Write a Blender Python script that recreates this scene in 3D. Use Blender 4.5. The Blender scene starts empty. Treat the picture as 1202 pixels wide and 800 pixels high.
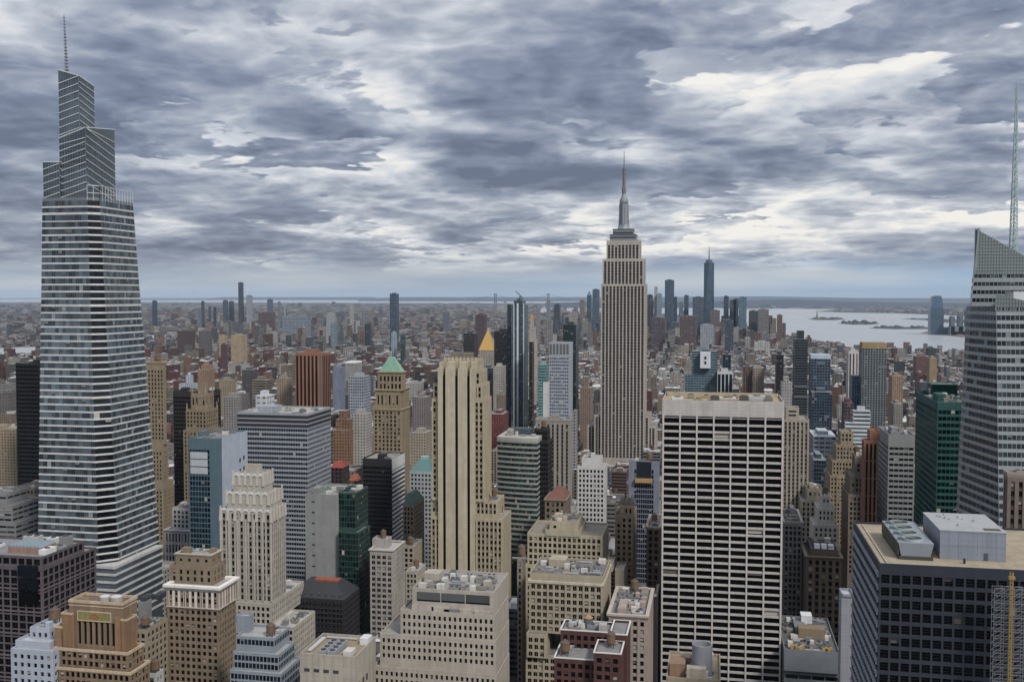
import bpy, math, random
import numpy as np
from mathutils import Vector, Matrix
rad = math.radians
SC = bpy.context.scene
COL = SC.collection

# ------------------------------------------------------------------ camera, light, exposure
YAW, PITCH, FPX, CX, CY = rad(11.3), rad(2.6), 1187.0, 601.0, 400.0
CAMZ = 259.0
cam = bpy.data.cameras.new('camera'); cam.sensor_width = 36.0; cam.lens = 36.0 * FPX / 1202.0
cam.clip_start = 1.0; cam.clip_end = 400000.0
camo = bpy.data.objects.new('camera', cam); COL.objects.link(camo)
camo.location = (0, 0, CAMZ); camo.rotation_euler = (rad(90) - PITCH, 0, YAW)
SC.camera = camo

SUN_EL, SUN_AZ = rad(44), rad(136)      # azimuth measured from +Y (view side) towards +X
sun = bpy.data.lights.new('sun', 'SUN'); sun.energy = 2.2; sun.angle = rad(9); sun.color = (1.0, 0.96, 0.90)
suno = bpy.data.objects.new('sun', sun); COL.objects.link(suno)
sd = Vector((math.sin(SUN_AZ) * math.cos(SUN_EL), math.cos(SUN_AZ) * math.cos(SUN_EL), math.sin(SUN_EL)))
suno.rotation_euler = sd.to_track_quat('Z', 'Y').to_euler(); suno.location = (300, -300, 900)

SC.view_settings.view_transform = 'Standard'; SC.view_settings.look = 'None'
SC.view_settings.gamma = 1.0; SC.view_settings.use_curve_mapping = False
SC.view_settings.exposure = 0.62
SC.cycles.use_denoising = True
SC.cycles.max_bounces = 6; SC.cycles.diffuse_bounces = 3; SC.cycles.glossy_bounces = 3
SC.cycles.volume_bounces = 1; SC.cycles.caustics_reflective = False; SC.cycles.caustics_refractive = False


class NT:
    """small helper to write node trees"""
    def __init__(s, tree):
        s.t = tree; s.n = tree.nodes; s.l = tree.links
    def _in(s, node, i, v):
        if v is None: return
        k = node.inputs[i]
        if isinstance(v, bpy.types.NodeSocket): s.l.new(v, k)
        else:
            if hasattr(k, 'default_value'):
                try: k.default_value = v
                except Exception:
                    k.default_value = tuple(v) + (1.0,)
    def node(s, typ, out=0, props=None, **ins):
        nd = s.n.new(typ)
        for k, v in (props or {}).items(): setattr(nd, k, v)
        for k, v in ins.items():
            key = k.replace('_', ' ')
            s._in(nd, int(k[1:]) if (k[0] == 'i' and k[1:].isdigit()) else key, v)
        return nd.outputs[out] if out is not None else nd
    def m(s, op, a, b=None, c=None, clamp=False):
        nd = s.n.new('ShaderNodeMath'); nd.operation = op; nd.use_clamp = clamp
        for i, v in enumerate((a, b, c)): s._in(nd, i, v)
        return nd.outputs[0]
    def v(s, op, a, b=None):
        nd = s.n.new('ShaderNodeVectorMath'); nd.operation = op
        s._in(nd, 0, a); s._in(nd, 1, b)
        return nd.outputs[1] if op in ('DOT_PRODUCT', 'LENGTH') else nd.outputs[0]
    def mix(s, f, a, b, mode='MIX'):
        nd = s.n.new('ShaderNodeMix'); nd.data_type = 'RGBA'; nd.blend_type = mode
        s._in(nd, 0, f); s._in(nd, 6, a); s._in(nd, 7, b)
        return nd.outputs[2]
    def ss(s, x, a, b, lo=0.0, hi=1.0):
        nd = s.n.new('ShaderNodeMapRange'); nd.interpolation_type = 'SMOOTHSTEP'
        for i, v in enumerate((x, a, b, lo, hi)): s._in(nd, i, v)
        return nd.outputs[0]
    def xyz(s, v):
        nd = s.n.new('ShaderNodeSeparateXYZ'); s._in(nd, 0, v); return nd.outputs
    def comb(s, x, y, z):
        nd = s.n.new('ShaderNodeCombineXYZ')
        for i, q in enumerate((x, y, z)): s._in(nd, i, q)
        return nd.outputs[0]
    def noise(s, vec, scale, detail=4.0, rough=0.5, dist=0.0, out=0):
        nd = s.n.new('ShaderNodeTexNoise'); s._in(nd, 'Vector', vec)
        s._in(nd, 'Scale', scale); s._in(nd, 'Detail', detail); s._in(nd, 'Roughness', rough); s._in(nd, 'Distortion', dist)
        return nd.outputs[out]


def lin(c):
    if isinstance(c, str):
        c = c.lstrip('#'); c = [int(c[i:i + 2], 16) / 255 for i in (0, 2, 4)]
    else: c = [x / 255 for x in c]
    return tuple(x / 12.92 if x <= .04045 else ((x + .055) / 1.055) ** 2.4 for x in c)


# ------------------------------------------------------------------ sky
world = bpy.data.worlds.new('World'); SC.world = world; world.use_nodes = True
w = NT(world.node_tree); w.n.clear()
SKYK = 0.10
DENS0 = 0.535
d = w.node('ShaderNodeTexCoord', 0)
X, Y, Z = w.xyz(d); el = Z
sky = w.node('ShaderNodeTexSky', 0, dict(sky_type='NISHITA', sun_disc=False, sun_elevation=SUN_EL, sun_rotation=SUN_AZ))
sky.node.air_density = 1.2; sky.node.dust_density = 2.0
# one layer of cloud seen from below: heaped lumps on a flat base
zp = w.m('ADD', w.m('MAXIMUM', Z, 0.0), 0.13)
p = w.comb(w.m('DIVIDE', X, zp), w.m('DIVIDE', Y, zp), 0.0)
p = w.v('ADD', p, (3.7, 1.35, 0.0))
warp = w.noise(p, 2.2, 3.0, 0.5, out=1)
pw = w.v('ADD', p, w.v('MULTIPLY', w.v('SUBTRACT', warp, (.5, .5, .5)), (0.22, 0.22, 0.0)))
def voro(vec, scale, detail, rough):
    nd = w.n.new('ShaderNodeTexVoronoi'); nd.voronoi_dimensions = '2D'; nd.feature = 'F1'; nd.normalize = True
    w._in(nd, 'Vector', vec); w._in(nd, 'Scale', scale); w._in(nd, 'Detail', detail); w._in(nd, 'Roughness', rough)
    return nd.outputs[0]
def height(vec, sc):
    f_ = w.noise(vec, 1.9 * sc, 10.0, 0.58)
    v_ = voro(vec, 3.0 * sc, 3.0, 0.6)
    g_ = w.noise(vec, 0.75 * sc, 1.0, 0.5)
    return w.m('ADD', w.m('ADD', w.m('MULTIPLY', f_, 0.60), w.m('MULTIPLY', w.m('SUBTRACT', 0.6, v_), 0.40)), w.m('MULTIPLY', g_, 0.34))
side = w.ss(w.v('DOT_PRODUCT', d, (0.33, 0.94, 0.0)), 0.80, 1.0)
band = w.m('MULTIPLY', w.ss(el, 0.02, 0.055), w.ss(el, 0.135, 0.085))
soft = w.noise(pw, 3.2, 7.0, 0.58)
L_ = w.m("ADD", 0.72, w.m("MULTIPLY", w.m("SUBTRACT", soft, 0.5), 1.0))
L_ = w.m('ADD', L_, w.m('MULTIPLY', band, w.m('MULTIPLY', side, 0.20)))
L_ = w.m('SUBTRACT', L_, w.m('MULTIPLY', w.ss(el, 0.10, 0.22), 0.30))
# each bank: crisp outline, lit along its upper rim, dark towards its flat base
for k, (ofs, sc, th, lo_, hi_, wd) in enumerate((((0, 0, 0), 1.10, 0.505, 0.34, 0.80, 0.12), ((5.3, 2.1, 0), 0.74, 0.520, 0.13, 0.86, 0.15))):
    q = w.v('ADD', pw, ofs)
    up1 = w.v('SUBTRACT', q, w.v('MULTIPLY', p, (0.045, 0.045, 0.0))); up2 = w.v('SUBTRACT', q, w.v('MULTIPLY', p, (0.016, 0.016, 0.0)))
    h_ = height(q, sc); hu = height(up1, sc); hv = height(up2, sc)
    msk = w.ss(h_, th - 0.004, th + 0.024)
    depth_ = w.ss(w.m('ADD', w.m('MULTIPLY', hu, 0.65), w.m('MULTIPLY', h_, 0.35)), th - 0.03, th + wd)
    Lk = w.m('ADD', hi_, w.m('MULTIPLY', depth_, lo_ - hi_))
    Lk = w.m('ADD', Lk, w.m('MULTIPLY', w.m('SUBTRACT', h_, hv), 2.2))
    mx = w.n.new('ShaderNodeMix'); mx.data_type = 'FLOAT'; w._in(mx, 0, msk); w._in(mx, 2, L_); w._in(mx, 3, Lk); L_ = mx.outputs[0]
L_ = w.m('ADD', L_, w.m('MULTIPLY', band, w.m('ADD', 0.06, w.m('MULTIPLY', side, 0.22))))
L_ = w.m('SUBTRACT', L_, w.m('MULTIPLY', w.m('MULTIPLY', w.ss(el, 0.08, 0.11), w.ss(el, 0.19, 0.14)), 0.10))
rampn = w.n.new('ShaderNodeValToRGB'); w._in(rampn, 0, L_); cr = rampn.color_ramp
for i, (p_, c_) in enumerate([(0.0, '5f667e'), (0.26, '818a9f'), (0.50, 'a6acb9'), (0.74, 'cfd2d9'), (1.0, 'f7f3ec')]):
    e_ = cr.elements[i] if i < 2 else cr.elements.new(p_)
    e_.position = p_; e_.color = lin(c_) + (1,)
cl = rampn.outputs[0]
# clear, hazy strip under the cloud base
strip = w.mix(side, lin('a3afbd'), lin('90b2d3'))
strip = w.mix(w.ss(w.noise(w.comb(w.m('MULTIPLY', X, 3.0), w.m('MULTIPLY', Y, 3.0), w.m('MULTIPLY', Z, 26.0)), 1.6, 4.0, 0.55), 0.35, 0.7), strip, lin('c9cdd0'))
low = w.ss(el, 0.012, 0.046)
cl = w.mix(low, strip, cl)
hz = w.ss(el, -0.01, 0.012)
cl = w.mix(hz, lin('b2bdc8'), cl)
# overcast skies are brighter overhead than at the horizon (CIE overcast), and here brighter behind the camera
back = w.ss(w.v('DOT_PRODUCT', d, (-0.196, 0.981, 0.0)), 0.35, -0.6)
zen = w.ss(el, 0.30, 0.75)
boost = w.m('ADD', 1.0, w.m('MULTIPLY', w.m('MAXIMUM', zen, w.m('MULTIPLY', back, 0.6)), 0.9))
cl = w.node('ShaderNodeVectorMath', 0, dict(operation='SCALE'), i0=cl, i3=boost)
cl = w.node('ShaderNodeVectorMath', 0, dict(operation='SCALE'), i0=cl, i3=0.665 / SKYK)
skyc = w.mix(0.93, sky, cl)
bg = w.node('ShaderNodeBackground', 0, Color=skyc, Strength=SKYK)
w.node('ShaderNodeOutputWorld', None, Surface=bg)
world.cycles.sampling_method = 'MANUAL'; world.cycles.sample_map_resolution = 512

# ------------------------------------------------------------------ view geometry: from a pixel of the photograph to a place
_f = Vector((-math.sin(YAW) * math.cos(PITCH), math.cos(YAW) * math.cos(PITCH), -math.sin(PITCH)))
_r = Vector((math.cos(YAW), math.sin(YAW), 0)); _u = _r.cross(_f)
def ray(px, py): return _f * FPX + _r * (px - CX) + _u * (CY - py)
def on_y(px, py, Yv):
    q = ray(px, py); t = Yv / q.y
    return Vector((q.x * t, Yv, CAMZ + q.z * t))
def on_x(px, py, Xv):
    q = ray(px, py); t = Xv / q.x
    return Vector((Xv, q.y * t, CAMZ + q.z * t))
def on_z(px, py, z=0.0):
    q = ray(px, py); t = (z - CAMZ) / q.z
    return Vector((q.x * t, q.y * t, z))
def at_d(px, py, D):
    q = ray(px, py); return Vector((q.x * D / FPX, q.y * D / FPX, CAMZ + q.z * D / FPX))
def proj(x, y, z):
    v = Vector((x, y, z - CAMZ)); D = v.dot(_f)
    return CX + FPX * v.dot(_r) / D, CY - FPX * v.dot(_u) / D, D

# ------------------------------------------------------------------ materials
MATS = {}
def pbsdf(nt, **k):
    b = nt.node('ShaderNodeBsdfPrincipled', None, None, **k)
    nt.node('ShaderNodeOutputMaterial', None, Surface=b.outputs[0])
    return b
def tone(c, k=0.90, sat=0.84):
    l_ = .2126 * c[0] + .7152 * c[1] + .0722 * c[2]
    return tuple(k * (l_ + (q - l_) * sat) for q in c)
def wall_mat(col, rough=0.85, amp=0.3, metal=0.0):
    c = tone(lin(col)); key = ('w', c, rough, amp, metal)
    if key in MATS: return MATS[key]
    m = bpy.data.materials.new('stone' if metal == 0 else 'metal'); m.use_nodes = True; n = NT(m.node_tree); n.n.clear()
    pos = n.node('ShaderNodeNewGeometry', 0)
    a = n.noise(pos, 0.045, 5.0, 0.6)
    st = n.noise(n.v('MULTIPLY', pos, (0.55, 0.55, 0.022)), 1.0, 4.0, 0.6)
    fi = n.noise(pos, 0.9, 3.0, 0.6)
    k = n.m('ADD', n.m('MULTIPLY', n.m('SUBTRACT', a, 0.5), amp * 1.6), n.m('MULTIPLY', n.m('SUBTRACT', st, 0.5), amp * 3.0))
    k = n.m('ADD', k, n.m('MULTIPLY', n.m('SUBTRACT', fi, 0.5), amp * 0.9))
    k = n.m('ADD', k, 1.0)
    if metal == 0:      # shallow course lines in the masonry
        cell = n.v('FLOOR', n.v('DIVIDE', pos, (3.3, 3.3, 3.7))); wn_ = n.node('ShaderNodeTexWhiteNoise', 0, dict(noise_dimensions='3D'), Vector=cell); k = n.m('MULTIPLY', k, n.ss(wn_, 0, 1, .95, 1.04))
        zz = n.xyz(pos)[2]; ln = n.m('LESS_THAN', n.m('FRACT', n.m('DIVIDE', zz, 1.9)), 0.10); k = n.m('MULTIPLY', k, n.m('SUBTRACT', 1.0, n.m('MULTIPLY', ln, 0.14)))
    cc = n.node('ShaderNodeVectorMath', 0, dict(operation='SCALE'), i0=c, i3=k)
    pbsdf(n, Base_Color=cc, Roughness=rough, Metallic=metal)
    MATS[key] = m; return m
def glass_mat(col, blind=0.10, rough=0.12, metal=0.0, blindcol='a39d92', var=1.0):
    c = tone(lin(col), .36 if metal == 0 else .8, .9); key = ('g', c, blind, rough, metal, blindcol, var)
    if key in MATS: return MATS[key]
    m = bpy.data.materials.new('window_glass'); m.use_nodes = True; n = NT(m.node_tree); n.n.clear()
    g = n.node('ShaderNodeNewGeometry', None)
    rnd = n.m('FRACT', n.m('ADD', g.outputs['Random Per Island'], n.m('MULTIPLY', n.node('ShaderNodeObjectInfo', None).outputs['Random'], 7.31)))
    k = n.ss(rnd, 0.0, 1.0, 1.0 - 0.6 * var, 1.0 + 0.9 * var)
    big = n.noise(g.outputs['Position'], 0.03, 3.0, 0.6)
    k = n.m('MULTIPLY', k, n.ss(big, 0.3, 0.7, 1 - .35 * var, 1 + .45 * var))
    cc = n.node('ShaderNodeVectorMath', 0, dict(operation='SCALE'), i0=c, i3=k)
    r2 = n.m('FRACT', n.m('MULTIPLY', rnd, 37.7))
    isb = n.m('LESS_THAN', r2, blind)
    uv = n.node('ShaderNodeUVMap', 0)
    vv = n.xyz(uv)[1]
    isb = n.m('MULTIPLY', isb, n.m('GREATER_THAN', vv, n.m('FRACT', n.m('MULTIPLY', rnd, 91.3))))
    bc = n.node('ShaderNodeVectorMath', 0, dict(operation='SCALE'), i0=lin(blindcol), i3=n.ss(n.m('FRACT', n.m('MULTIPLY', rnd, 53.1)), 0, 1, .25, 1.0))
    cc = n.mix(isb, cc, bc)
    pbsdf(n, Base_Color=cc, IOR=1.26 if metal == 0 else 1.5, Roughness=n.m('ADD', rough, n.m('MULTIPLY', isb, 0.3)), Metallic=n.m('MULTIPLY', n.m('SUBTRACT', 1.0, isb), metal))
    MATS[key] = m; return m
def flat_mat(col, rough=0.6, metal=0.0, amp=0.25, sc=0.25):
    c = tone(lin(col), .82, .88); key = ('f', c, rough, metal, amp, sc)
    if key in MATS: return MATS[key]
    m = bpy.data.materials.new('surface'); m.use_nodes = True; n = NT(m.node_tree); n.n.clear()
    pos = n.node('ShaderNodeNewGeometry', 0)
    a = n.noise(pos, sc, 6.0, 0.65); b = n.noise(pos, sc * 6, 3.0, 0.6)
    k = n.m('ADD', 1.0, n.m('ADD', n.m('MULTIPLY', n.m('SUBTRACT', a, 0.5), amp * 2), n.m('MULTIPLY', n.m('SUBTRACT', b, 0.5), amp)))
    cc = n.node('ShaderNodeVectorMath', 0, dict(operation='SCALE'), i0=c, i3=k)
    pbsdf(n, Base_Color=cc, Roughness=rough, Metallic=metal)
    MATS[key] = m; return m

def city_mat():
    """facade with rows of windows; wall colour, glass colour and spacing come from the mesh's own face attributes"""
    m = bpy.data.materials.new('city_facade'); m.use_nodes = True; n = NT(m.node_tree); n.n.clear()
    A = lambda nm, o: n.node('ShaderNodeAttribute', o, dict(attribute_name=nm))
    wall = A('wall', 0); glass = A('glass', 0); par = n.xyz(A('par', 1)); par2 = n.xyz(A('par2', 1))
    uv = n.xyz(n.node('ShaderNodeUVMap', 0))
    cu = n.m('DIVIDE', uv[0], par[0]); cv = n.m('DIVIDE', uv[1], par[1])
    fu = n.m('ABSOLUTE', n.m('SUBTRACT', n.m('FRACT', cu), 0.5)); fv = n.m('ABSOLUTE', n.m('SUBTRACT', n.m('FRACT', cv), 0.5))
    inw = n.m('MULTIPLY', n.m('LESS_THAN', fu, n.m('MULTIPLY', par2[0], 0.5)), n.m('LESS_THAN', fv, n.m('MULTIPLY', par2[1], 0.5)))
    wn = n.node('ShaderNodeTexWhiteNoise', 0, dict(noise_dimensions='3D'), Vector=n.comb(n.m('FLOOR', cu), n.m('FLOOR', cv), par[2]))
    pos = n.node('ShaderNodeNewGeometry', 0)
    g = n.node('ShaderNodeVectorMath', 0, dict(operation='SCALE'), i0=glass, i3=n.ss(wn, 0, 1, 0.45, 1.7))
    g = n.mix(n.m('MULTIPLY', n.m('GREATER_THAN', wn, 0.94), 0.4), g, lin('8c8a86'))
    a = n.noise(pos, 0.05, 4.0, 0.6); b = n.noise(n.v('MULTIPLY', pos, (.5, .5, .03)), 1.0, 3.0, 0.6)
    k = n.m('ADD', 0.3, n.m('ADD', n.m('MULTIPLY', a, 0.8), n.m('MULTIPLY', b, 0.6)))
    wc = n.node('ShaderNodeVectorMath', 0, dict(operation='SCALE'), i0=wall, i3=k)
    cc = n.mix(inw, wc, g)
    pbsdf(n, Base_Color=cc, Roughness=n.m('SUBTRACT', 0.85, n.m('MULTIPLY', inw, 0.68)))
    return m
CITY = city_mat()

# ------------------------------------------------------------------ mesh helpers
def tag(o, label=None, cat=None, group=None, kind=None):
    if label: o['label'] = label
    if cat: o['category'] = cat
    if group: o['group'] = group
    if kind: o['kind'] = kind
    return o
def empty(name, loc):
    o = bpy.data.objects.new(name, None); COL.objects.link(o); o.location = loc; o.empty_display_size = 5; return o

class Acc:
    """collects polygons in world coordinates; build() links them as one mesh object"""
    def __init__(s): s.v = []; s.f = []; s.uv = []; s.mi = []
    def quad(s, a, b, c, d_, mi=0, uv=((0, 0), (1, 0), (1, 1), (0, 1))):
        k = len(s.v); s.v += [a, b, c, d_]; s.f.append((k, k + 1, k + 2, k + 3)); s.uv += uv; s.mi.append(mi)
    def poly(s, pts, mi=0):
        k = len(s.v); s.v += list(pts); s.f.append(tuple(range(k, k + len(pts)))); s.uv += [(0, 0)] * len(pts); s.mi.append(mi)
    def box(s, x0, x1, y0, y1, z0, z1, mi=0, bottom=False):
        k = len(s.v)
        s.v += [(x0, y0, z0), (x1, y0, z0), (x1, y1, z0), (x0, y1, z0), (x0, y0, z1), (x1, y0, z1), (x1, y1, z1), (x0, y1, z1)]
        fs = [(0, 1, 5, 4), (1, 2, 6, 5), (2, 3, 7, 6), (3, 0, 4, 7), (4, 5, 6, 7)] + ([(3, 2, 1, 0)] if bottom else [])
        for q in fs: s.f.append(tuple(k + i for i in q)); s.uv += [(0, 0), (1, 0), (1, 1), (0, 1)]; s.mi.append(mi)
    def prism(s, bot, top, mi=0, cap=True):
        """bot, top: lists of 3D points in the same order (counter-clockwise from above)"""
        n = len(bot); k = len(s.v); s.v += [tuple(p_) for p_ in bot] + [tuple(p_) for p_ in top]
        for i in range(n):
            j = (i + 1) % n; s.f.append((k + i, k + j, k + n + j, k + n + i)); s.uv += [(0, 0), (1, 0), (1, 1), (0, 1)]; s.mi.append(mi)
        if cap: s.f.append(tuple(k + n + i for i in range(n))); s.uv += [(0, 0)] * n; s.mi.append(mi)
    def cyl(s, x, y, z0, z1, r0, r1=None, n=12, mi=0, cap=True, ph=0.0):
        r1 = r0 if r1 is None else r1
        c = [(math.cos(2 * math.pi * i / n + ph), math.sin(2 * math.pi * i / n + ph)) for i in range(n)]
        s.prism([(x + r0 * a, y + r0 * b, z0) for a, b in c], [(x + r1 * a, y + r1 * b, z1) for a, b in c], mi, cap)
    def bar(s, a, b, r, mi=0):
        a = Vector(a); b = Vector(b); dr = (b - a)
        if dr.length < 1e-6: return
        dr.normalize(); up = Vector((0, 0, 1)) if abs(dr.z) < .9 else Vector((1, 0, 0))
        e = dr.cross(up).normalized() * r; g = dr.cross(e).normalized() * r
        B_ = [a - e - g, a + e - g, a + e + g, a - e + g]; T_ = [b - e - g, b + e - g, b + e + g, b - e + g]
        s.prism(B_, T_, mi)
    def build(s, name, mats, parent=None, kind=None):
        if not s.f: return None
        off = parent_loc(parent)
        me = bpy.data.meshes.new(name)
        me.from_pydata([(p_[0] - off[0], p_[1] - off[1], p_[2] - off[2]) for p_ in s.v], [], s.f)
        if not isinstance(mats, (list, tuple)): mats = [mats]
        for m_ in mats: me.materials.append(m_)
        if len(mats) > 1: me.polygons.foreach_set('material_index', s.mi)
        ul = me.uv_layers.new(name='UVMap'); ul.data.foreach_set('uv', np.array(s.uv, dtype=np.float32).ravel())
        o = bpy.data.objects.new(name, me); COL.objects.link(o)
        if parent: o.parent = parent
        if kind: o['kind'] = kind
        return o
def parent_loc(p_):
    q = Vector((0, 0, 0))
    while p_ is not None: q = q + p_.location; p_ = p_.parent
    return q

class City:
    """boxes and prisms that carry the facade attributes"""
    def __init__(s): s.v = []; s.f = []; s.uv = []; s.w = []; s.g = []; s.p = []; s.q = []
    def face(s, pts, uv, wall, glass, par, par2):
        k = len(s.v); s.v += pts; s.f.append(tuple(range(k, k + len(pts)))); s.uv += uv
        s.w.append(tuple(wall) + (1,)); s.g.append(tuple(glass) + (1,)); s.p.append(par); s.q.append(par2)
    def box(s, x0, x1, y0, y1, z0, z1, wall, roof, glass, par, par2):
        h = z1 - z0; wx = x1 - x0; wy = y1 - y0
        bx = wx / max(1, round(wx / par[0])); by = wy / max(1, round(wy / par[0]))
        pr = (bx, par[1], par[2]); ps = (by, par[1], par[2] + .37)
        s.face([(x0, y0, z0), (x1, y0, z0), (x1, y0, z1), (x0, y0, z1)], [(0, -h), (wx, -h), (wx, -.25), (0, -.25)], wall, glass, pr, par2)
        s.face([(x1, y0, z0), (x1, y1, z0), (x1, y1, z1), (x1, y0, z1)], [(0, -h), (wy, -h), (wy, -.25), (0, -.25)], wall, glass, ps, par2)
        s.face([(x0, y1, z0), (x0, y0, z0), (x0, y0, z1), (x0, y1, z1)], [(0, -h), (wy, -h), (wy, -.25), (0, -.25)], wall, glass, ps, par2)
        s.face([(x1, y1, z0), (x0, y1, z0), (x0, y1, z1), (x1, y1, z1)], [(0, 0)] * 4, wall, glass, pr, (0, 0, 0))
        s.face([(x0, y0, z1), (x1, y0, z1), (x1, y1, z1), (x0, y1, z1)], [(0, 0)] * 4, roof, roof, pr, (0, 0, 0))
    def pyr(s, x0, x1, y0, y1, z0, z1, col, top=0.0):
        mx, my = (x0 + x1) / 2, (y0 + y1) / 2; tx, ty = (x1 - x0) / 2 * top, (y1 - y0) / 2 * top
        b = [(x0, y0, z0), (x1, y0, z0), (x1, y1, z0), (x0, y1, z0)]
        t_ = [(mx - tx, my - ty, z1), (mx + tx, my - ty, z1), (mx + tx, my + ty, z1), (mx - tx, my + ty, z1)]
        for i in range(4):
            j = (i + 1) % 4; s.face([b[i], b[j], t_[j], t_[i]], [(0, 0)] * 4, col, col, (3, 3, 0), (0, 0, 0))
        s.face(t_, [(0, 0)] * 4, col, col, (3, 3, 0), (0, 0, 0))
    def build(s, name, loc=(0, 0, 0), parent=None):
        me = bpy.data.meshes.new(name)
        V = np.array(s.v, dtype=np.float64) - np.array(loc)
        me.from_pydata(V.tolist(), [], s.f)
        me.materials.append(CITY)
        ul = me.uv_layers.new(name='UVMap'); ul.data.foreach_set('uv', np.array(s.uv, dtype=np.float32).ravel())
        for nm, typ, arr, key in (('wall', 'FLOAT_COLOR', s.w, 'color'), ('glass', 'FLOAT_COLOR', s.g, 'color'), ('par', 'FLOAT_VECTOR', s.p, 'vector'), ('par2', 'FLOAT_VECTOR', s.q, 'vector')):
            a = me.attributes.new(nm, typ, 'FACE'); a.data.foreach_set(key, np.array(arr, dtype=np.float32).ravel())
        o = bpy.data.objects.new(name, me); COL.objects.link(o); o.location = loc
        if parent: o.parent = parent
        return o

# ------------------------------------------------------------------ building with real window openings
STY = dict(
    punch=dict(bay=3.0, fl=3.7, fw=.62, fh=.66, rec=.6),
    pair=dict(bay=2.5, fl=3.7, fw=.56, fh=.56, rec=.4),
    wide=dict(bay=4.2, fl=3.8, fw=.66, fh=.55, rec=.45),
    band=dict(bay=9.0, fl=3.9, fw=.985, fh=.55, rec=.35),
    grid=dict(bay=3.2, fl=3.8, fw=.78, fh=.66, rec=.6),
    rib=dict(bay=3.6, fl=3.8, fw=.56, fh=.60, rec=.6, sp=1),
    curtain=dict(bay=1.6, fl=3.9, fw=.90, fh=.80, rec=.10),
    blank=None)
HAND = []      # (xl, xr, ytop, ybot, Y0, Y1, X0, X1) of each placed building, for the fill
LANDM = []     # (px, py, short name)

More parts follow.
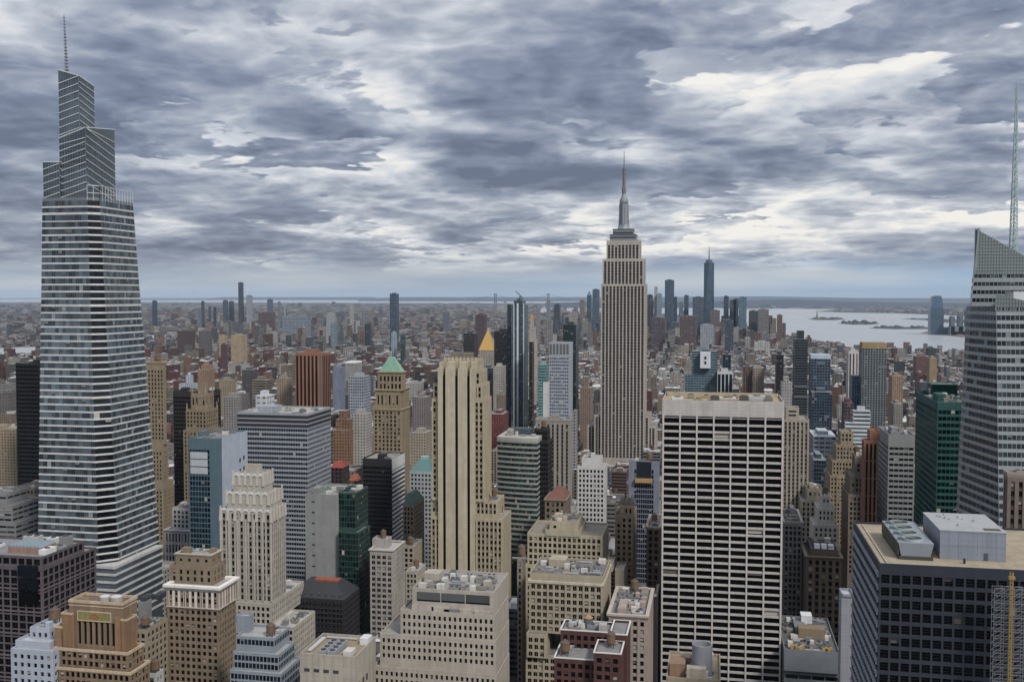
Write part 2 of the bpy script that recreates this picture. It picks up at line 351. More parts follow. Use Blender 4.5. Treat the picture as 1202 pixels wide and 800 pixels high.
class Bld:
    def __init__(s, name, label, cat, loc):
        s.root = empty(name, loc); tag(s.root, label, cat)
        s.wall = Acc(); s.roofs = []; s.glass = []; s.sp = Acc(); s.trim = Acc()
    def face(s, bl, br, tl, tr, st, zvis=-1e9, vis=True):
        """a facade between four corners, seen from outside; leaves holes for windows and records the panes"""
        bl, br, tl, tr = Vector(bl), Vector(br), Vector(tl), Vector(tr)
        n = (br - bl).cross(tl - bl)
        if n.length < 1e-6: return
        n.normalize(); Wd = ((br - bl).length + (tr - tl).length) / 2; Hh = tl.z - bl.z
        if st is None or not vis: s.wall.quad(bl, br, tr, tl); return
        side, top, bot = st.get('side', .6), st.get('top', 1.6), st.get('bot', 0.0)
        if bl.z + bot < zvis < tl.z - 6:
            bot = zvis - bl.z
        nx = max(1, round((Wd - 2 * side) / st['bay'])); ny = int((Hh - top - bot) / st['fl'])
        if ny < 1 or Wd < 2.5: s.wall.quad(bl, br, tr, tl); return
        bw = (Wd - 2 * side) / nx; ww = bw * st['fw']; fl = st['fl']; wh = fl * st['fh']; rec = st['rec']
        def P(u, v):
            a = u / Wd; b = v / Hh
            lo = bl + (br - bl) * a; hi = tl + (tr - tl) * a
            return lo + (hi - lo) * b
        us = [(side + i * bw + (bw - ww) / 2, side + i * bw + (bw + ww) / 2) for i in range(nx)]
        vb = Hh - top - ny * fl
        inn = -n * rec; q = s.wall.quad
        prev = 0.0
        spm = -n * rec * .55
        skip = st.get('skip')
        for j in range(ny):
            v0 = vb + j * fl + (fl - wh) / 2; v1 = v0 + wh
            if st.get('sp') and j > 0:      # piers run through; recessed spandrels between them
                pu = 0.0
                for (u0, u1) in us:
                    q(P(pu, prev), P(u0, prev), P(u0, v0), P(pu, v0))
                    s.sp.quad(P(u0, prev) + spm, P(u1, prev) + spm, P(u1, v0) + spm, P(u0, v0) + spm)
                    q(P(u0, prev), P(u0, prev) + spm, P(u0, v0) + spm, P(u0, v0)); q(P(u1, prev) + spm, P(u1, prev), P(u1, v0), P(u1, v0) + spm)
                    pu = u1
                q(P(pu, prev), P(Wd, prev), P(Wd, v0), P(pu, v0))
            else: q(P(0, prev), P(Wd, prev), P(Wd, v0), P(0, v0))
            pu = 0.0
            for i, (u0, u1) in enumerate(us):
                if skip and skip(i, j, nx, ny): continue
                q(P(pu, v0), P(u0, v0), P(u0, v1), P(pu, v1))
                a, b, c, e = P(u0, v0), P(u1, v0), P(u1, v1), P(u0, v1)
                q(a, a + inn, e + inn, e); q(b + inn, b, c, c + inn); q(a, b, b + inn, a + inn); q(e + inn, c + inn, c, e)
                s.glass.append((a + inn, b + inn, c + inn, e + inn, n))
                pu = u1
            q(P(pu, v0), P(Wd, v0), P(Wd, v1), P(pu, v1))
            prev = v1
        q(P(0, prev), P(Wd, prev), P(Wd, Hh), P(0, Hh))
    def tier(s, x0, x1, y0, y1, z0, z1, st, zvis=-1e9, par=1.1, sides=None):
        st2 = st if sides is None else sides
        F = s.face
        F((x0, y0, z0), (x1, y0, z0), (x0, y0, z1), (x1, y0, z1), st, zvis)
        F((x1, y0, z0), (x1, y1, z0), (x1, y0, z1), (x1, y1, z1), st2, zvis)
        F((x0, y1, z0), (x0, y0, z0), (x0, y1, z1), (x0, y0, z1), st2, zvis)
        F((x1, y1, z0), (x0, y1, z0), (x1, y1, z1), (x0, y1, z1), None)
        e = min(.45, (x1 - x0) * .1)
        o = [(x0, y0), (x1, y0), (x1, y1), (x0, y1)]; i_ = [(x0 + e, y0 + e), (x1 - e, y0 + e), (x1 - e, y1 - e), (x0 + e, y1 - e)]
        for a in range(4):
            b = (a + 1) % 4
            s.wall.quad(o[a] + (z1,), o[b] + (z1,), i_[b] + (z1,), i_[a] + (z1,))
            s.wall.quad(i_[a] + (z1 - par,), i_[a] + (z1,), i_[b] + (z1,), i_[b] + (z1 - par,))
        ra = Acc(); ra.quad(*[q_ + (z1 - par,) for q_ in i_]); s.roofs.append(ra)
    def finish(s, wall, glass, roof, spand=None, parts=0, div=(1, 1), frame=None, wname='window'):
        s.wall.build('facade', wall, s.root)
        for ra in s.roofs: ra.build('roof', roof, s.root)
        if spand is not None: s.sp.build('spandrel', spand, s.root, kind='stuff')
        frame = frame or wall
        def pane(acc, a, b, c, e, n):
            acc.quad(a, b, c, e, 0)
            up = n * .03; ux = (b - a); uz = (e - a); lx = max(ux.length, .01); lz = max(uz.length, .01)
            for k in range(1, div[0]):
                f0 = k / div[0]; h = .05 / lx
                acc.quad(a + ux * (f0 - h) + up, a + ux * (f0 + h) + up, a + ux * (f0 + h) + uz + up, a + ux * (f0 - h) + uz + up, 1)
            for k in range(1, div[1]):
                f0 = k / div[1]; h = .05 / lz
                acc.quad(a + uz * (f0 - h) + up * 1.3, a + ux + uz * (f0 - h) + up * 1.3, a + ux + uz * (f0 + h) + up * 1.3, a + uz * (f0 + h) + up * 1.3, 1)
        gl = s.glass; off = parent_loc(s.root)
        if parts:
            score = lambda g: (g[0].z, )
            cand = [g for g in gl if g[4].y < -.9 or g[4].x * (1 if s.root.location.x < 0.2 * s.root.location.y else -1) > .9]
            cand = cand[::-1]
            cand.sort(key=lambda g: -g[0].z)
            chosen = cand[:parts]; ids = {id(g) for g in chosen}
            cache = {}
            for g in chosen:
                a, b, c, e, n = g
                key = (round((b - a).length, 2), round((e - a).length, 2))
                if key not in cache:
                    A_ = Acc(); ww, hh = (b - a).length, (e - a).length
                    pane(A_, Vector((-ww / 2, 0, -hh / 2)), Vector((ww / 2, 0, -hh / 2)), Vector((ww / 2, 0, hh / 2)), Vector((-ww / 2, 0, hh / 2)), Vector((0, -1, 0)))
                    me = bpy.data.meshes.new(wname); me.from_pydata([tuple(v_) for v_ in A_.v], [], A_.f)
                    me.materials.append(glass); me.materials.append(frame); me.polygons.foreach_set('material_index', A_.mi)
                    ul = me.uv_layers.new(name='UVMap'); ul.data.foreach_set('uv', np.array(A_.uv, dtype=np.float32).ravel())
                    cache[key] = me
                o = bpy.data.objects.new(wname, cache[key]); COL.objects.link(o); o.parent = s.root
                o.location = (a + c) / 2 - off
                o.rotation_euler = (0, 0, math.atan2(n.x, -n.y))
            gl = [g for g in gl if id(g) not in ids]
        A2 = Acc()
        for g in gl: pane(A2, *g)
        A2.build(wname, [glass, frame], s.root, kind='stuff')
        return s.root
    def part(s, name, acc, mat, parent=None, label=None):
        o = acc.build(name, mat, parent or s.root)
        if label and o: o['label'] = label
        return o

WOOD = '6b5037'
def water_tank(root, x, y, z, r=2.2, h=4.0, col=WOOD, capc='55483c'):
    a = Acc(); a.cyl(x, y, z + 2.2, z + 2.2 + h, r, r * .96, 14)
    t_ = a.build('water_tank', wall_mat(col, .9, .35), root)
    a = Acc(); a.cyl(x, y, z + 2.2 + h, z + 2.2 + h + r * .75, r * 1.05, .05, 14); a.build('tank_roof', wall_mat(capc), t_)
    a = Acc()
    for sx in (-1, 1):
        for sy in (-1, 1): a.box(x + sx * r * .6 - .15, x + sx * r * .6 + .15, y + sy * r * .6 - .15, y + sy * r * .6 + .15, z, z + 2.0)
    a.box(x - r * .8, x + r * .8, y - r * .8, y + r * .8, z + 2.0, z + 2.2); a.build('support_frame', flat_mat('4a4744'), t_)
def ac_unit(root, x, y, z, wx=4, wy=3, h=2.4, col='9aa0a3', fans=1):
    a = Acc(); a.box(x - wx / 2, x + wx / 2, y - wy / 2, y + wy / 2, z + .3, z + h); a.box(x - wx / 2 + .3, x + wx / 2 - .3, y - wy / 2 + .3, y + wy / 2 - .3, z, z + .3)
    u_ = a.build('rooftop_unit', flat_mat(col, .85), root)
    for k in range(fans):
        a = Acc(); fx = x - wx / 2 + (k + .5) * wx / fans; rr = min(wx / fans, wy) * .36
        a.cyl(fx, y, z + h, z + h + .35, rr, rr * .95, 12); a.build('fan', flat_mat('33363a', .6), u_)
def clutter(root, x0, x1, y0, y1, z, seed, n=7, tank=0, wallc='a59d90'):
    rnd = random.Random(seed); used = []
    W_, D_ = x1 - x0, y1 - y0
    def spot(wx, wy):
        for _ in range(25):
            cx = rnd.uniform(x0 + wx / 2 + 1, x1 - wx / 2 - 1) if W_ > wx + 2 else (x0 + x1) / 2
            cy = rnd.uniform(y0 + wy / 2 + 1, y1 - wy / 2 - 1) if D_ > wy + 2 else (y0 + y1) / 2
            if all(abs(cx - a) > (wx + c) / 2 + .5 or abs(cy - b) > (wy + e) / 2 + .5 for a, b, c, e in used):
                used.append((cx, cy, wx, wy)); return cx, cy
        return None
    n = int(n * 1.6) + 1
    for k in range(n):
        kind = rnd.random()
        if k == 0 and W_ > 10 and D_ > 10:
            wx, wy, h = W_ * rnd.uniform(.16, .28), D_ * rnd.uniform(.2, .38), rnd.uniform(3, 5)
            p_ = spot(wx, wy)
            if p_:
                a = Acc(); a.box(p_[0] - wx / 2, p_[0] + wx / 2, p_[1] - wy / 2, p_[1] + wy / 2, z, z + h)
                a.build('bulkhead', wall_mat(wallc), root)
            continue
        if k <= tank:
            p_ = spot(4.6, 4.6)
            if p_: water_tank(root, p_[0], p_[1], z, rnd.uniform(1.8, 2.4), rnd.uniform(3.2, 4.4))
            continue
        if kind < .5:
            wx, wy = rnd.uniform(2.5, 5.5), rnd.uniform(2, 3.6); p_ = spot(wx, wy)
            if p_: ac_unit(root, p_[0], p_[1], z, wx, wy, rnd.uniform(1.0, 2.3), rnd.choice(['7d8183', '96989a', '666a6e', 'a9a9a6', '857f75', '5a5c5e']), rnd.choice([1, 1, 2]))
        elif kind < .75:
            L = rnd.uniform(4, 10); p_ = spot(L, 1.0)
            if p_:
                a = Acc(); a.box(p_[0] - L / 2, p_[0] + L / 2, p_[1] - .4, p_[1] + .4, z + .4, z + 1.1, 0, True)
                for q_ in (-.4, .4): a.box(p_[0] + q_ * L - .12, p_[0] + q_ * L + .12, p_[1] - .3, p_[1] + .3, z, z + .4)
                a.build('duct', flat_mat(rnd.choice(['a7abad', 'c2c4c2', '75797c']), .4, .3), root)
        else:
            wx, wy = rnd.uniform(2, 4), rnd.uniform(2, 4); p_ = spot(wx, wy)
            if p_:
                a = Acc(); a.box(p_[0] - wx / 2, p_[0] + wx / 2, p_[1] - wy / 2, p_[1] + wy / 2, z, z + rnd.uniform(2, 3.2)); a.build('stair_hut', wall_mat(rnd.choice([wallc, 'b9b4aa', '7d7871'])), root)

def tiers_world(Yv, tiers):
    """tiers from the top down: (xl, xr, ytop, depth or ('b', px of the far visible corner), offset behind Yv) -> x0,x1,y0,y1,z1"""
    out = []
    for t_ in tiers:
        xl, xr, yt = t_[:3]; dep = t_[3] if len(t_) > 3 else 30.0; of = t_[4] if len(t_) > 4 else 0.0
        y0 = Yv + of; a = on_y(xl, yt, y0); b = on_y(xr, yt, y0); z1 = on_y((xl + xr) / 2, yt, y0).z
        if isinstance(dep, tuple):
            near = b if (xl + xr) / 2 < 838 else a
            y1 = on_x(dep[1], yt, near.x).y
        elif isinstance(dep, str): y1 = y0 + float(dep)
        else:
            y1 = y0 + dep
            if xr < 838:        # xl..xr includes the visible side wall
                for d_ in (dep, dep * .7, dep * .45, dep * .25):
                    y1 = y0 + d_; b2 = on_y(xr, yt, y1)
                    if b2.x - a.x > .6 * (b.x - a.x): break
                b = b2
            elif xl > 838:
                for d_ in (dep, dep * .7, dep * .45, dep * .25):
                    y1 = y0 + d_; a2 = on_y(xl, yt, y1)
                    if b.x - a2.x > .6 * (b.x - a.x): break
                a = a2
        out.append((a.x, b.x, y0, y1, z1))
    return out

def geo(name, label, cat, Yv, tiers, st, wall, glass, ybot, roof='8d8880', parts=0, div=(1, 1), spand=None, blind=.24, grough=.12, gmetal=0.0, clut=6, tank=0, seed=1, lm=None, par=1.1, side_st='same', frame=None, corn=None, amp=.36, gvar=1.15, finish=True, pier=None):
    T = tiers_world(Yv, tiers)
    X0 = min(t_[0] for t_ in T); X1 = max(t_[1] for t_ in T); Y1 = max(t_[3] for t_ in T); Y0 = min(t_[2] for t_ in T)
    b = Bld(name, label, cat, ((X0 + X1) / 2, (Y0 + Y1) / 2, 0))
    xm = sum(t_[0] + t_[1] for t_ in tiers) / 2 / len(tiers)
    zvis = on_y(xm, ybot, Yv).z - 22
    W0 = wall_mat(wall, amp=amp) if isinstance(wall, str) else wall
    sts = st if isinstance(st, list) else [st] * len(T)
    for i, (x0, x1, y0, y1, z1) in enumerate(T):
        z0 = T[i + 1][4] - par if i + 1 < len(T) else 0.0
        if len(tiers[i]) > 5: z0 = tiers[i][5]
        S_ = sts[i]; S_ = STY[S_] if isinstance(S_, str) else S_
        ss_ = None if side_st == 'same' else (STY[side_st] if isinstance(side_st, str) and side_st != 'blank' else side_st)
        if side_st == 'blank':
            b.tier(x0, x1, y0, y1, z0, z1, S_, zvis, par, sides=None) if S_ is None else b_tier_blank(b, x0, x1, y0, y1, z0, z1, S_, zvis, par)
        else: b.tier(x0, x1, y0, y1, z0, z1, S_, zvis, par, sides=ss_)
        if pier and S_ and z1 - z0 > 8:
            ev, pw_, pd_ = pier; a = Acc(); nbay = max(1, round((x1 - x0 - 1.2) / S_['bay'])); bw_ = (x1 - x0 - 1.2) / nbay; zz0 = max(z0, zvis - 5) + .02
            for k in range(0, nbay + 1, ev):
                xx = x0 + .6 + k * bw_; a = Acc(); a.box(xx - pw_ / 2, xx + pw_ / 2, y0 - pd_, y0 + .02, zz0, z1 - S_.get('top', 1.6) * .6); b.part('pier', a, W0)
            sx = x1 if (x0 + x1) / 2 < .2 * y0 else x0; nb2 = max(1, round((y1 - y0 - 1.2) / S_['bay'])); bw_ = (y1 - y0 - 1.2) / nb2; sg = 1 if sx == x1 else -1
            for k in range(0, nb2 + 1, ev):
                yy = y0 + .6 + k * bw_; a = Acc(); a.box(min(sx, sx + sg * pd_), max(sx, sx + sg * pd_), yy - pw_ / 2, yy + pw_ / 2, zz0, z1 - S_.get('top', 1.6) * .6); b.part('pier', a, W0)
        if corn and i in corn:
            cc, ch, cp = corn[i]; a = Acc()
            a.prism([(x0 - .05, y0 - .05, z1 - ch), (x1 + .05, y0 - .05, z1 - ch), (x1 + .05, y1 + .05, z1 - ch), (x0 - .05, y1 + .05, z1 - ch)], [(x0 - cp, y0 - cp, z1 - ch * .35), (x1 + cp, y0 - cp, z1 - ch * .35), (x1 + cp, y1 + cp, z1 - ch * .35), (x0 - cp, y1 + cp, z1 - ch * .35)], cap=False)
            ring(a, x0 - cp, x1 + cp, y0 - cp, y1 + cp, z1 - ch * .35, z1 + .15, .9 + cp)
            b.part('cornice', a, wall_mat(cc, .8, .12))
    HAND.append((min(t_[0] for t_ in tiers), max(t_[1] for t_ in tiers), min(t_[2] for t_ in tiers), ybot, Y0, Y1, X0, X1, T))
    if lm: LANDM.append((xm, (min(t_[2] for t_ in tiers) + ybot) / 2, lm, Yv))
    b.T = T
    W_ = wall if not isinstance(wall, (str, tuple)) else wall_mat(wall, amp=amp)
    b.args = (W_, glass_mat(glass, blind, grough, gmetal, var=gvar) if isinstance(glass, str) else glass, flat_mat(roof, .9, 0, .5), (flat_mat(spand, .6) if isinstance(spand, str) else spand), parts, div, frame)
    if clut:
        x0, x1, y0, y1, z1 = T[0]; clutter(b.root, x0 + .6, x1 - .6, y0 + .6, y1 - .6, z1 - par, seed, clut, tank, wallc=wall if isinstance(wall, str) else 'a59d90')
        for i in range(1, len(T)):
            pass
    if finish: b.finish(*b.args)
    return b
def b_tier_blank(b, x0, x1, y0, y1, z0, z1, S_, zvis, par):
    w_ = b.face; b.tier(x0, x1, y0, y1, z0, z1, S_, zvis, par, sides=dict(S_, bay=1e9, fl=1e9))
def ring(a, x0, x1, y0, y1, z0, z1, t_):
    """a hollow rectangular curb"""
    o = [(x0, y0), (x1, y0), (x1, y1), (x0, y1)]; i_ = [(x0 + t_, y0 + t_), (x1 - t_, y0 + t_), (x1 - t_, y1 - t_), (x0 + t_, y1 - t_)]
    for k in range(4):
        j = (k + 1) % 4
        a.quad(o[k] + (z0,), o[j] + (z0,), o[j] + (z1,), o[k] + (z1,)); a.quad(o[k] + (z1,), o[j] + (z1,), i_[j] + (z1,), i_[k] + (z1,)); a.quad(i_[k] + (z0,), i_[k] + (z1,), i_[j] + (z1,), i_[j] + (z0,))

def far(name, label, cat, Yv, tiers, wall, glass, ybot, par=(3.2, 3.6), win=(.5, .5), roof='84827e', cap=None, lm=None, seed=0, group=None):
    """a building seen small: one mesh with the window pattern in its facade, plus a separate roof piece"""
    T = tiers_world(Yv, tiers)
    X0 = min(t_[0] for t_ in T); X1 = max(t_[1] for t_ in T); Y1 = max(t_[3] for t_ in T)
    c = City(); W_, G_, R_ = tone(lin(wall), .9, .76), tone(lin(glass), .7, .75), tone(lin(roof), .85)
    rs = random.Random(hash((round(X0), round(Yv))) if seed == 0 else seed)
    for i, (x0, x1, y0, y1, z1) in enumerate(T):
        z0 = T[i + 1][4] if i + 1 < len(T) else 0.0
        c.box(x0, x1, y0, y1, z0, z1, W_, R_, G_, (par[0], par[1], rs.uniform(0, 50)), (win[0], win[1], 0))
    x0, x1, y0, y1, z1 = T[0]
    if x1 - x0 > 9 and not cap:
        mx, my = (x0 + x1) / 2, (y0 + y1) / 2
        c.box(mx - (x1 - x0) * .25, mx + (x1 - x0) * .2, my - (y1 - y0) * .25, my + (y1 - y0) * .25, z1, z1 + 4, W_, R_, G_, (3, 3, 0), (0, 0, 0))
    loc = ((X0 + X1) / 2, (Yv + Y1) / 2, 0)
    o = c.build(name, loc); tag(o, label, cat, group)
    if cap:
        pname, col, ya, top = cap[:4]; za = on_y((tiers[0][0] + tiers[0][1]) / 2, ya, (y0 + y1) / 2).z
        k = City(); k.pyr(x0 - .4, x1 + .4, y0 - .4, y1 + .4, z1, za, lin(col), top)
        q_ = k.build(pname, (0, 0, 0), o); q_.location = (-loc[0], -loc[1], 0)
        if len(cap) > 4 and cap[4] == 'metal':
            q_.data.materials[0] = flat_mat(col, .35, .6, .1)
    HAND.append((min(t_[0] for t_ in tiers), max(t_[1] for t_ in tiers), min(t_[2] for t_ in tiers), ybot, Yv, Y1, X0, X1, T))
    if lm: LANDM.append(((tiers[0][0] + tiers[0][1]) / 2, (tiers[0][2] + ybot) / 2, lm, Yv))
    return o

# ------------------------------------------------------------------ setting: ground, water, far hills, haze
def sheet(name, pts, z, mat, kind='structure'):
    a = Acc(); a.poly([(p_[0], p_[1], z) for p_ in pts]); o = a.build(name, mat); o['kind'] = kind; return o
def ground_mat():
    m = bpy.data.materials.new('city_ground'); m.use_nodes = True; n = NT(m.node_tree); n.n.clear()
    pos = n.node('ShaderNodeNewGeometry', 0)
    a = n.noise(pos, 0.0022, 6.0, 0.65); b = n.noise(pos, 0.02, 4.0, 0.6)
    c = n.mix(n.ss(a, .35, .65), lin('3b3a3c'), lin('5b5652'))
    c = n.mix(n.ss(b, .45, .62), c, lin('4a4a45'))
    pbsdf(n, Base_Color=c, Roughness=.9); return m
def water_mat():
    m = bpy.data.materials.new('water'); m.use_nodes = True; n = NT(m.node_tree); n.n.clear()
    pos = n.node('ShaderNodeNewGeometry', 0)
    a = n.noise(n.v('MULTIPLY', pos, (.004, .0007, 1)), 1.0, 5.0, 0.6)
    bmp = n.node('ShaderNodeBump', 0, Strength=.6, Distance=4.0, Height=n.noise(n.v('MULTIPLY', pos, (.03, .012, 1)), 1.0, 4.0, .6))
    pbsdf(n, Base_Color=lin('96999a'), Roughness=n.ss(a, .3, .7, .30, .48), Normal=bmp, IOR=1.5); return m
GROUND = ground_mat(); WATER = water_mat()
sheet('ground', [(-60000, -3000), (70000, -3000), (70000, 92000), (-60000, 92000)], 0.0, GROUND)
BAY = [(630, 367), (700, 368), (800, 371), (868, 384), (915, 394), (962, 402), (1004, 408), (1062, 412), (1150, 414), (1215, 414), (1215, 376), (1120, 370), (1075, 366), (1040, 366.5), (1000, 363.5), (930, 362), (880, 362.5), (820, 361), (700, 358.5), (640, 358.5)]
EASTR = [(-60, 424), (-20, 424), (46, 418), (110, 409), (170, 399), (224, 395.5), (230, 392), (170, 393.5), (110, 400), (46, 407), (-60, 410)]
sheet('bay_water', [on_z(*q) for q in BAY], 0.5, WATER)
sheet('river_water', [on_z(*q) for q in EASTR], 0.5, WATER)
sheet('ocean_water', [on_z(*q) for q in [(-160, 354.6), (150, 354.4), (480, 355.6), (690, 356), (690, 351.2), (-160, 351.2)]], 0.5, WATER)
HILLM = flat_mat('2a3848', .95, 0, .5, .0006)
def ridge(pts, D, thick, base='hills', step=14):
    """a long low hill: pts = (px, py of its crest) at distance D"""
    a = Acc(); rnd = random.Random(int(D)); rows = []
    for (xa, ya), (xb, yb) in zip(pts[:-1], pts[1:]):
        nn = max(1, int((xb - xa) / step))
        for i in range(nn):
            f_ = i / nn; rows.append((xa + (xb - xa) * f_, ya + (yb - ya) * f_ + rnd.uniform(-.15, .15)))
    rows.append(pts[-1])
    ring_ = []
    for px, py in rows:
        c = at_d(px, py, D); b = Vector((c.x, c.y, 0)); dr = Vector((c.x, c.y, 0)).normalized()
        ring_.append([b - dr * thick + Vector((0, 0, -.5)), b - dr * thick * .5 + Vector((0, 0, c.z * .6)), c, b + dr * thick + Vector((0, 0, -.5))])
    for r0, r1 in zip(ring_[:-1], ring_[1:]):
        for k in range(3): a.quad(tuple(r0[k]), tuple(r1[k]), tuple(r1[k + 1]), tuple(r0[k + 1]))
    o = a.build(base, HILLM); o['kind'] = 'structure'; return o
ridge([(420, 350.3), (470, 348.6), (700, 348.4), (840, 348.2), (900, 347.6), (960, 348.6), (1010, 349.6), (1220, 350.2)], 44000, 2600)
ridge([(100, 351.2), (240, 350.6), (262, 348.6), (440, 348.6)], 52000, 1200)
ridge([(866, 357), (880, 352.6), (930, 350.8), (990, 353.6), (1060, 354.6), (1220, 356.5)], 23000, 1700)
ridge([(640, 355.2), (700, 353.8), (780, 354.0), (870, 353.5)], 21000, 900)
# low islands in the bay
def island(name, pts, h, seed, col='40453f'):
    a = Acc(); P_ = [on_z(*q) for q in pts]; cx = sum(q.x for q in P_) / len(P_); cy = sum(q.y for q in P_) / len(P_)
    a.prism([(q.x, q.y, .3) for q in P_], [(cx + (q.x - cx) * .97, cy + (q.y - cy) * .97, 3.0) for q in P_])
    rnd = random.Random(seed)
    for k in range(34):
        q = P_[rnd.randrange(len(P_))]; f_ = math.sqrt(rnd.random()) * .8; x, y = cx + (q.x - cx) * f_, cy + (q.y - cy) * f_
        r_ = rnd.uniform(12, 30); hh = h * rnd.uniform(.45, 1.0)
        a.cyl(x, y, 2.5, hh, r_, r_ * .55, 7)
    o = a.build(name, flat_mat(col, .95, 0, .5, .01)); o['kind'] = 'structure'; return o
island('island', [(948, 374.6), (960, 375.6), (980, 375.6), (993, 374.6), (985, 373.4), (960, 373.2)], 20, 1)
island('island', [(983, 379.5), (1000, 381), (1022, 381), (1033, 379.8), (1020, 377.8), (1000, 377.6)], 26, 2)
island('island', [(1020, 385.2), (1050, 386.3), (1092, 386.2), (1092, 384), (1050, 383.8), (1030, 383.8)], 18, 3)
island('island', [(955, 365.6), (1000, 367), (1052, 367.6), (1100, 369.6), (1160, 372), (1160, 369), (1100, 366.5), (1030, 364.2), (980, 363.4)], 30, 4)
island('island', [(1058, 374.5), (1085, 375.5), (1100, 378.5), (1160, 380), (1160, 376), (1100, 374), (1075, 373.6)], 16, 5)
island('shore', [(1080, 391), (1100, 392.5), (1130, 396), (1170, 397.5), (1170, 385), (1110, 386), (1092, 388)], 10, 6, '6a5a50')

def haze_box():
    a = Acc(); a.box(-62000, 72000, -3500, 94000, -1.5, 620, 0, True)
    m = bpy.data.materials.new('haze'); m.use_nodes = True; n = NT(m.node_tree); n.n.clear()
    v = n.node('ShaderNodeVolumePrincipled', None)
    v.inputs['Color'].default_value = (.54, .66, .80, 1); v.inputs['Density'].default_value = HAZE; v.inputs['Anisotropy'].default_value = 0.0
    n.node('ShaderNodeOutputMaterial', None, Volume=v.outputs[0])
    o = a.build('haze', m); o['kind'] = 'stuff'; return o
HAZE = 1.3e-5
haze_box()

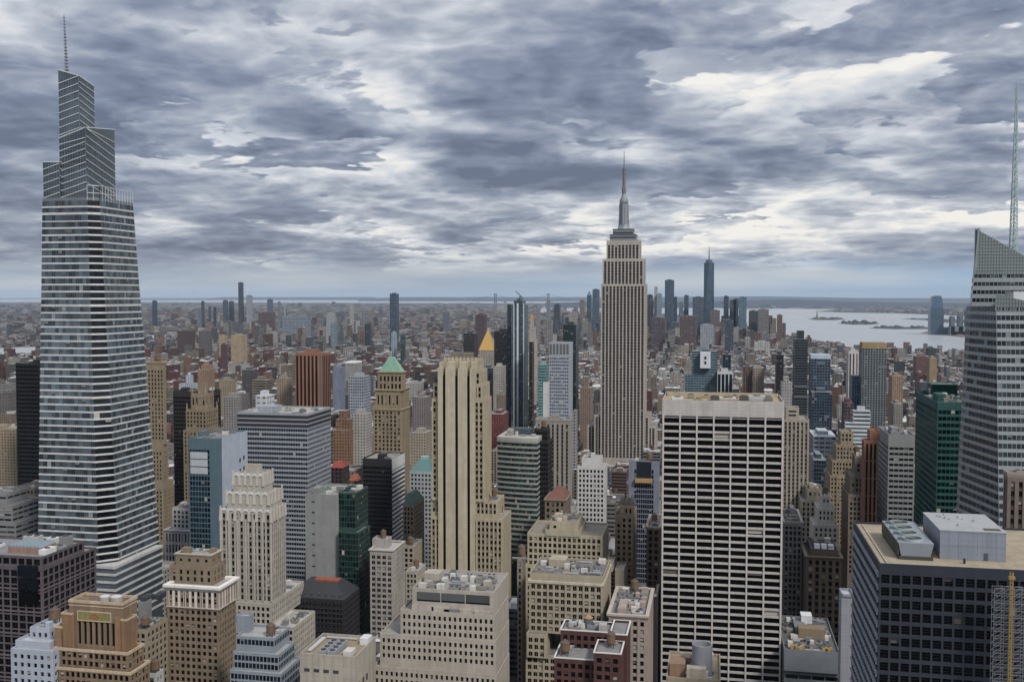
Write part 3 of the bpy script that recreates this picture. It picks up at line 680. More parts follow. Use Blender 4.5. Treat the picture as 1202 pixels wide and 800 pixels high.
# ------------------------------------------------------------------ the tapering glass tower with the stepped crown
def one_tower():
    Yn = 580.0; rows = {}
    def row(py, cs, lean):
        x0, x1, x2, x3 = cs; y0 = Yn + lean
        A = on_y(x0, py, y0); B = on_y(x1, py, y0); z = A.z
        q = ray(x2, py); k = q.x / q.y; yv = (B.x - y0) / (k - 1); C = Vector((k * yv, yv, z))
        q = ray(x3, py); yv = C.x / (q.x / q.y); D = Vector((C.x, yv, z))
        return [Vector((A.x, y0, z)), Vector((B.x, y0, z)), C, D, Vector((A.x, yv, z))]
    lo = row(655, (45, 115.5, 139, 187), 0); hi = row(236, (50, 102.5, 117, 156), 9)
    zb = lo[0].z; zt = hi[0].z
    ctr = (lo[0] + lo[3]) / 2
    root = empty('skyscraper', (ctr.x, ctr.y, 0)); tag(root, 'tapering glass skyscraper ringed by pale floor bands with stepped slanted crown and needle spire', 'skyscraper')
    def at(z):
        f_ = (z - zb) / (zt - zb); return [Vector((a.x + (b.x - a.x) * f_, a.y + (b.y - a.y) * f_, z)) for a, b in zip(lo, hi)]
    z0 = zb - 14
    # glass core
    core = Acc(); bt = at(z0); tp = at(zt + 1)
    # split glass in storeys so that each storey has its own tone
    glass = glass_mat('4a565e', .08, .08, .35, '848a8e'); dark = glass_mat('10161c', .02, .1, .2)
    fl = 4.55; nf = int((zt - z0) / fl); zs = [z0 + i * (zt - z0) / nf for i in range(nf + 1)]
    dk = Acc()
    for i in range(nf):
        A, B = at(zs[i]), at(zs[i + 1])
        for k in range(4):
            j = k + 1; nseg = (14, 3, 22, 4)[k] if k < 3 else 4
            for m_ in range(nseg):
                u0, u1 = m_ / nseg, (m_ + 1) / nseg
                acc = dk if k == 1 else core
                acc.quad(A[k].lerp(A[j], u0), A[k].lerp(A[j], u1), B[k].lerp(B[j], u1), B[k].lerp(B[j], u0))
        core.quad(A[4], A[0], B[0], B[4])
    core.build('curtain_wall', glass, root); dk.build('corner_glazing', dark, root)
    wm = wall_mat('b2b1ad', .5, .2); mull = wall_mat('4a545c', .5, .1)
    mu = Acc()
    for k, nseg in ((0, 28), (2, 40)):
        A, B = at(z0), at(zt)
        for m_ in range(nseg + 1):
            u_ = m_ / nseg; p0, p1 = A[k].lerp(A[k + 1], u_), B[k].lerp(B[k + 1], u_); n = (A[k + 1] - A[k]).cross(Vector((0, 0, 1))).normalized()
            e = (A[k + 1] - A[k]).normalized() * .09
            mu.quad(p0 - e + n * .14, p0 + e + n * .14, p1 + e + n * .14, p1 - e + n * .14)
    mu.build('mullion_lattice', mull, root)
    for i in range(nf):
        zz = zs[i]; h = 1.1 if i % 13 else 1.5
        if i == nf - 3: h = .7
        A, B = at(zz), at(zz + h); a = Acc()
        c0 = sum(A, Vector()) / 5
        def outp(P_, r):
            res = []
            for k in range(5):
                pv, nx_ = P_[k - 1], P_[(k + 1) % 5]
                n1_ = (P_[k] - pv).cross(Vector((0, 0, 1))).normalized(); n2_ = (nx_ - P_[k]).cross(Vector((0, 0, 1))).normalized()
                v_ = (n1_ + n2_).normalized(); res.append(P_[k] + v_ * r / max(.5, v_.dot(n1_)))
            return res
        ins = 0.28
        Ao, Bo = outp(A, ins), outp(B, ins * .6)
        a.prism(Ao, Bo, cap=True)
        a.poly(list(reversed(Ao)))
        a.build('floor_band', wm, root)
    # podium under the taper
    pA = on_y(115, 672, Yn - 6); q = at(zb)
    pod = Acc(); x0, x1 = q[0].x - 2, on_y(136.5, 672, Yn - 2).x
    yb = on_x(191.5, 660, x1).y
    for i in range(9):
        zt_ = zb - 1.5 - i * 5.0
        if i == 0: pod.box(x0, x1, Yn - 3, yb, zt_ - 1.8, zt_)
        else: pod.box(x0, x1, Yn - 3, yb, zt_ - 1.4, zt_)
    pod.build('podium_bands', wm, root)
    pg = Acc(); pg.box(x0 + .6, x1 - .6, Yn - 2.3, yb - .6, 0, zb - 2); pg.build('podium', glass, root)
    # crown
    gl2 = glass_mat('465059', .03, .2, .35); white = wall_mat('c4c8ca', .4, .1)
    T_ = hi; yN = T_[0].y
    def crown(name, xl, xc, xr, ytl, ytc, ytr, zlow, inset, dens=9, dirs=(1, -1)):
        yv = yN + inset
        A = on_y(xl, ytl, yv); C = on_y(xc, ytc, yv); R = on_x(xr, ytr, C.x)
        b_ = Vector((A.x, R.y, A.z + (R.z - C.z)))
        bot = [Vector((p_.x, p_.y, zlow)) for p_ in (A, C, R, b_)]; top = [A, C, R, b_]
        a = Acc(); a.prism(bot, top); body = a.build(name, gl2, root)
        lv = Acc(); gr = Acc()
        for k, sg in ((0, dirs[0]), (1, dirs[1])):
            n = (bot[k + 1] - bot[k]).cross(Vector((0, 0, 1))).normalized() * .25
            H0 = min(top[k].z, top[k + 1].z) - zlow; L = (bot[k + 1] - bot[k]).length
            for i in range(dens):
                zz = zlow + 2 + i * (H0 - 2) / dens; dz = min(L * .30, H0 - (zz - zlow) - .3) * 1.0
                if dz < .5: dz = .5
                p0 = bot[k].copy(); p1 = bot[k + 1].copy(); p0.z = zz if sg > 0 else zz + dz; p1.z = zz + dz if sg > 0 else zz
                lv.bar(p0 + n, p1 + n, .22)
            ns = int(L / 1.8)
            for i in range(ns + 1):
                u_ = i / ns; p0 = bot[k].lerp(bot[k + 1], u_) + n * .4; p1 = top[k].lerp(top[k + 1], u_) + n * .4; gr.bar(p0, p1, .08)
            nz = int(H0 / 3.0)
            for i in range(nz):
                p0 = bot[k] + n * .3; p1 = bot[k + 1] + n * .3; p0.z = p1.z = zlow + i * 3.0; gr.bar(p0, p1, .10)
        for k in range(2): lv.bar(top[k], top[k + 1], .3)
        lv.build('diagonal_fin_lattice', white, body); gr.build('screen_grid', wall_mat('6a757c', .5), body)
        return body
    zc = zt
    crown('crown_tier', 50.5, 69.5, 72, 190, 190, 190, zc, 1.0, 5)
    crown('crown_tier', 69.5, 100, 134, 162, 149.5, 152, zc, 3.0, 9)
    crown('crown_tier', 68.5, 92, 110, 82, 88.5, 101, on_y(92, 160, yN).z, 5.0, 8)
    # open terrace frame on the top of the shaft
    fr = Acc(); zf = on_y(112, 217, yN).z; A = at(zt)
    for k in range(1, 3):
        L = (A[k + 1] - A[k]).length; ns = max(2, int(L / 3))
        for i in range(ns + 1):
            p0 = A[k].lerp(A[k + 1], i / ns); fr.bar(p0, p0 + Vector((0, 0, zf - zt)), .12)
        for zz in (zf, (zf + zt) / 2): fr.bar(Vector((A[k].x, A[k].y, zz)), Vector((A[k + 1].x, A[k + 1].y, zz)), .2)
    fr.build('terrace_frame_lattice', white, root)
    pen = Acc(); pen.prism([q_ + Vector((0, 0, 0)) for q_ in at(zt)], [q_ + Vector((0, 0, 2)) for q_ in at(zt)]); pen.build('roof', flat_mat('6c7073'), root)
    sp = Acc(); b0 = on_y(78.5, 86, yN + 20); tp_ = on_y(75, 17, yN + 20)
    zs_ = [b0.z + i * (tp_.z - b0.z) / 18 for i in range(19)]
    for i in range(18):
        f_ = i / 18; x_ = b0.x + (tp_.x - b0.x) * f_
        sp.cyl(x_, b0.y, zs_[i], zs_[i + 1], .8 - .6 * f_, .76 - .6 * f_, 6); sp.cyl(x_, b0.y, zs_[i] - .25, zs_[i] + .25, 1.5 - .9 * f_, None, 8)
    sp.build('spire', wall_mat('7d858c', .4), root)
    HAND.append((45, 192, 17, 705, Yn - 3, yb, x0, x1, [(x0, x1, Yn - 3, yb, zt)])); LANDM.append((115, 400, 'the tapering glass skyscraper', Yn))
one_tower()

# ------------------------------------------------------------------ the art deco stone skyscraper with the mast
def deco_tower():
    Yv = 1290.0; pier = wall_mat('a0978a', .85, .2); spm = flat_mat('59545a', .6, .1)
    rib = dict(bay=4.4, fl=3.75, fw=.64, fh=.54, rec=.75, sp=1, side=1.0, top=2.2)
    tiers = [(712, 753, 282, 30, 4), (707.5, 758, 304, 36, 2.5), (705.5, 760, 333, 42, 1.5), (697.5, 765, 487, 52, 5, 0), (689.5, 772, 499, 44, 12, 0)]
    T = tiers_world(Yv, tiers)
    b = Bld('skyscraper', 'tall grey limestone art deco skyscraper with setbacks, silver mast and antenna', 'skyscraper', ((T[3][0] + T[3][1]) / 2, Yv + 28, 0))
    for i, (x0, x1, y0, y1, z1) in enumerate(T):
        z0 = T[i + 1][4] - 1 if i < 2 else 0
        b.tier(x0, x1, y0, y1, z0, z1, dict(rib, top=5.0) if i == 0 else rib, on_y(731, 530, Yv).z - 12)
    # recessed darker centre bays run the height of the shaft
    xc0, xc1 = on_y(724, 400, Yv).x, on_y(740, 400, Yv).x
    cen = Bld.__new__(Bld); b2 = b
    zl, zh = on_y(731, 470, Yv).z, on_y(731, 296, Yv).z
    st = dict(rib, bay=3.6, fw=.6, side=.4)
    b.finish(pier, glass_mat('3a3b42', .08, .2), flat_mat('7d7a76'), spm)
    r = b.root; cx = on_y(732.3, 250, Yv + 22).x; cy = Yv + 22; met = wall_mat('7f858b', .6, .15); dk = flat_mat('3c4046', .5)
    Z = lambda py: on_y(732, py, cy).z
    W_ = lambda px: px * (cy * math.cos(YAW) - cx * math.sin(YAW)) / FPX
    a = Acc()
    for hw, ya, yb_ in ((14.8, 282, 277), (11.6, 277, 270.5)):
        h = W_(hw); a.box(cx - h, cx + h, cy - h * .9, cy + h * .9, Z(ya) - .5, Z(yb_))
    mb_ = a.build('mast_base', met, r)
    for hw, za_ in ((15.2, 276.8), (12.0, 270.3)):
        a = Acc(); h = W_(hw); ring(a, cx - h, cx + h, cy - h * .9, cy + h * .9, Z(za_) - .4, Z(za_) + 1.3, 1.0); a.build('terrace_rail', flat_mat('565a60', .5), mb_)
    for hw, ya, yb_ in ((14.9, 280.5, 278.5), (11.7, 275, 272.5)):
        a = Acc(); h = W_(hw); ring(a, cx - h, cx + h, cy - h * .9 - .1, cy + h * .9, Z(ya), Z(yb_), .5); a.build('terrace_glazing', flat_mat('3a3d42', .3), mb_)
    a = Acc(); a.cyl(cx, cy, Z(269.5), Z(238), W_(4.6), W_(4.2), 16); a.cyl(cx, cy, Z(270.3), Z(264), W_(8.0), W_(5.6), 8); shaft = a.build('mast', met, r)
    a = Acc()
    for k in range(4):
        an = k * math.pi / 2; e = Vector((math.cos(an), math.sin(an), 0)); s_ = Vector((-e.y, e.x, 0)) * W_(1.1)
        c0 = Vector((cx, cy, Z(269.5))); r0, r1 = W_(6.4), W_(5.3)
        p0 = c0 + e * r0; p1 = Vector((cx, cy, Z(239))) + e * r1; q0 = c0; q1 = Vector((cx, cy, Z(239)))
        a.prism([p0 - s_, p0 + s_, q0 + s_, q0 - s_], [p1 - s_, p1 + s_, q1 + s_, q1 - s_])
    a.build('mast_wing', met, shaft)
    a = Acc(); a.box(cx - W_(1.3), cx + W_(1.3), cy - W_(4.9), cy - W_(4.0), Z(268), Z(242)); a.build('mast_window', dk, shaft)
    a = Acc(); a.cyl(cx, cy, Z(238), Z(234.5), W_(5.2), W_(5.0), 16); a.cyl(cx, cy, Z(234.5), Z(229), W_(4.4), W_(2.4), 16); a.cyl(cx, cy, Z(229), Z(226), W_(2.3), None, 12); a.build('mast_cap', met, r)
    a = Acc(); a.cyl(cx, cy, Z(226.5), Z(220), W_(2.6), None, 10); a.cyl(cx, cy, Z(220), Z(197), W_(1.7), W_(1.3), 8)
    for py in range(199, 220, 3): a.cyl(cx, cy, Z(py), Z(py) + .9, W_(2.1), None, 8)
    a.cyl(cx, cy, Z(197), Z(176.5), W_(.65), W_(.25), 6); a.build('antenna', flat_mat('6e6f70', .5), r)
    HAND.append((688, 772, 176, 531, Yv, Yv + 66, T[4][0], T[4][1], T)); LANDM.append((731, 440, 'the stone skyscraper with the mast', Yv))
deco_tower()

# ------------------------------------------------------------------ faceted glass skyscraper at the edge, with lattice mast
def faceted_tower():
    root = None; Y1, Y2 = 566.0, 528.0
    x_r = on_y(1300, 400, Y2).x
    A0 = on_y(1123.5, 640, Y1 + 6); A1 = on_y(1141, 350, Y1); A2 = on_y(1148, 267.5, Y1 - 2)
    root = empty('skyscraper', ((A0.x + x_r) / 2, Y1 + 20, 0)); tag(root, 'pale faceted glass skyscraper with slanted roof edge and lattice mast, cut off by the frame', 'skyscraper')
    glass = glass_mat('262c31', .12, .12, .15, '6d7478'); band = wall_mat('8b9294', .45, .14, .1); scr = wall_mat('7d8888', .45, .1)
    zA0, zA1 = A0.z, A1.z
    yb = Y1 + 11
    def low(z):      # lower front volume, footprint at height z
        f_ = (z - zA0) / (zA1 - zA0); a = A0.lerp(A1, f_); a.z = z
        px = 1174 - 5 * f_; q = on_y(1172, 600, Y2 + 10 * f_); B0 = on_y(1174, 640, Y2); B1 = on_y(1169.5, 347, Y2 + 12); b_ = B0.lerp(B1, f_); b_.z = z
        return [a, b_, Vector((x_r, b_.y, z)), Vector((x_r, yb, z)), Vector((a.x, yb, z))]
    def up(z):
        f_ = (z - zA1) / (A2.z - zA1); a = A1.lerp(A2, f_); a.z = z
        return [a, Vector((x_r, a.y, z)), Vector((x_r, yb, z)), Vector((a.x + 2, yb, z))]
    zl0 = zA0 - 40; zl1 = on_y(1190, 356, Y2 + 12).z
    fl = 4.2; nf = int((zl1 - zl0) / fl); g = Acc(); pg = Acc()
    segs = (9, 22, 1, 1, 14)
    def storey(fun, z0_, z1_, segs):
        A, B = fun(z0_), fun(z1_); n = len(A)
        for k in range(n):
            j = (k + 1) % n
            for m_ in range(segs[k]):
                u0, u1 = m_ / segs[k], (m_ + 1) / segs[k]
                g.quad(A[k].lerp(A[j], u0), A[k].lerp(A[j], u1), B[k].lerp(B[j], u1), B[k].lerp(B[j], u0))
                nn = (A[j] - A[k]).cross(Vector((0, 0, 1))).normalized() * .12; e = (A[j] - A[k]).normalized() * .10
                if segs[k] > 3:
                    p0 = A[k].lerp(A[j], u0) + nn; p1 = B[k].lerp(B[j], u0) + nn; pg.quad(p0 - e, p0 + e, p1 + e, p1 - e)
    def bnd(fun, z0_, h, r=.14):
        A, B = fun(z0_), fun(z0_ + h); c = sum(A, Vector()) / len(A)
        def o_(P_): return [q + (Vector((q.x - c.x, q.y - c.y, 0))).normalized() * r * 1.3 for q in P_]
        a = Acc(); Ao, Bo = o_(A), o_(B); a.prism(Ao, Bo); a.poly(list(reversed(Ao))); a.build('floor_band', band, root)
    for i in range(nf):
        z = zl0 + i * fl; storey(low, z, z + fl, segs); bnd(low, z, 1.75)
    zu1 = on_y(1150, 312, Y1).z; z = zl0 + nf * fl; n2 = int((zu1 - z) / fl)
    for i in range(n2): storey(up, z + i * fl, z + (i + 1) * fl, (26, 1, 1, 12)); bnd(up, z + i * fl, 2.2)
    g.build('curtain_wall', glass, root); pg.build('mullion_lattice', band, root)
    # glazed screen rising past the lower roof, sloping away
    def screen(pl, pr, zlow, nv, nh, name):
        a = Acc(); L = Vector((pl.x, pl.y, zlow)); R = Vector((pr.x, pr.y, zlow)); bk = Vector((0, .5, 0))
        a.prism([L, R, R + bk, L + bk], [pl, pr, pr + bk, pl + bk]); s_ = a.build(name, glass_mat('b9c4c2', .0, .3, 0.0, var=.3), root)
        gr = Acc(); f_ = Vector((0, -.12, 0))
        for i in range(nv + 1):
            u_ = i / nv; gr.bar(L.lerp(R, u_) + f_, pl.lerp(pr, u_) + f_, .13)
        H_ = max(pl.z, pr.z) - zlow
        for i in range(nh + 1):
            zz = zlow + H_ * i / nh
            u1 = 1.0 if zz <= min(pl.z, pr.z) else (pl.z - zz) / (pl.z - pr.z) if pl.z > pr.z else 1
            if u1 > .02: gr.bar(L + Vector((0, 0, zz - zlow)) + f_, L.lerp(R, u1) + Vector((0, 0, zz - zlow)) + f_, .13)
        gr.build('screen_grid', scr, s_)
    U = up(z + n2 * fl)
    pr = on_y(1232, 316, A2.y); screen(Vector((U[0].x, U[0].y, A2.z)), Vector((pr.x, U[0].y, pr.z)), z + n2 * fl, 26, 14, 'crown_screen')
    e = Acc(); q_ = up(z + n2 * fl); bt = Vector((A2.x, A2.y, A2.z))
    e.prism([q_[0], q_[0] + Vector((1, 0, 0)), Vector((q_[0].x + 1, Y1 + 1.5, q_[0].z)), Vector((q_[0].x, Y1 + 1.5, q_[0].z))], [bt, bt + Vector((1, 0, 0)), Vector((bt.x + 1, Y1 + 1.5, bt.z - 1)), Vector((bt.x, Y1 + 1.5, bt.z - 1))]); e.build('side_screen', scr, root)
    Lw = low(zl0 + nf * fl)
    tl = on_y(1169, 345, Lw[1].y); tr = on_y(1230, 380, Lw[1].y); screen(tl, Vector((tr.x, tr.y, max(tr.z, Lw[1].z + .5))), Lw[1].z - 2, 18, 4, 'lower_screen')
    a = Acc(); m0 = on_y(1187, 350, Y1 - 14); m1 = on_y(1230, 372, Y1 - 14); zt = on_y(1190, 342, Y1 - 14).z
    a.box(m0.x, m1.x, Y1 - 18, Y1 - 3, Lw[1].z, zt); a.build('mechanical_box', wall_mat('c3c6c6', .5, .1), root)
    # lattice mast
    mx, my = on_y(1189.5, 290, Y1 + 24).x, Y1 + 24; zb = U[0].z; ztp = on_y(1193.5, 97, my).z; mt = wall_mat('9fb4b4', .4, .08)
    a = Acc(); n = 26
    for i in range(n):
        f0, f1 = i / n, (i + 1) / n; r0, r1 = 1.9 - 1.6 * f0, 1.9 - 1.6 * f1; z0_, z1_ = zb + (ztp - zb) * f0, zb + (ztp - zb) * f1
        c0 = [Vector((mx + r0 * sx, my + r0 * sy, z0_)) for sx, sy in ((-1, -1), (1, -1), (1, 1), (-1, 1))]
        c1 = [Vector((mx + r1 * sx, my + r1 * sy, z1_)) for sx, sy in ((-1, -1), (1, -1), (1, 1), (-1, 1))]
        for k in range(4):
            a.bar(c0[k], c1[k], .19 - .08 * f0); a.bar(c0[k], c1[(k + 1) % 4], .13); a.bar(c0[k], c0[(k + 1) % 4], .14)
    a.cyl(mx, my, zb, ztp, .55, .12, 6)
    a.build('mast', mt, root)
    HAND.append((1124, 1300, 97, 602, Y2, yb, A0.x, x_r, [(A0.x, x_r, Y2, yb, zl1)])); LANDM.append((1165, 430, 'the faceted glass skyscraper', Y1))
faceted_tower()

# ------------------------------------------------------------------ near and middle buildings, with real window openings
BT, OT, TT = 'building', 'office tower', 'tower'
P = STY['punch']

# purple granite office at the lower left
T0 = [(-70, 49, 650, ('b', 99), 0), (-70, 49.2, 664, ('b', 113), .05)]
st = dict(bay=4.5, fl=3.9, fw=.82, fh=.84, rec=.6, side=.8, top=1.0)
b = geo('office_building', 'purple granite office with deep dark window bays and ribbed skylight roof', BT, 455, T0, st, '544b50', '0c1016', 770, '7c7d7f', parts=100, div=(2, 1), blind=.0, clut=0, lm='the purple granite office', frame=flat_mat('3d383c'))
x0, x1, y0, y1, z1 = b.T[0]
a = Acc(); xs, xe, ys, ye = x0 + 34, x1 - 7, y0 + 8, y1 - 14
a.box(xs, xe, ys, ye, z1 - 1.1, z1 + 2.2)
sk = b.part('skylight_base', a, wall_mat('8d6e5b'))
a = Acc(); n = 9; dx = (xe - xs) / n
for i in range(n):
    xx = xs + i * dx; a.prism([(xx, ys, z1 + 2.2), (xx + dx * .96, ys, z1 + 2.2), (xx + dx * .96, ye, z1 + 2.2), (xx, ye, z1 + 2.2)], [(xx + dx * .4, ys, z1 + 3.4), (xx + dx * .56, ys, z1 + 3.4), (xx + dx * .56, ye, z1 + 3.4), (xx + dx * .4, ye, z1 + 3.4)])
a.build('skylight_panel', flat_mat('8a9aa2', .3, .2, .1), sk)
for k, (fx, fy, wx, wy, h, c) in enumerate([(.42, .08, 7, 4, 2.5, 'b9bab8'), (.93, .25, 4, 9, 3, 'd0d2d0'), (.95, .55, 5, 4, 2.2, '8a8d8c'), (.55, .9, 9, 5, 4, 'a9a7a2'), (.75, .92, 6, 4, 3.5, 'c5c6c3'), (.9, .86, 5, 5, 5, '7d7f80'), (.36, .5, 4, 4, 2, 'c9cacb')]):
    ac_unit(b.root, x0 + fx * (x1 - x0), y0 + 3 + fy * (y1 - y0 - 6), z1 - 1.1, wx, wy, h, c, 2 if wx > 6 else 1)
a = Acc(); nx_ = x1 - 3
for i in range(3):
    a.box(on_y(24, 660, 455).x, on_y(45, 660, 455).x, y0 - 2.4 + i * .3, y0 - .2, z1 - 10 - i * 7, z1 - 4.5 - i * 7)
b.part('bay_window', a, glass_mat('161c24', 0, .08))
for k in range(7):
    a = Acc(); zz = z1 - 5.0 - k * 11.7; tx1, ty1 = (x1, y1) if k == 0 else (b.T[1][1], b.T[1][3]); ring(a, x0 - .12, tx1 + .12, y0 - .12, ty1 + .12, zz - .9, zz, .3); b.part('belt_course', a, wall_mat('5d5358'))

geo('office_building', 'small pale blue grey building with stepped top and penthouse below the purple granite office', BT, 396,
    [(35, 58, 736, '16', 10), (18, 58, 752, '30', 4), (12.5, 62, 762, '34')], dict(P, bay=3.4, fw=0.52, fh=0.56), '99a1ad', '2a3138', 830, 'a7a9aa', clut=4, seed=5, amp=.12, lm='the pale blue grey building', parts=30)

# orange brick deco building with the gilded panels
b = geo('brick_building', 'orange brick art deco tower with green and gold panels near its top', TT, 402,
    [(81, 144, 706, ('b', 161), 1), (63.5, 150, 763, ('b', 169), -1.5), (62, 153, 786, ('b', 176), -3.5)],
    [dict(P, bay=3.0, fl=12.2, fh=.86, fw=0.56, top=8.4, rec=.8, side=3.6), dict(P, bay=2.7, fl=3.6, fw=0.66, fh=0.66, top=.8), dict(P, bay=2.7, fw=0.66, fh=.66, top=.8)], '77624a', '141518', 850, '6b5a4a', parts=60, clut=0, lm='the orange brick deco tower', amp=.35, blind=.25, finish=False)
x0, x1, y0, y1, z1 = b.T[0]; buff = wall_mat('b09a7c', .85, .3)
b.finish(*b.args)
def panel(px0, px1, pyt, pyb, Yp):
    A_, B_ = on_y(px0, pyt, Yp), on_y(px1, pyb, Yp); a = Acc(); a.box(A_.x, B_.x, Yp - .25, Yp, B_.z, A_.z, 0, True)
    o = b.part('ornament_panel', a, flat_mat('868045', .5, .1, .5, .6))
    a = Acc(); cx, cz, r_ = (A_.x + B_.x) / 2, B_.z + .5, (A_.z - B_.z) * .66
    for i in range(10):
        t0, t1 = math.pi * i / 10, math.pi * (i + 1) / 10
        for r0, r1, mi in ((0, r_ * .45, 0), (r_ * .7, r_, 0)):
            a.quad((cx + r0 * math.cos(t1), Yp - .28, cz + r0 * math.sin(t1)), (cx + r0 * math.cos(t0), Yp - .28, cz + r0 * math.sin(t0)), (cx + r1 * math.cos(t0), Yp - .28, cz + r1 * math.sin(t0)), (cx + r1 * math.cos(t1), Yp - .28, cz + r1 * math.sin(t1)))
    a.build('sunburst_pattern', flat_mat('9a4a2c', .6), o)
    a = Acc()
    for xx0, xx1, zz0, zz1 in ((A_.x - .4, B_.x + .4, A_.z, A_.z + .45), (A_.x - .4, B_.x + .4, B_.z - .45, B_.z), (A_.x - .4, A_.x, B_.z, A_.z), (B_.x, B_.x + .4, B_.z, A_.z)): a.box(xx0, xx1, Yp - .4, Yp, zz0, zz1, 0, True)
    a.build('panel_frame', buff, o)
panel(92, 130, 717, 729, y0 - .02)
a = Acc(); zc = z1 - 3.5; a.box(x1 + .02, x1 + .25, y0 + 5, y1 - 6, z1 - 7.5, z1 - 3.2, 0, True); b.part('ornament_panel', a, flat_mat('868045', .5, .1, .5, .6))
for i, (tx0, tx1, ty0, ty1, tz) in enumerate(b.T):
    a = Acc(); ring(a, tx0 - .25, tx1 + .25, ty0 - .25, ty1 + .25, tz - .9, tz + .3, .8); b.part('coping', a, buff)
    if i == 0: a = Acc(); ring(a, tx0 - .18, tx1 + .18, ty0 - .18, ty1 + .18, tz - 2.3, tz - 1.8, .4); b.part('string_course', a, buff)
a = Acc(); zb_ = b.T[1][4]
b.part('pilaster_rib', a, wall_mat('a87848'))
for pa_, pb_, py_, dd in ((72, 84.5, 719, 22), (64, 73, 735, 20), (142, 149, 727, 7)):
    q0, q1 = on_y(pa_, py_, y0 - .8), on_y(pb_, py_, y0 - .8); a = Acc(); a.box(q0.x, q1.x, y0 - .8, y0 + dd, zb_ - 1, q0.z); bt_ = b.part('corner_buttress', a, wall_mat('80603f', .85, .45)); a = Acc(); ring(a, q0.x - .2, q1.x + .2, y0 - 1.0, y0 + dd + .2, q0.z - .5, q0.z + .3, .6); a.build('coping', buff, bt_)
a = Acc()
for px, w_ in ((85, 1.2), (139, 1.4)):
    q = on_y(px, 715, y0); a.box(q.x - w_, q.x + w_, y0 - .9, y0 + .2, zb_ - 2, z1 - 6)
b.part('corner_buttress', a, wall_mat('83623f', .85, .35))
for k, (tx, ty, r_) in enumerate(((.55, .45, 2.6), (.75, .5, 2.9))):
    a = Acc(); cx, cy = x0 + tx * (x1 - x0), y0 + ty * (y1 - y0); a.cyl(cx, cy, z1 - 1.1, z1 + 1.2, r_, None, 16); o = b.part('cooling_tower', a, flat_mat('a09a90', .6)); a = Acc(); a.cyl(cx, cy, z1 + 1.2, z1 + 1.4, r_ * .8, None, 16); a.build('fan', flat_mat('c8cac8', .5), o)
a = Acc(); a.box(x0 + 2, x0 + 8, y0 + 3, y1 - 8, z1 - 1.1, z1 + .8); b.part('bulkhead', a, wall_mat('8f7b63'))

geo('stone_building', 'long low tan building behind the orange brick deco tower with small grid windows', BT, 470,
    [(150, 172, 738, ('b', 197), 0)], dict(P, bay=3.4, fw=0.65, fh=0.66), '8c7f69', '1f2325', 830, '57544f', parts=40, clut=3, seed=8, amp=.2, lm='the low tan building', side_st=dict(P, bay=3.6, fw=0.65, fh=0.66))
b = geo('mechanical_building', 'grey plant block with open cooling frames left of the white corniced brown tower', BT, 520,
    [(162, 178, 706, 26, 0)], None, '7d7f7f', '2a2f33', 740, '55585a', clut=0, amp=.15)
x0, x1, y0, y1, z1 = b.T[0]
for k in range(2): ac_unit(b.root, x0 + 2 + k * 5, y0 + 6 + 6 * k, z1 - 1, 4, 8, 3, '3c4146', 1)
geo('office_building', 'low white roofed office between the orange deco tower and the brown corniced tower', BT, 430,
    [(172, 192, 790, 26, 0)], dict(P, bay=3), 'a9aaa6', '2a2f33', 840, 'b4b5b2', clut=3, seed=3, amp=.15)

# brown tower with the white cornice
b0 = geo('stone_building', 'brown and buff brick tower with bright white cornice and tan penthouse', TT, 492,
    [(206, 248, 650, ('b', 260), 9), (199, 250, 664, ('b', 264), 6), (196, 257, 687, ('b', 277)), (196.3, 256.5, 712, ('b', 276.4), .3)],
    [dict(P, bay=5, fw=0.32, fh=0.46), dict(P, bay=4, fw=0.40), dict(P, bay=3.3, fw=0.56, fh=0.68, top=2.6), dict(P, bay=3.3, fw=0.60, fh=0.61, top=1.0)],
    '7d6c56', '15181a', 850, '9b968b', parts=100, pier=(3, .8, .25), clut=3, seed=12, corn={2: ('d8d4cc', 3.2, 1.6), 0: ('a69a88', 1.2, .6)}, lm='the brown tower with white cornice', amp=.28, par=1.0)
b_ = HAND[-1]
x0, x1, y0, y1, z1 = b0.T[2]; zz = on_y(225, 712, 492).z; a = Acc(); nb = max(1, round((x1 - x0 - 1.2) / 3.3)); bw = (x1 - x0 - 1.2) / nb
for k in range(nb + 1): xx = x0 + .6 + k * bw; a.box(xx - .72, xx + .72, y0 - .22, y0 + .02, zz, z1 - 3.3)
nb = max(1, round((y1 - y0 - 1.2) / 3.3)); bw = (y1 - y0 - 1.2) / nb
for k in range(nb + 1): yy = y0 + .6 + k * bw; a.box(x1 - .02, x1 + .22, yy - .72, yy + .72, zz, z1 - 3.3)
b0.part('pilaster_rib', a, wall_mat('c9bcb2', .8, .2))
a = Acc(); ring(a, x0 - .35, x1 + .35, y0 - .35, y1 + .35, zz - .6, zz, .5); b0.part('string_course', a, wall_mat('b9ab9e', .8, .2))
# deco tower with pale scalloped crown
b = geo('stone_building', 'pale grey stone deco tower with scalloped white crown and many setbacks', TT, 560,
    [(288, 304, 545, ('b', 308), 12), (274, 309, 556, ('b', 320), 6), (266, 315, 578, ('b', 331), 3), (259, 318, 598, ('b', 335)), (244, 318, 706, ('b', 357), -4), (236, 345, 732, ('b', 370), -8)],
    [None, dict(P, bay=4.4, fl=11, fh=0.68, fw=0.42, top=3.4, rec=.7, side=1), dict(P, bay=4.4, fl=9, fh=0.66, fw=0.42, top=2.4, rec=.7), dict(P, bay=2.9, fl=4.1, sp=1, fw=.6, fh=.7, top=2, rec=.5)] + [dict(P, bay=3.0, fw=0.60, fh=0.64)] * 2,
    'a29b8e', '191b1d', 770, roof='a8a6a1', spand='8a847a', parts=100, clut=0, lm='the pale scalloped deco tower', amp=.25)
whit = wall_mat('c9c6bf', .7, .12)
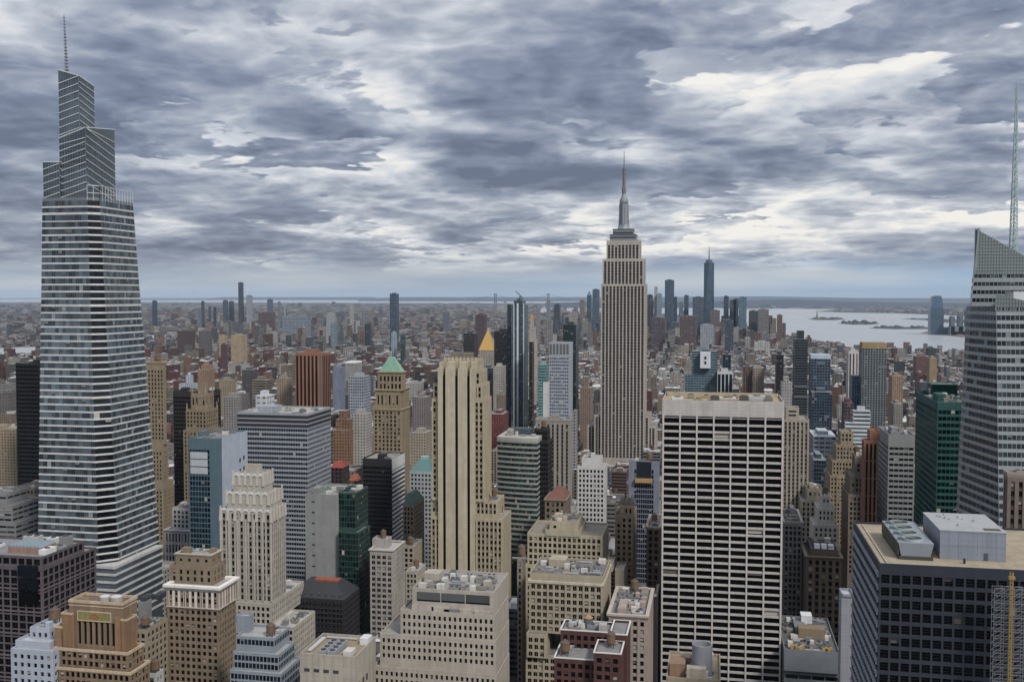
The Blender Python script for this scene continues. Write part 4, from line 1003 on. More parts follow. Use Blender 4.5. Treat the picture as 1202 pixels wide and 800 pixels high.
for i in (1, 2, 3):
    x0, x1, y0, y1, z1 = b.T[i]; a = Acc(); nb = max(5, round((x1 - x0) / 4.4))
    for k in range(nb + 1):
        xx = x0 + (x1 - x0) * k / nb; hh = 1.8 if k % 2 == 0 else .9
        a.prism([(xx - 1.0, y0 - .5, z1 - 7), (xx + 1.0, y0 - .5, z1 - 7), (xx + 1.0, y0 + .3, z1 - 7), (xx - 1.0, y0 + .3, z1 - 7)], [(xx - .5, y0 - .35, z1 + hh), (xx + .5, y0 - .35, z1 + hh), (xx + .5, y0 + .3, z1 + hh), (xx - .5, y0 + .3, z1 + hh)])
    nb2 = max(4, round((y1 - y0) / 4.4))
    for k in range(nb2 + 1):
        yy = y0 + (y1 - y0) * k / nb2; hh = 1.8 if k % 2 == 0 else .9
        a.prism([(x1 - .3, yy - 1, z1 - 7), (x1 + .5, yy - 1, z1 - 7), (x1 + .5, yy + 1, z1 - 7), (x1 - .3, yy + 1, z1 - 7)], [(x1 - .3, yy - .5, z1 + hh), (x1 + .35, yy - .5, z1 + hh), (x1 + .35, yy + .5, z1 + hh), (x1 - .3, yy + .5, z1 + hh)])
    b.part('crown_pier_rib', a, wall_mat('b3ada1', .8, .2))
    a = Acc()
    for k in range(nb):
        xc = x0 + (x1 - x0) * (k + .5) / nb; r_ = (x1 - x0) / nb * .42
        pts = [(xc + r_ * math.cos(math.pi * q_ / 8), z1 - 2.6 + r_ * math.sin(math.pi * q_ / 8)) for q_ in range(9)]
        a.poly([(xc + r_, y0 - .12, z1 + .2)] + [(p_[0], y0 - .12, p_[1] + 1.2) for p_ in pts] + [(xc - r_, y0 - .12, z1 + .2)]) if False else None
        for q_ in range(8):
            a.quad((pts[q_ + 1][0], y0 - .45, pts[q_ + 1][1]), (pts[q_][0], y0 - .45, pts[q_][1]), (pts[q_][0], y0 - .45, pts[q_][1] + 1.5), (pts[q_ + 1][0], y0 - .45, pts[q_ + 1][1] + 1.5))
            a.quad((pts[q_ + 1][0], y0 - .45, pts[q_ + 1][1] + 1.5), (pts[q_][0], y0 - .45, pts[q_][1] + 1.5), (pts[q_][0], y0 + .1, pts[q_][1] + 1.5), (pts[q_ + 1][0], y0 + .1, pts[q_ + 1][1] + 1.5))
    b.part('scallop_lattice', a, whit)
x0, x1, y0, y1, z1 = b.T[3]
a = Acc(); nb = 6
for k in range(nb + 1):
    xx = x0 + (x1 - x0) * k / nb; a.box(xx - .55, xx + .55, y0 - .45, y0 + .05, b.T[4][4], z1 - 6)
b.part('pier_rib', a, wall_mat('aaa396', .8, .2))
for (x0, x1, y0, y1, z1) in b.T[4:6]: clutter(b.root, x1 - 12, x1 - 1, y0 + 2, y1 - 2, z1 - 1.1, 77, 4, 0, 'b0aca4')

# stepped blue glass block
b = geo('office_building', 'stepped blue grey glass block in front of the pale scalloped deco tower', BT, 452,
    [(277, 292, 722, ('b', 298), 8), (277, 322, 747, ('b', 340), 0), (274, 327, 766, ('b', 346), -4), (270, 330, 788, ('b', 353), -8)],
    [None] + [dict(bay=1.9, fl=3.6, fw=.84, fh=.72, rec=.15, top=1.0, side=.3)] * 3, '7d868f', '222e3c', 850, '9b9a95', parts=100, clut=0, amp=.12, lm='the stepped blue glass block', blind=.04)
x0, x1, y0, y1, z1 = b.T[1]; clutter(b.root, x0 + 12, x1 - 1, y0 + 1, y1 - 1, z1 - 1.1, 8, 4, 0, '8a8d90')

# tan rooftop with condensers
b = geo('stone_building', 'beige concrete block with brown roof carrying a cluster of grey condensers', BT, 422,
    [(352, 417, 768, ('b', 441), 0)], None, '9c9485', '22262a', 850, '8b7a5e', clut=0, amp=.3, lm='the beige block with condensers', par=1.6)
x0, x1, y0, y1, z1 = b.T[0]
for ix in range(2):
    for iy in range(4): ac_unit(b.root, x0 + 10 + ix * 4.2, y0 + 3.5 + iy * 4.2, z1 - 1.6, 3.6, 3.6, 2.6, '8b9093', 1)
a = Acc(); a.box(x0 + 19, x0 + 23, y0 + 4, y0 + 10, z1 - 1.6, z1 + .6); b.part('bulkhead', a, wall_mat('b3b2ae', .8, .1))
a = Acc(); a.box(x1 - 5, x1 - 1, y1 - 8, y1 - 2, z1 - 1.6, z1 + 1.5); b.part('stair_hut', a, wall_mat('c2c4c4', .8, .1))
a = Acc()
for (xa, ya, xb, yb) in ((x0 + 1, y0 + 6, x0 + 3, y1 - 2), (x0 + 1, y1 - 3, x1 - 8, y1 - 2)): a.box(xa, xb, ya, yb, z1 - 1.2, z1 - .6, 0, True)
b.part('duct', a, flat_mat('b4b4b0', .5))
b.face((x0, y0 - .02, z1 - 11), (x1, y0 - .02, z1 - 11), (x0, y0 - .02, z1 - 7.5), (x1, y0 - .02, z1 - 7.5), dict(bay=6, fl=2.6, fw=.55, fh=.5, rec=.3, top=.4)) if False else None
a = Acc()
for k in range(4): a.box(x0 + 2 + k * 4.6, x0 + 4.6 + k * 4.6, y0 - .12, y0 + .1, z1 - 8.2, z1 - 6.8, 0, True)
a.box(x1 - .1, x1 + .12, y0 + 4, y0 + 6, z1 - 16, z1 - 13, 0, True); a.box(x1 - .1, x1 + .12, y0 + 9, y0 + 11, z1 - 16, z1 - 13, 0, True); a.box(x1 - .1, x1 + .12, y0 + 14, y0 + 16, z1 - 16, z1 - 13, 0, True)
b.part('louvre_pane', a, flat_mat('34373a'))

# black mansard under netting
b = geo('mansard_building', 'black mansard roofed building wrapped in dark netting with an orange roof hatch', BT, 600,
    [(343, 404, 702, ('b', 422), 0)], dict(bay=2.6, fl=3.6, fw=.6, fh=.5, rec=.3), '1d1c20', '0e0f12', 752, '2a2a2e', clut=0, lm='the black mansard building', amp=.5, blind=0)
x0, x1, y0, y1, z1 = b.T[0]; zt = on_y(375, 681, 612).z; a = Acc(); i_ = 8
a.prism([(x0, y0, z1 + .02), (x1, y0, z1 + .02), (x1, y1, z1 + .02), (x0, y1, z1 + .02)], [(x0 + 5, y0 + i_, zt), (x1 - 8, y0 + i_, zt), (x1 - 8, y1 - i_, zt), (x0 + 5, y1 - i_, zt)]); rf = b.part('mansard_roof', a, flat_mat('2c2d31', .6))
a = Acc(); a.box(x0 + 11, x0 + 27, y0 + i_ + 2, y0 + i_ + 9, zt, zt + 1.3); a.build('orange_hatch', flat_mat('8f4a30', .8, 0, .5), rf)
a = Acc()
for k in range(7): xx = x0 + 3 + k * (x1 - x0 - 6) / 6; a.box(xx - .7, xx + .7, y0 + 1.0, y0 + 4, z1, z1 + 3)
a.build('dormer_window_frame', flat_mat('44464b'), rf)
a = Acc()
for k in range(9): xx = x0 + 1 + k * (x1 - x0 - 2) / 8; a.box(xx - .08, xx + .08, y0 - .9, y0 - .75, z1 - 26, z1 - 1)
for k in range(8): a.box(x0, x1, y0 - .95, y0 - .8, z1 - 24 + k * 3, z1 - 23.85 + k * 3)
b.part('scaffold_lattice', a, flat_mat('3e3f44'))

# grey slab with green glass
gr = dict(bay=1.9, fl=3.9, fw=.92, fh=.86, rec=.12, top=.8, side=.2)
geo('office_tower', 'blank grey slab tower with narrow slots at its left edge, joined to green glass', OT, 652,
    [(358, 397, 580, '40', 0)], dict(bay=3.0, fl=7.5, fw=.75, fh=.13, rec=.4, side=1.2, skip=lambda i, j, nx, ny: i not in (1,)), '80827f', '25292c', 735, '6a7a70', parts=0, amp=.16, lm='the blank grey slab', seed=31, clut=5)
geo('office_tower', 'dark green glass tower with stepped top beside the blank grey slab', OT, 653,
    [(397.3, 417, 578, ('b', 432), 0), (397.3, 421, 624, ('b', 434.5), -5)], gr, '24403a', '0e2523', 742, '5d6661', parts=100, amp=.2, lm='the dark green glass tower', gmetal=.15, blind=.05, clut=4, seed=4)
# grey stone office
geo('stone_building', 'light grey stone office of regular paired windows with cluttered roof beside dark green glass', BT, 632,
    [(437, 455, 632, ('b', 460), 9), (434, 461, 645, ('b', 475), 0)], [None, dict(P, bay=3.3, fl=3.7, fw=0.66, fh=0.62, top=3.2)], '989189', '1c1f21', 745, 'a9a7a2', parts=100, pier=(1, .7, .3), div=(2, 1), clut=4, seed=6, corn={1: ('aaa298', 1.5, .7)}, lm='the light grey stone office')
# beige stepped block, front centre
b = geo('stone_building', 'broad beige stepped office block at the bottom with glazed strip under its roof', BT, 470,
    [(484, 580, 692, ('b', 597), 4), (470, 581, 718, ('b', 597.2), 2), (446, 582, 747, ('b', 597.6), 0), (438, 583, 786, ('b', 598), -3)],
    [dict(bay=14.0, fl=6.4, fw=.965, fh=.62, rec=.4, side=2.0, top=1.4)] + [dict(P, bay=2.55, fl=3.75, fw=0.50, fh=0.60, top=1.6)] * 3, 'a2988a', '1b1d1f', 860, '8e8b85', parts=100, div=(1, 1), clut=26, seed=9, amp=.2, lm='the broad beige stepped block', side_st='blank', blind=.06)
x0, x1, y0, y1, z1 = b.T[1]
a = Acc(); tx0, tx1, ty0, ty1, tz1 = b.T[0]
for k in range(3): L3 = (tx1 - tx0 - 4) / 3; a.box(tx0 + 2.3 + k * L3, tx0 + 1.7 + (k + 1) * L3, ty0 - .1, ty0 + .1, tz1 - 5.6, tz1 - 1.8, 0, True)
b.part('strip_glazing', a, glass_mat('7b8080', 0, .3, 0, var=.4))
for k, (fx, wx, h, c) in enumerate(((.12, 11, 3.2, 'a99e94'), (.33, 9, 3.0, 'a39a8d'), (.46, 8, 2.2, '6c7074'), (.62, 6, 2.6, 'a2988a'), (.78, 8, 2.2, '9a958c'))):
    a = Acc(); xx = x0 + fx * (x1 - x0); a.box(xx, xx + wx, y0 + .6, b.T[0][2] - .1, z1 - 1.1, z1 + h - 1); b.part('rooftop_unit', a, wall_mat(c))

# tall tan deco tower with three dark stripes
Yt = 712.0
b = geo('stone_tower', 'tall tan stone tower with three dark vertical stripes up its centre', TT, Yt,
    [(520, 561, 421, ('b', 567), 8), (514, 564, 434, ('b', 572), 4), (508.5, 566, 450, ('b', 575), 2), (506.5, 568, 468, ('b', 577), 0), (506, 584, 586, ('b', 592), 1), (505.5, 590, 607, ('b', 600), -1)],
    [dict(P, bay=6, fl=5, fh=0.36, fw=0.30, top=2)] + [dict(P, bay=3.1, fl=4.5, sp=1, fw=0.58, fh=0.62, skip=lambda i, j, nx, ny: .20 * nx < i + .5 < .82 * nx)] * 3 + [dict(P, bay=3.1, fl=4.5, sp=1, fw=0.58, fh=0.62, skip=lambda i, j, nx, ny: .16 * nx < i + .5 < .64 * nx), dict(P, bay=3.1, fl=4.5, sp=1, fw=0.58, fh=0.62, skip=lambda i, j, nx, ny: .15 * nx < i + .5 < .6 * nx)],
    'a4977c', '1c1a18', 706, spand='8d7e66', roof='9a9486', parts=100, pier=(3, .8, .3), clut=0, amp=.2, lm='the tan tower with three dark stripes', side_st=dict(P, bay=2.9, fl=4.5, sp=1, fw=0.54, fh=0.62))
zt_, zb_ = on_y(540, 441, Yt).z, on_y(540, 720, Yt).z; tn = wall_mat('aea287', .85, .22)
a = Acc()
for px in (522.3, 536.8, 550.8):
    q = on_y(px, 500, Yt).x; a.box(q - .95, q + .95, Yt - 1.75, Yt - 1.2, zb_, zt_)
b.part('dark_stripe_glazing', a, glass_mat('0e1013', 0, .15))
a = Acc()
for p0, p1 in ((515, 520.7), (523.9, 535.2), (538.4, 549.2), (552.4, 558)):
    q0, q1 = on_y(p0, 500, Yt).x, on_y(p1, 500, Yt).x; a = Acc(); a.box(q0, q1, Yt - 2.4, Yt + 4, zb_, zt_ + 6); a.box(q0 + .8, q1 - .8, Yt - 1.2, Yt + 6, zt_ + 6, zt_ + 10); b.part('stone_pier', a, tn)
x0, x1, y0, y1, z1 = b.T[0]; a = Acc()
for k in range(9):
    xx = x0 + (x1 - x0) * (k + .5) / 9; a.box(xx - .8, xx + .8, y0 - .5, y0 + .2, z1 - 8, z1 + 1.2)
b.part('crown_rib', a, tn)
a = Acc(); a.box(x0 + 5, x1 - 6, y0 + 4, y1 - 4, z1 - 1, z1 + 4.2); b.part('bulkhead', a, wall_mat('6d6454'))
for (x0, x1, y0, y1, z1) in b.T[4:6]: clutter(b.root, x1 - 9, x1 - 1, y0 + 3, y1 - 3, z1 - 1.1, 7, 4, 0, 'a39883')

# black office, left of the tan tower
HBK = geo('office_tower', 'black office slab with white striped side wall left of the striped tan tower', OT, 800,
    [(425.5, 460, 538, ('b', 475), 0)], dict(bay=1.6, fl=3.7, fw=.8, fh=.62, rec=.15, top=6), '1e1e21', '0c0d10', 634, '8b8578', parts=100, clut=4, seed=3, lm='the black office slab', amp=.3, blind=.01, side_st=dict(bay=30, fl=3.8, fw=.97, fh=.5, rec=.3, top=12))
x0, x1, y0, y1, z1 = HBK.T[0]
for k in range(22):
    a = Acc(); zz = z1 - 12 - k * 3.8; a.box(x1 - .02, x1 + .25, y0 + .4, y1 - .4, zz, zz + 1.7, 0, True); HBK.part('side_band', a, wall_mat('c2c2c2', .7, .12))
a = Acc(); a.box(x1 - .02, x1 + .2, y0, y1, z1 - 9.5, z1 - .1, 0, True); HBK.part('side_cap_panel', a, wall_mat('bdbcb8', .7, .12))
b = geo('office_tower', 'white banded side tower slice of the black office slab', OT, 803, [(460.3, 462.2, 537, ('b', 475.2), 0)], None, 'b9b9b8', '1a1c20', 634, '8b8578', clut=0, amp=.12) if False else None

# wide banded blue office
b = geo('office_tower', 'wide banded office block with blue glass strips and dark louvred top floors', OT, 760,
    [(278.5, 361, 484, ('b', 388), 0)], dict(bay=2.1, fl=3.85, fw=.93, fh=.56, rec=.3, top=12, side=.3), '8b929a', '1c2633', 690, 'a59f92', parts=100, clut=9, seed=14, amp=.1, lm='the wide banded blue office', blind=.05, gvar=.8)
x0, x1, y0, y1, z1 = b.T[0]; a = Acc()
for k in range(3): ring(a, x0 - .12, x1 + .12, y0 - .12, y1 + .12, z1 - 4.4 - k * 3.6, z1 - 2.0 - k * 3.6, .3)
b.part('louvre_slat', a, flat_mat('2d2c2e'))
# teal slab
b = geo('office_tower', 'slim slab with teal glass front and blank pale blue side wall', OT, 662,
    [(221, 257, 514, ('b', 290), 0)], dict(bay=2.3, fl=3.8, fw=.88, fh=.8, rec=.12, top=8, skip=lambda i, j, nx, ny: i > nx * .68), '4b6470', '1d3540', 646, '7b7b7c', parts=100, clut=5, seed=22, amp=.12, lm='the teal and pale blue slab', side_st='blank', blind=.04)
x0, x1, y0, y1, z1 = b.T[0]; a = Acc()
a.box(x1, x1 + .15, y0 + 4, y1, 0, z1 + .1); b.part('side_cladding', a, wall_mat('a3abb8', .6, .1))
a = Acc()
for zz in (z1 - 10, z1 - 15.5, z1 - 21): a.box(x0 + 1.5, x0 + (x1 - x0) * .62, y0 - .3, y0 + .05, zz - 4.8, zz, 0, True)
b.part('cladding_panel', a, wall_mat('aab0b4', .6, .1))
a = Acc()
for k, (yy, zz) in enumerate([(.72, 22), (.86, 21), (.72, 30), (.86, 29), (.58, 33)]): a.box(x1 + .1, x1 + .35, y0 + (y1 - y0) * yy - .9, y0 + (y1 - y0) * yy + .9, z1 - zz, z1 - zz + 3)
b.part('side_window_pane', a, glass_mat('20262c', 0))

# gothic tan tower and the dark slab behind it
b = geo('stone_tower', 'tan gothic tower with pinnacled top in front of a dark slab', TT, 845,
    [(232, 244, 449, 12, 16), (224, 251, 462, 22, 10), (218, 256, 481, 32, 4), (215, 259, 505, 40)], [None, dict(P, bay=3.6, fl=10, fw=0.50, fh=.7, top=2, rec=.8), dict(P, bay=3.4, fl=3.7, fw=0.56), dict(P, bay=3.2, fw=0.56)], '7f7057', '1c1c1c', 585, '7d7465', clut=0, lm='the tan gothic tower', parts=80, amp=.25)
for i in (1, 2):
    x0, x1, y0, y1, z1 = b.T[i]
    for (xx, yy) in ((x0 + .8, y0 + .8), (x1 - .8, y0 + .8), (x1 - .8, y1 - .8), ((x0 + x1) / 2, y0 + .8)):
        a = Acc(); a.cyl(xx, yy, z1, z1 + 3, .8, .7, 4); a.cyl(xx, yy, z1 + 3, z1 + 7, .7, .05, 4); b.part('pinnacle', a, wall_mat('8a7b61'))
geo('office_tower', 'dark bronze slab behind the tan gothic tower', OT, 905, [(203, 259, 459, 28)], dict(bay=1.7, fl=3.8, fw=.8, fh=.7, rec=.15, top=5), '26221f', '0d0e10', 575, '3b3936', clut=4, seed=4, amp=.3, lm='the dark bronze slab', blind=.02)
geo('stone_tower', 'slender tan tower right behind the tapering glass skyscraper', TT, 790, [(172, 192, 424, ('b', 194.5), 4), (171, 197, 520, 36, 2), (170, 204, 566, 40)], dict(P, bay=2.9, fl=3.6, fw=0.52, fh=0.64, top=7), '84765d', '201f1c', 606, '80755f', parts=70, pier=(2, .9, .35), clut=3, seed=5, amp=.25, lm='the slender tan tower', corn={0: ('9a8868', 3, .8)})
geo('office_tower', 'near black glass slab left of the tapering glass skyscraper', OT, 830, [(18, 46, 426, '40')], dict(bay=1.6, fl=3.8, fw=.86, fh=.7, rec=.12), '14181d', '0b1016', 580, '1f2226', clut=2, parts=60, amp=.3, lm='the near black slab', blind=.0)
geo('apartment_tower', 'sandy apartment tower with balcony rows at the far left edge', TT, 900, [(-30, 18, 502, '24')], dict(bay=3.4, fl=2.9, fw=.62, fh=.5, rec=.8), '94846a', '39362f', 606, '8a8271', clut=3, seed=7, parts=60, amp=.2, lm='the sandy apartment tower')
geo('stone_building', 'low tan office with cornice left of the tapering skyscraper base', BT, 700, [(14, 40, 572, '34'), (12, 60, 583, '36', -3)], dict(P, bay=3, fw=0.60), '857a66', '20211f', 632, '6a655c', clut=5, seed=17, parts=50, amp=.25, corn={1: ('8f846e', 1.5, .7)})
geo('stone_building', 'grey stepped office at the left edge above the purple granite office', BT, 640, [(-30, 8, 578, '22', 6), (-30, 14, 592, '30', 0), (-30, 18, 612, '34', -4)], dict(bay=6, fl=3.6, fw=.94, fh=.42, rec=.3), '77797a', '2b2e30', 632, '6e6c69', clut=4, seed=2, amp=.15)
geo('stone_building', 'white columned building with stepped top right of the tapering skyscraper', BT, 735, [(202, 222, 596, '20', 6), (193, 224, 622, '30', 0)], [dict(P, bay=3.2, fw=0.60, fh=0.66), dict(bay=2.6, fl=9, fw=.5, fh=.75, rec=.7)], 'a5a5a3', '22262a', 652, 'a2a2a0', clut=3, seed=6, parts=40, amp=.15, corn={1: ('b4b4b0', 1.6, .8)})

# green pyramid tower
b = geo('stone_tower', 'tan stone tower crowned by a mint green copper pyramid roof', TT, 885,
    [(444, 472, 436, ('b', 476), 2), (441, 469, 457, ('b', 480), 0), (438, 471, 480, ('b', 481), -2)],
    [dict(P, bay=3.4, fl=7, fw=0.52, fh=0.68, top=3, rec=.6), dict(P, bay=3.6, fl=13, fw=0.44, fh=0.66, top=3, rec=.8), dict(P, bay=3.5, fl=3.7, fw=0.52, fh=0.64)], '86775c', '1f1d1a', 545, '7a6d55', parts=80, pier=(2, 1.0, .4), clut=0, amp=.25, corn={0: ('98875f', 2.4, 1.1), 1: ('98875f', 2.4, 1.2), 2: ('98875f', 1.8, .8)}, lm='the mint green pyramid roof tower')
x0, x1, y0, y1, z1 = b.T[0]; zt = on_y(459, 418.5, (y0 + y1) / 2).z; a = Acc()
a.prism([(x0 + .6, y0 + .6, z1), (x1 - .6, y0 + .6, z1), (x1 - .6, y1 - .6, z1), (x0 + .6, y1 - .6, z1)], [((x0 + x1) / 2 - 2, (y0 + y1) / 2 - 2, zt), ((x0 + x1) / 2 + 2, (y0 + y1) / 2 - 2, zt), ((x0 + x1) / 2 + 2, (y0 + y1) / 2 + 2, zt), ((x0 + x1) / 2 - 2, (y0 + y1) / 2 + 2, zt)])
b.part('pyramid_roof', a, flat_mat('78a48d', .7, 0, .3))
# teal pyramid and green mansard
b = geo('office_tower', 'grey white tower with teal pyramid roof beside the striped tan tower', OT, 850, [(481, 507, 553, '26', 0)], dict(bay=3, fl=3.8, fw=.6, fh=.55, rec=.3), '9b9fa2', '24343a', 660, '6b8a88', clut=0, parts=60, amp=.12, lm='the teal pyramid roof tower', blind=.05)
x0, x1, y0, y1, z1 = b.T[0]; zt = on_y(494, 538, 863).z; a = Acc(); mx, my = (x0 + x1) / 2, (y0 + y1) / 2
a.prism([(x0, y0, z1), (x1, y0, z1), (x1, y1, z1), (x0, y1, z1)], [(mx - 4, my - 4, zt), (mx + 4, my - 4, zt), (mx + 4, my + 4, zt), (mx - 4, my + 4, zt)]); pr_ = b.part('pyramid_roof', a, flat_mat('4c7572', .6, 0, .25))
a = Acc(); a.box(mx - 3, mx + 3, my - 3, my + 3, zt, zt + 2.5); a.build('roof_cap', flat_mat('8fb0ae'), pr_)
b = geo('stone_building', 'brown stone office with dark green mansard roof below the teal pyramid', BT, 765, [(473, 486, 592, ('b', 498), 0)], dict(P, bay=2.8), '7f6e59', '1c1c1b', 668, '5f5a50', clut=0, parts=60, amp=.25, side_st=dict(P, bay=2.8), lm='the green mansard roof office')
x0, x1, y0, y1, z1 = b.T[0]; zt = on_y(483, 576, 780).z; a = Acc(); a.prism([(x0, y0, z1), (x1, y0, z1), (x1, y1, z1), (x0, y1, z1)], [(x0 + 2, y0 + 6, zt), (x1 - 4, y0 + 6, zt), (x1 - 4, y1 - 6, zt), (x0 + 2, y1 - 6, zt)]); b.part('mansard_roof', a, flat_mat('3f5a4e', .7))
geo('stone_building', 'low cream rowed building tucked below the green mansard office', BT, 700, [(473, 486, 640, ('b', 496), 0)], dict(P, bay=3), '948a78', '201f1d', 690, '9a968d', clut=4, seed=9, amp=.2)
geo('stone_building', 'low pale flat roofed building between the grey stone office and the striped tan tower', BT, 680, [(476, 490, 670, ('b', 500), 0)], dict(P, bay=3), 'a29a8b', '201f1d', 720, 'b0aea8', clut=5, seed=19, amp=.2)

# curved green banded office + black slab
def curved_office():
    Yv = 770; A_, B_ = on_y(584, 512, Yv), on_y(632, 512, Yv); z1 = A_.z; n = 12; sag = 6.0; dep = 34
    pts = []
    for i in range(n + 1):
        u_ = i / n; pts.append((A_.x + (B_.x - A_.x) * u_, Yv - sag * (1 - (1 - u_) ** 2) * 0.9 + 0.0))
    pts += [(B_.x, Yv + dep), (A_.x, Yv + dep)]
    b = Bld('office_tower', 'curved office tower with green glass strips and pale bands, left of black slab', OT, ((A_.x + B_.x) / 2, Yv + dep / 2, 0))
    g = Acc(); nf = int(z1 / 3.95); fl = z1 / nf; bm = wall_mat('8d8c86', .7, .15)
    g.prism([(x, y, 0) for x, y in pts], [(x, y, z1 - 1.2) for x, y in pts]); 
    gg = Acc()
    for j in range(nf):
        for k in range(len(pts)):
            p0, p1 = pts[k], pts[(k + 1) % len(pts)]
            for q in range(2):
                u0, u1 = q / 2, (q + 1) / 2; L0 = (p0[0] + (p1[0] - p0[0]) * u0, p0[1] + (p1[1] - p0[1]) * u0); L1 = (p0[0] + (p1[0] - p0[0]) * u1, p0[1] + (p1[1] - p0[1]) * u1)
                gg.quad(L0 + (j * fl,), L1 + (j * fl,), L1 + (j * fl + fl,), L0 + (j * fl + fl,))
    gg.build('curtain_wall', glass_mat('1f3a38', .06, .12, .1), b.root)
    cx, cy = sum(x for x, y in pts) / len(pts), sum(y for x, y in pts) / len(pts)
    for j in range(nf):
        zz = j * fl
        if zz < on_y(608, 660, Yv).z: continue
        a = Acc(); o_ = [(x + (.35 if x > cx else -.35), y + (.4 if y > cy else -.4)) for x, y in pts]
        a.prism([(x, y, zz) for x, y in o_], [(x, y, zz + 1.6) for x, y in o_]); a.poly([(x, y, zz) for x, y in reversed(o_)]); a.build('floor_band', bm, b.root)
    a = Acc(); a.prism([(x + (.35 if x > cx else -.35), y + (.4 if y > cy else -.4), z1 - 2.4) for x, y in pts], [(x + (.35 if x > cx else -.35), y + (.4 if y > cy else -.4), z1) for x, y in pts]); a.build('roof_band', wall_mat('a09c92'), b.root)
    clutter(b.root, A_.x + 2, B_.x - 2, Yv + 3, Yv + dep - 2, z1, 31, 9, 0, '8e8b84')
    a = Acc(); x_ = on_y(612, 510, Yv + 14).x; a.box(x_ - 6, x_ + 8, Yv + 12, Yv + 22, z1, z1 + 5); b.part('bulkhead', a, flat_mat('3f4a50'))
    HAND.append((584, 632, 505, 655, Yv - 6, Yv + dep, A_.x, B_.x, [(A_.x, B_.x, Yv - 6, Yv + dep, z1)])); LANDM.append((605, 570, 'the curved green banded office', Yv))
curved_office()
geo('office_tower', 'black slab with raised core attached behind the curved green banded office', OT, 776, [(627, 643, 503, '12', 8), (632.5, 644, 517, ('b', 648), 0)], dict(bay=1.5, fl=3.8, fw=.75, fh=.7, rec=.1), '1d1b1c', '0d0d0f', 620, '2a2829', clut=2, amp=.3, lm='the black slab', blind=0)
geo('stone_tower', 'grey stone tower of tall vertical piers with dark belt below its roof', TT, 950, [(629, 669, 492, ('b', 672), 0)], dict(bay=4.4, fl=3.8, fw=.42, fh=.6, rec=.6, sp=1, top=4), '8a8378', '1f1f20', 590, '7f7b74', spand='4b4844', clut=4, seed=11, amp=.2, lm='the grey pier tower', parts=60, corn={0: ('938c80', 2.5, .5)})
b = geo('office_tower', 'silver grey office tower with tall slotted crown', OT, 1130, [(644.5, 672.5, 402, 30, 0)], dict(bay=2.2, fl=3.8, fw=.72, fh=.5, rec=.3, top=16), '9198a3', '4a5562', 495, '78797b', clut=0, amp=.1, lm='the silver grey tower', gvar=.7)
x0, x1, y0, y1, z1 = b.T[0]; a = Acc()
for k in range(6): xx = x0 + (x1 - x0) * (k + .5) / 6; a.box(xx - 1.3, xx + 1.3, y0 - .2, y0 + .1, z1 - 13.5, z1 - 1.5)
b.part('crown_slot_pane', a, flat_mat('5c5c58'))
geo('office_building', 'white building with vertical piers and dark penthouse box, below the stone skyscraper', BT, 770, [(683, 705, 537, '16', 6), (678, 710, 547, ('b', 713), 0)], [None, dict(bay=3.0, fl=3.75, fw=.58, fh=.62, rec=.6, top=2)], 'b5b4b1', '25272a', 645, '9f978a', parts=100, clut=2, seed=3, amp=.12, lm='the white pier building')
for o in bpy.data.objects:
    pass
# dark arch-framed glass tower
b = geo('office_tower', 'black glass tower set in a pale grey frame, gold patch on its roof', OT, 765, [(738, 774, 541, ('b', 774.2), 0)], dict(bay=1.7, fl=3.8, fw=.84, fh=.8, rec=.1, top=6, side=4.2, skip=lambda i, j, nx, ny: False), '6f7584', '0d1119', 652, '58585a', parts=60, clut=0, lm='the black glass framed tower', amp=.12, blind=.01, side_st='blank', gmetal=.1)
x0, x1, y0, y1, z1 = b.T[0]; a = Acc(); a.box(x0 + 6, x1 - 6, y0 - .2, y0 + .2, z1 - 14, z1 - .4); b.part('notch_glazing', a, flat_mat('1c232c', .3))
a = Acc(); a.box(x0 + 5, x1 - 5, y0 - 3, y0 - .25, z1 - 16, z1 - 13); b.part('gold_roof_patch', a, flat_mat('a8884e', .6))
clutter(b.root, x0 + 2, x1 - 2, y0 + 8, y1 - 2, z1 - 1, 6, 5, 0, 'a9a9aa')
# small tan gothic
b = geo('stone_building', 'narrow tan gothic building with pointed gables in front of the black framed tower', BT, 655, [(727, 745, 592, 12, 3), (722, 747.5, 604, 30, 0)], [dict(P, bay=3, fl=5, fh=0.66, fw=0.45), dict(bay=3.1, fl=3.7, fw=.46, fh=.6, rec=.5)], '84745a', '241f1b', 692, '5c5a58', parts=60, clut=0, amp=.28, lm='the narrow tan gothic building')
x0, x1, y0, y1, z1 = b.T[0]; a = Acc()
for k in range(3):
    xx = x0 + (x1 - x0) * (k + .5) / 3; h = 2.4
    a.prism([(xx - h, y0, z1), (xx + h, y0, z1), (xx + h, y1, z1), (xx - h, y1, z1)], [(xx - .1, y0 + 1, z1 + 5), (xx + .1, y0 + 1, z1 + 5), (xx + .1, y1 - 1, z1 + 5), (xx - .1, y1 - 1, z1 + 5)])
b.part('gable_roof', a, flat_mat('55534f', .7))
b = geo('stone_building', 'small brown stone tower with hipped terracotta roof below the black slab', BT, 715, [(639.5, 670, 586, 28, 0)], dict(P, bay=3.4, fl=4.2, fw=0.55, fh=0.66), '6f6152', '1f1c1a', 618, '6b4a3a', clut=0, parts=40, amp=.3, lm='the brown hipped roof tower', corn={0: ('7d6d5b', 2, .8)})
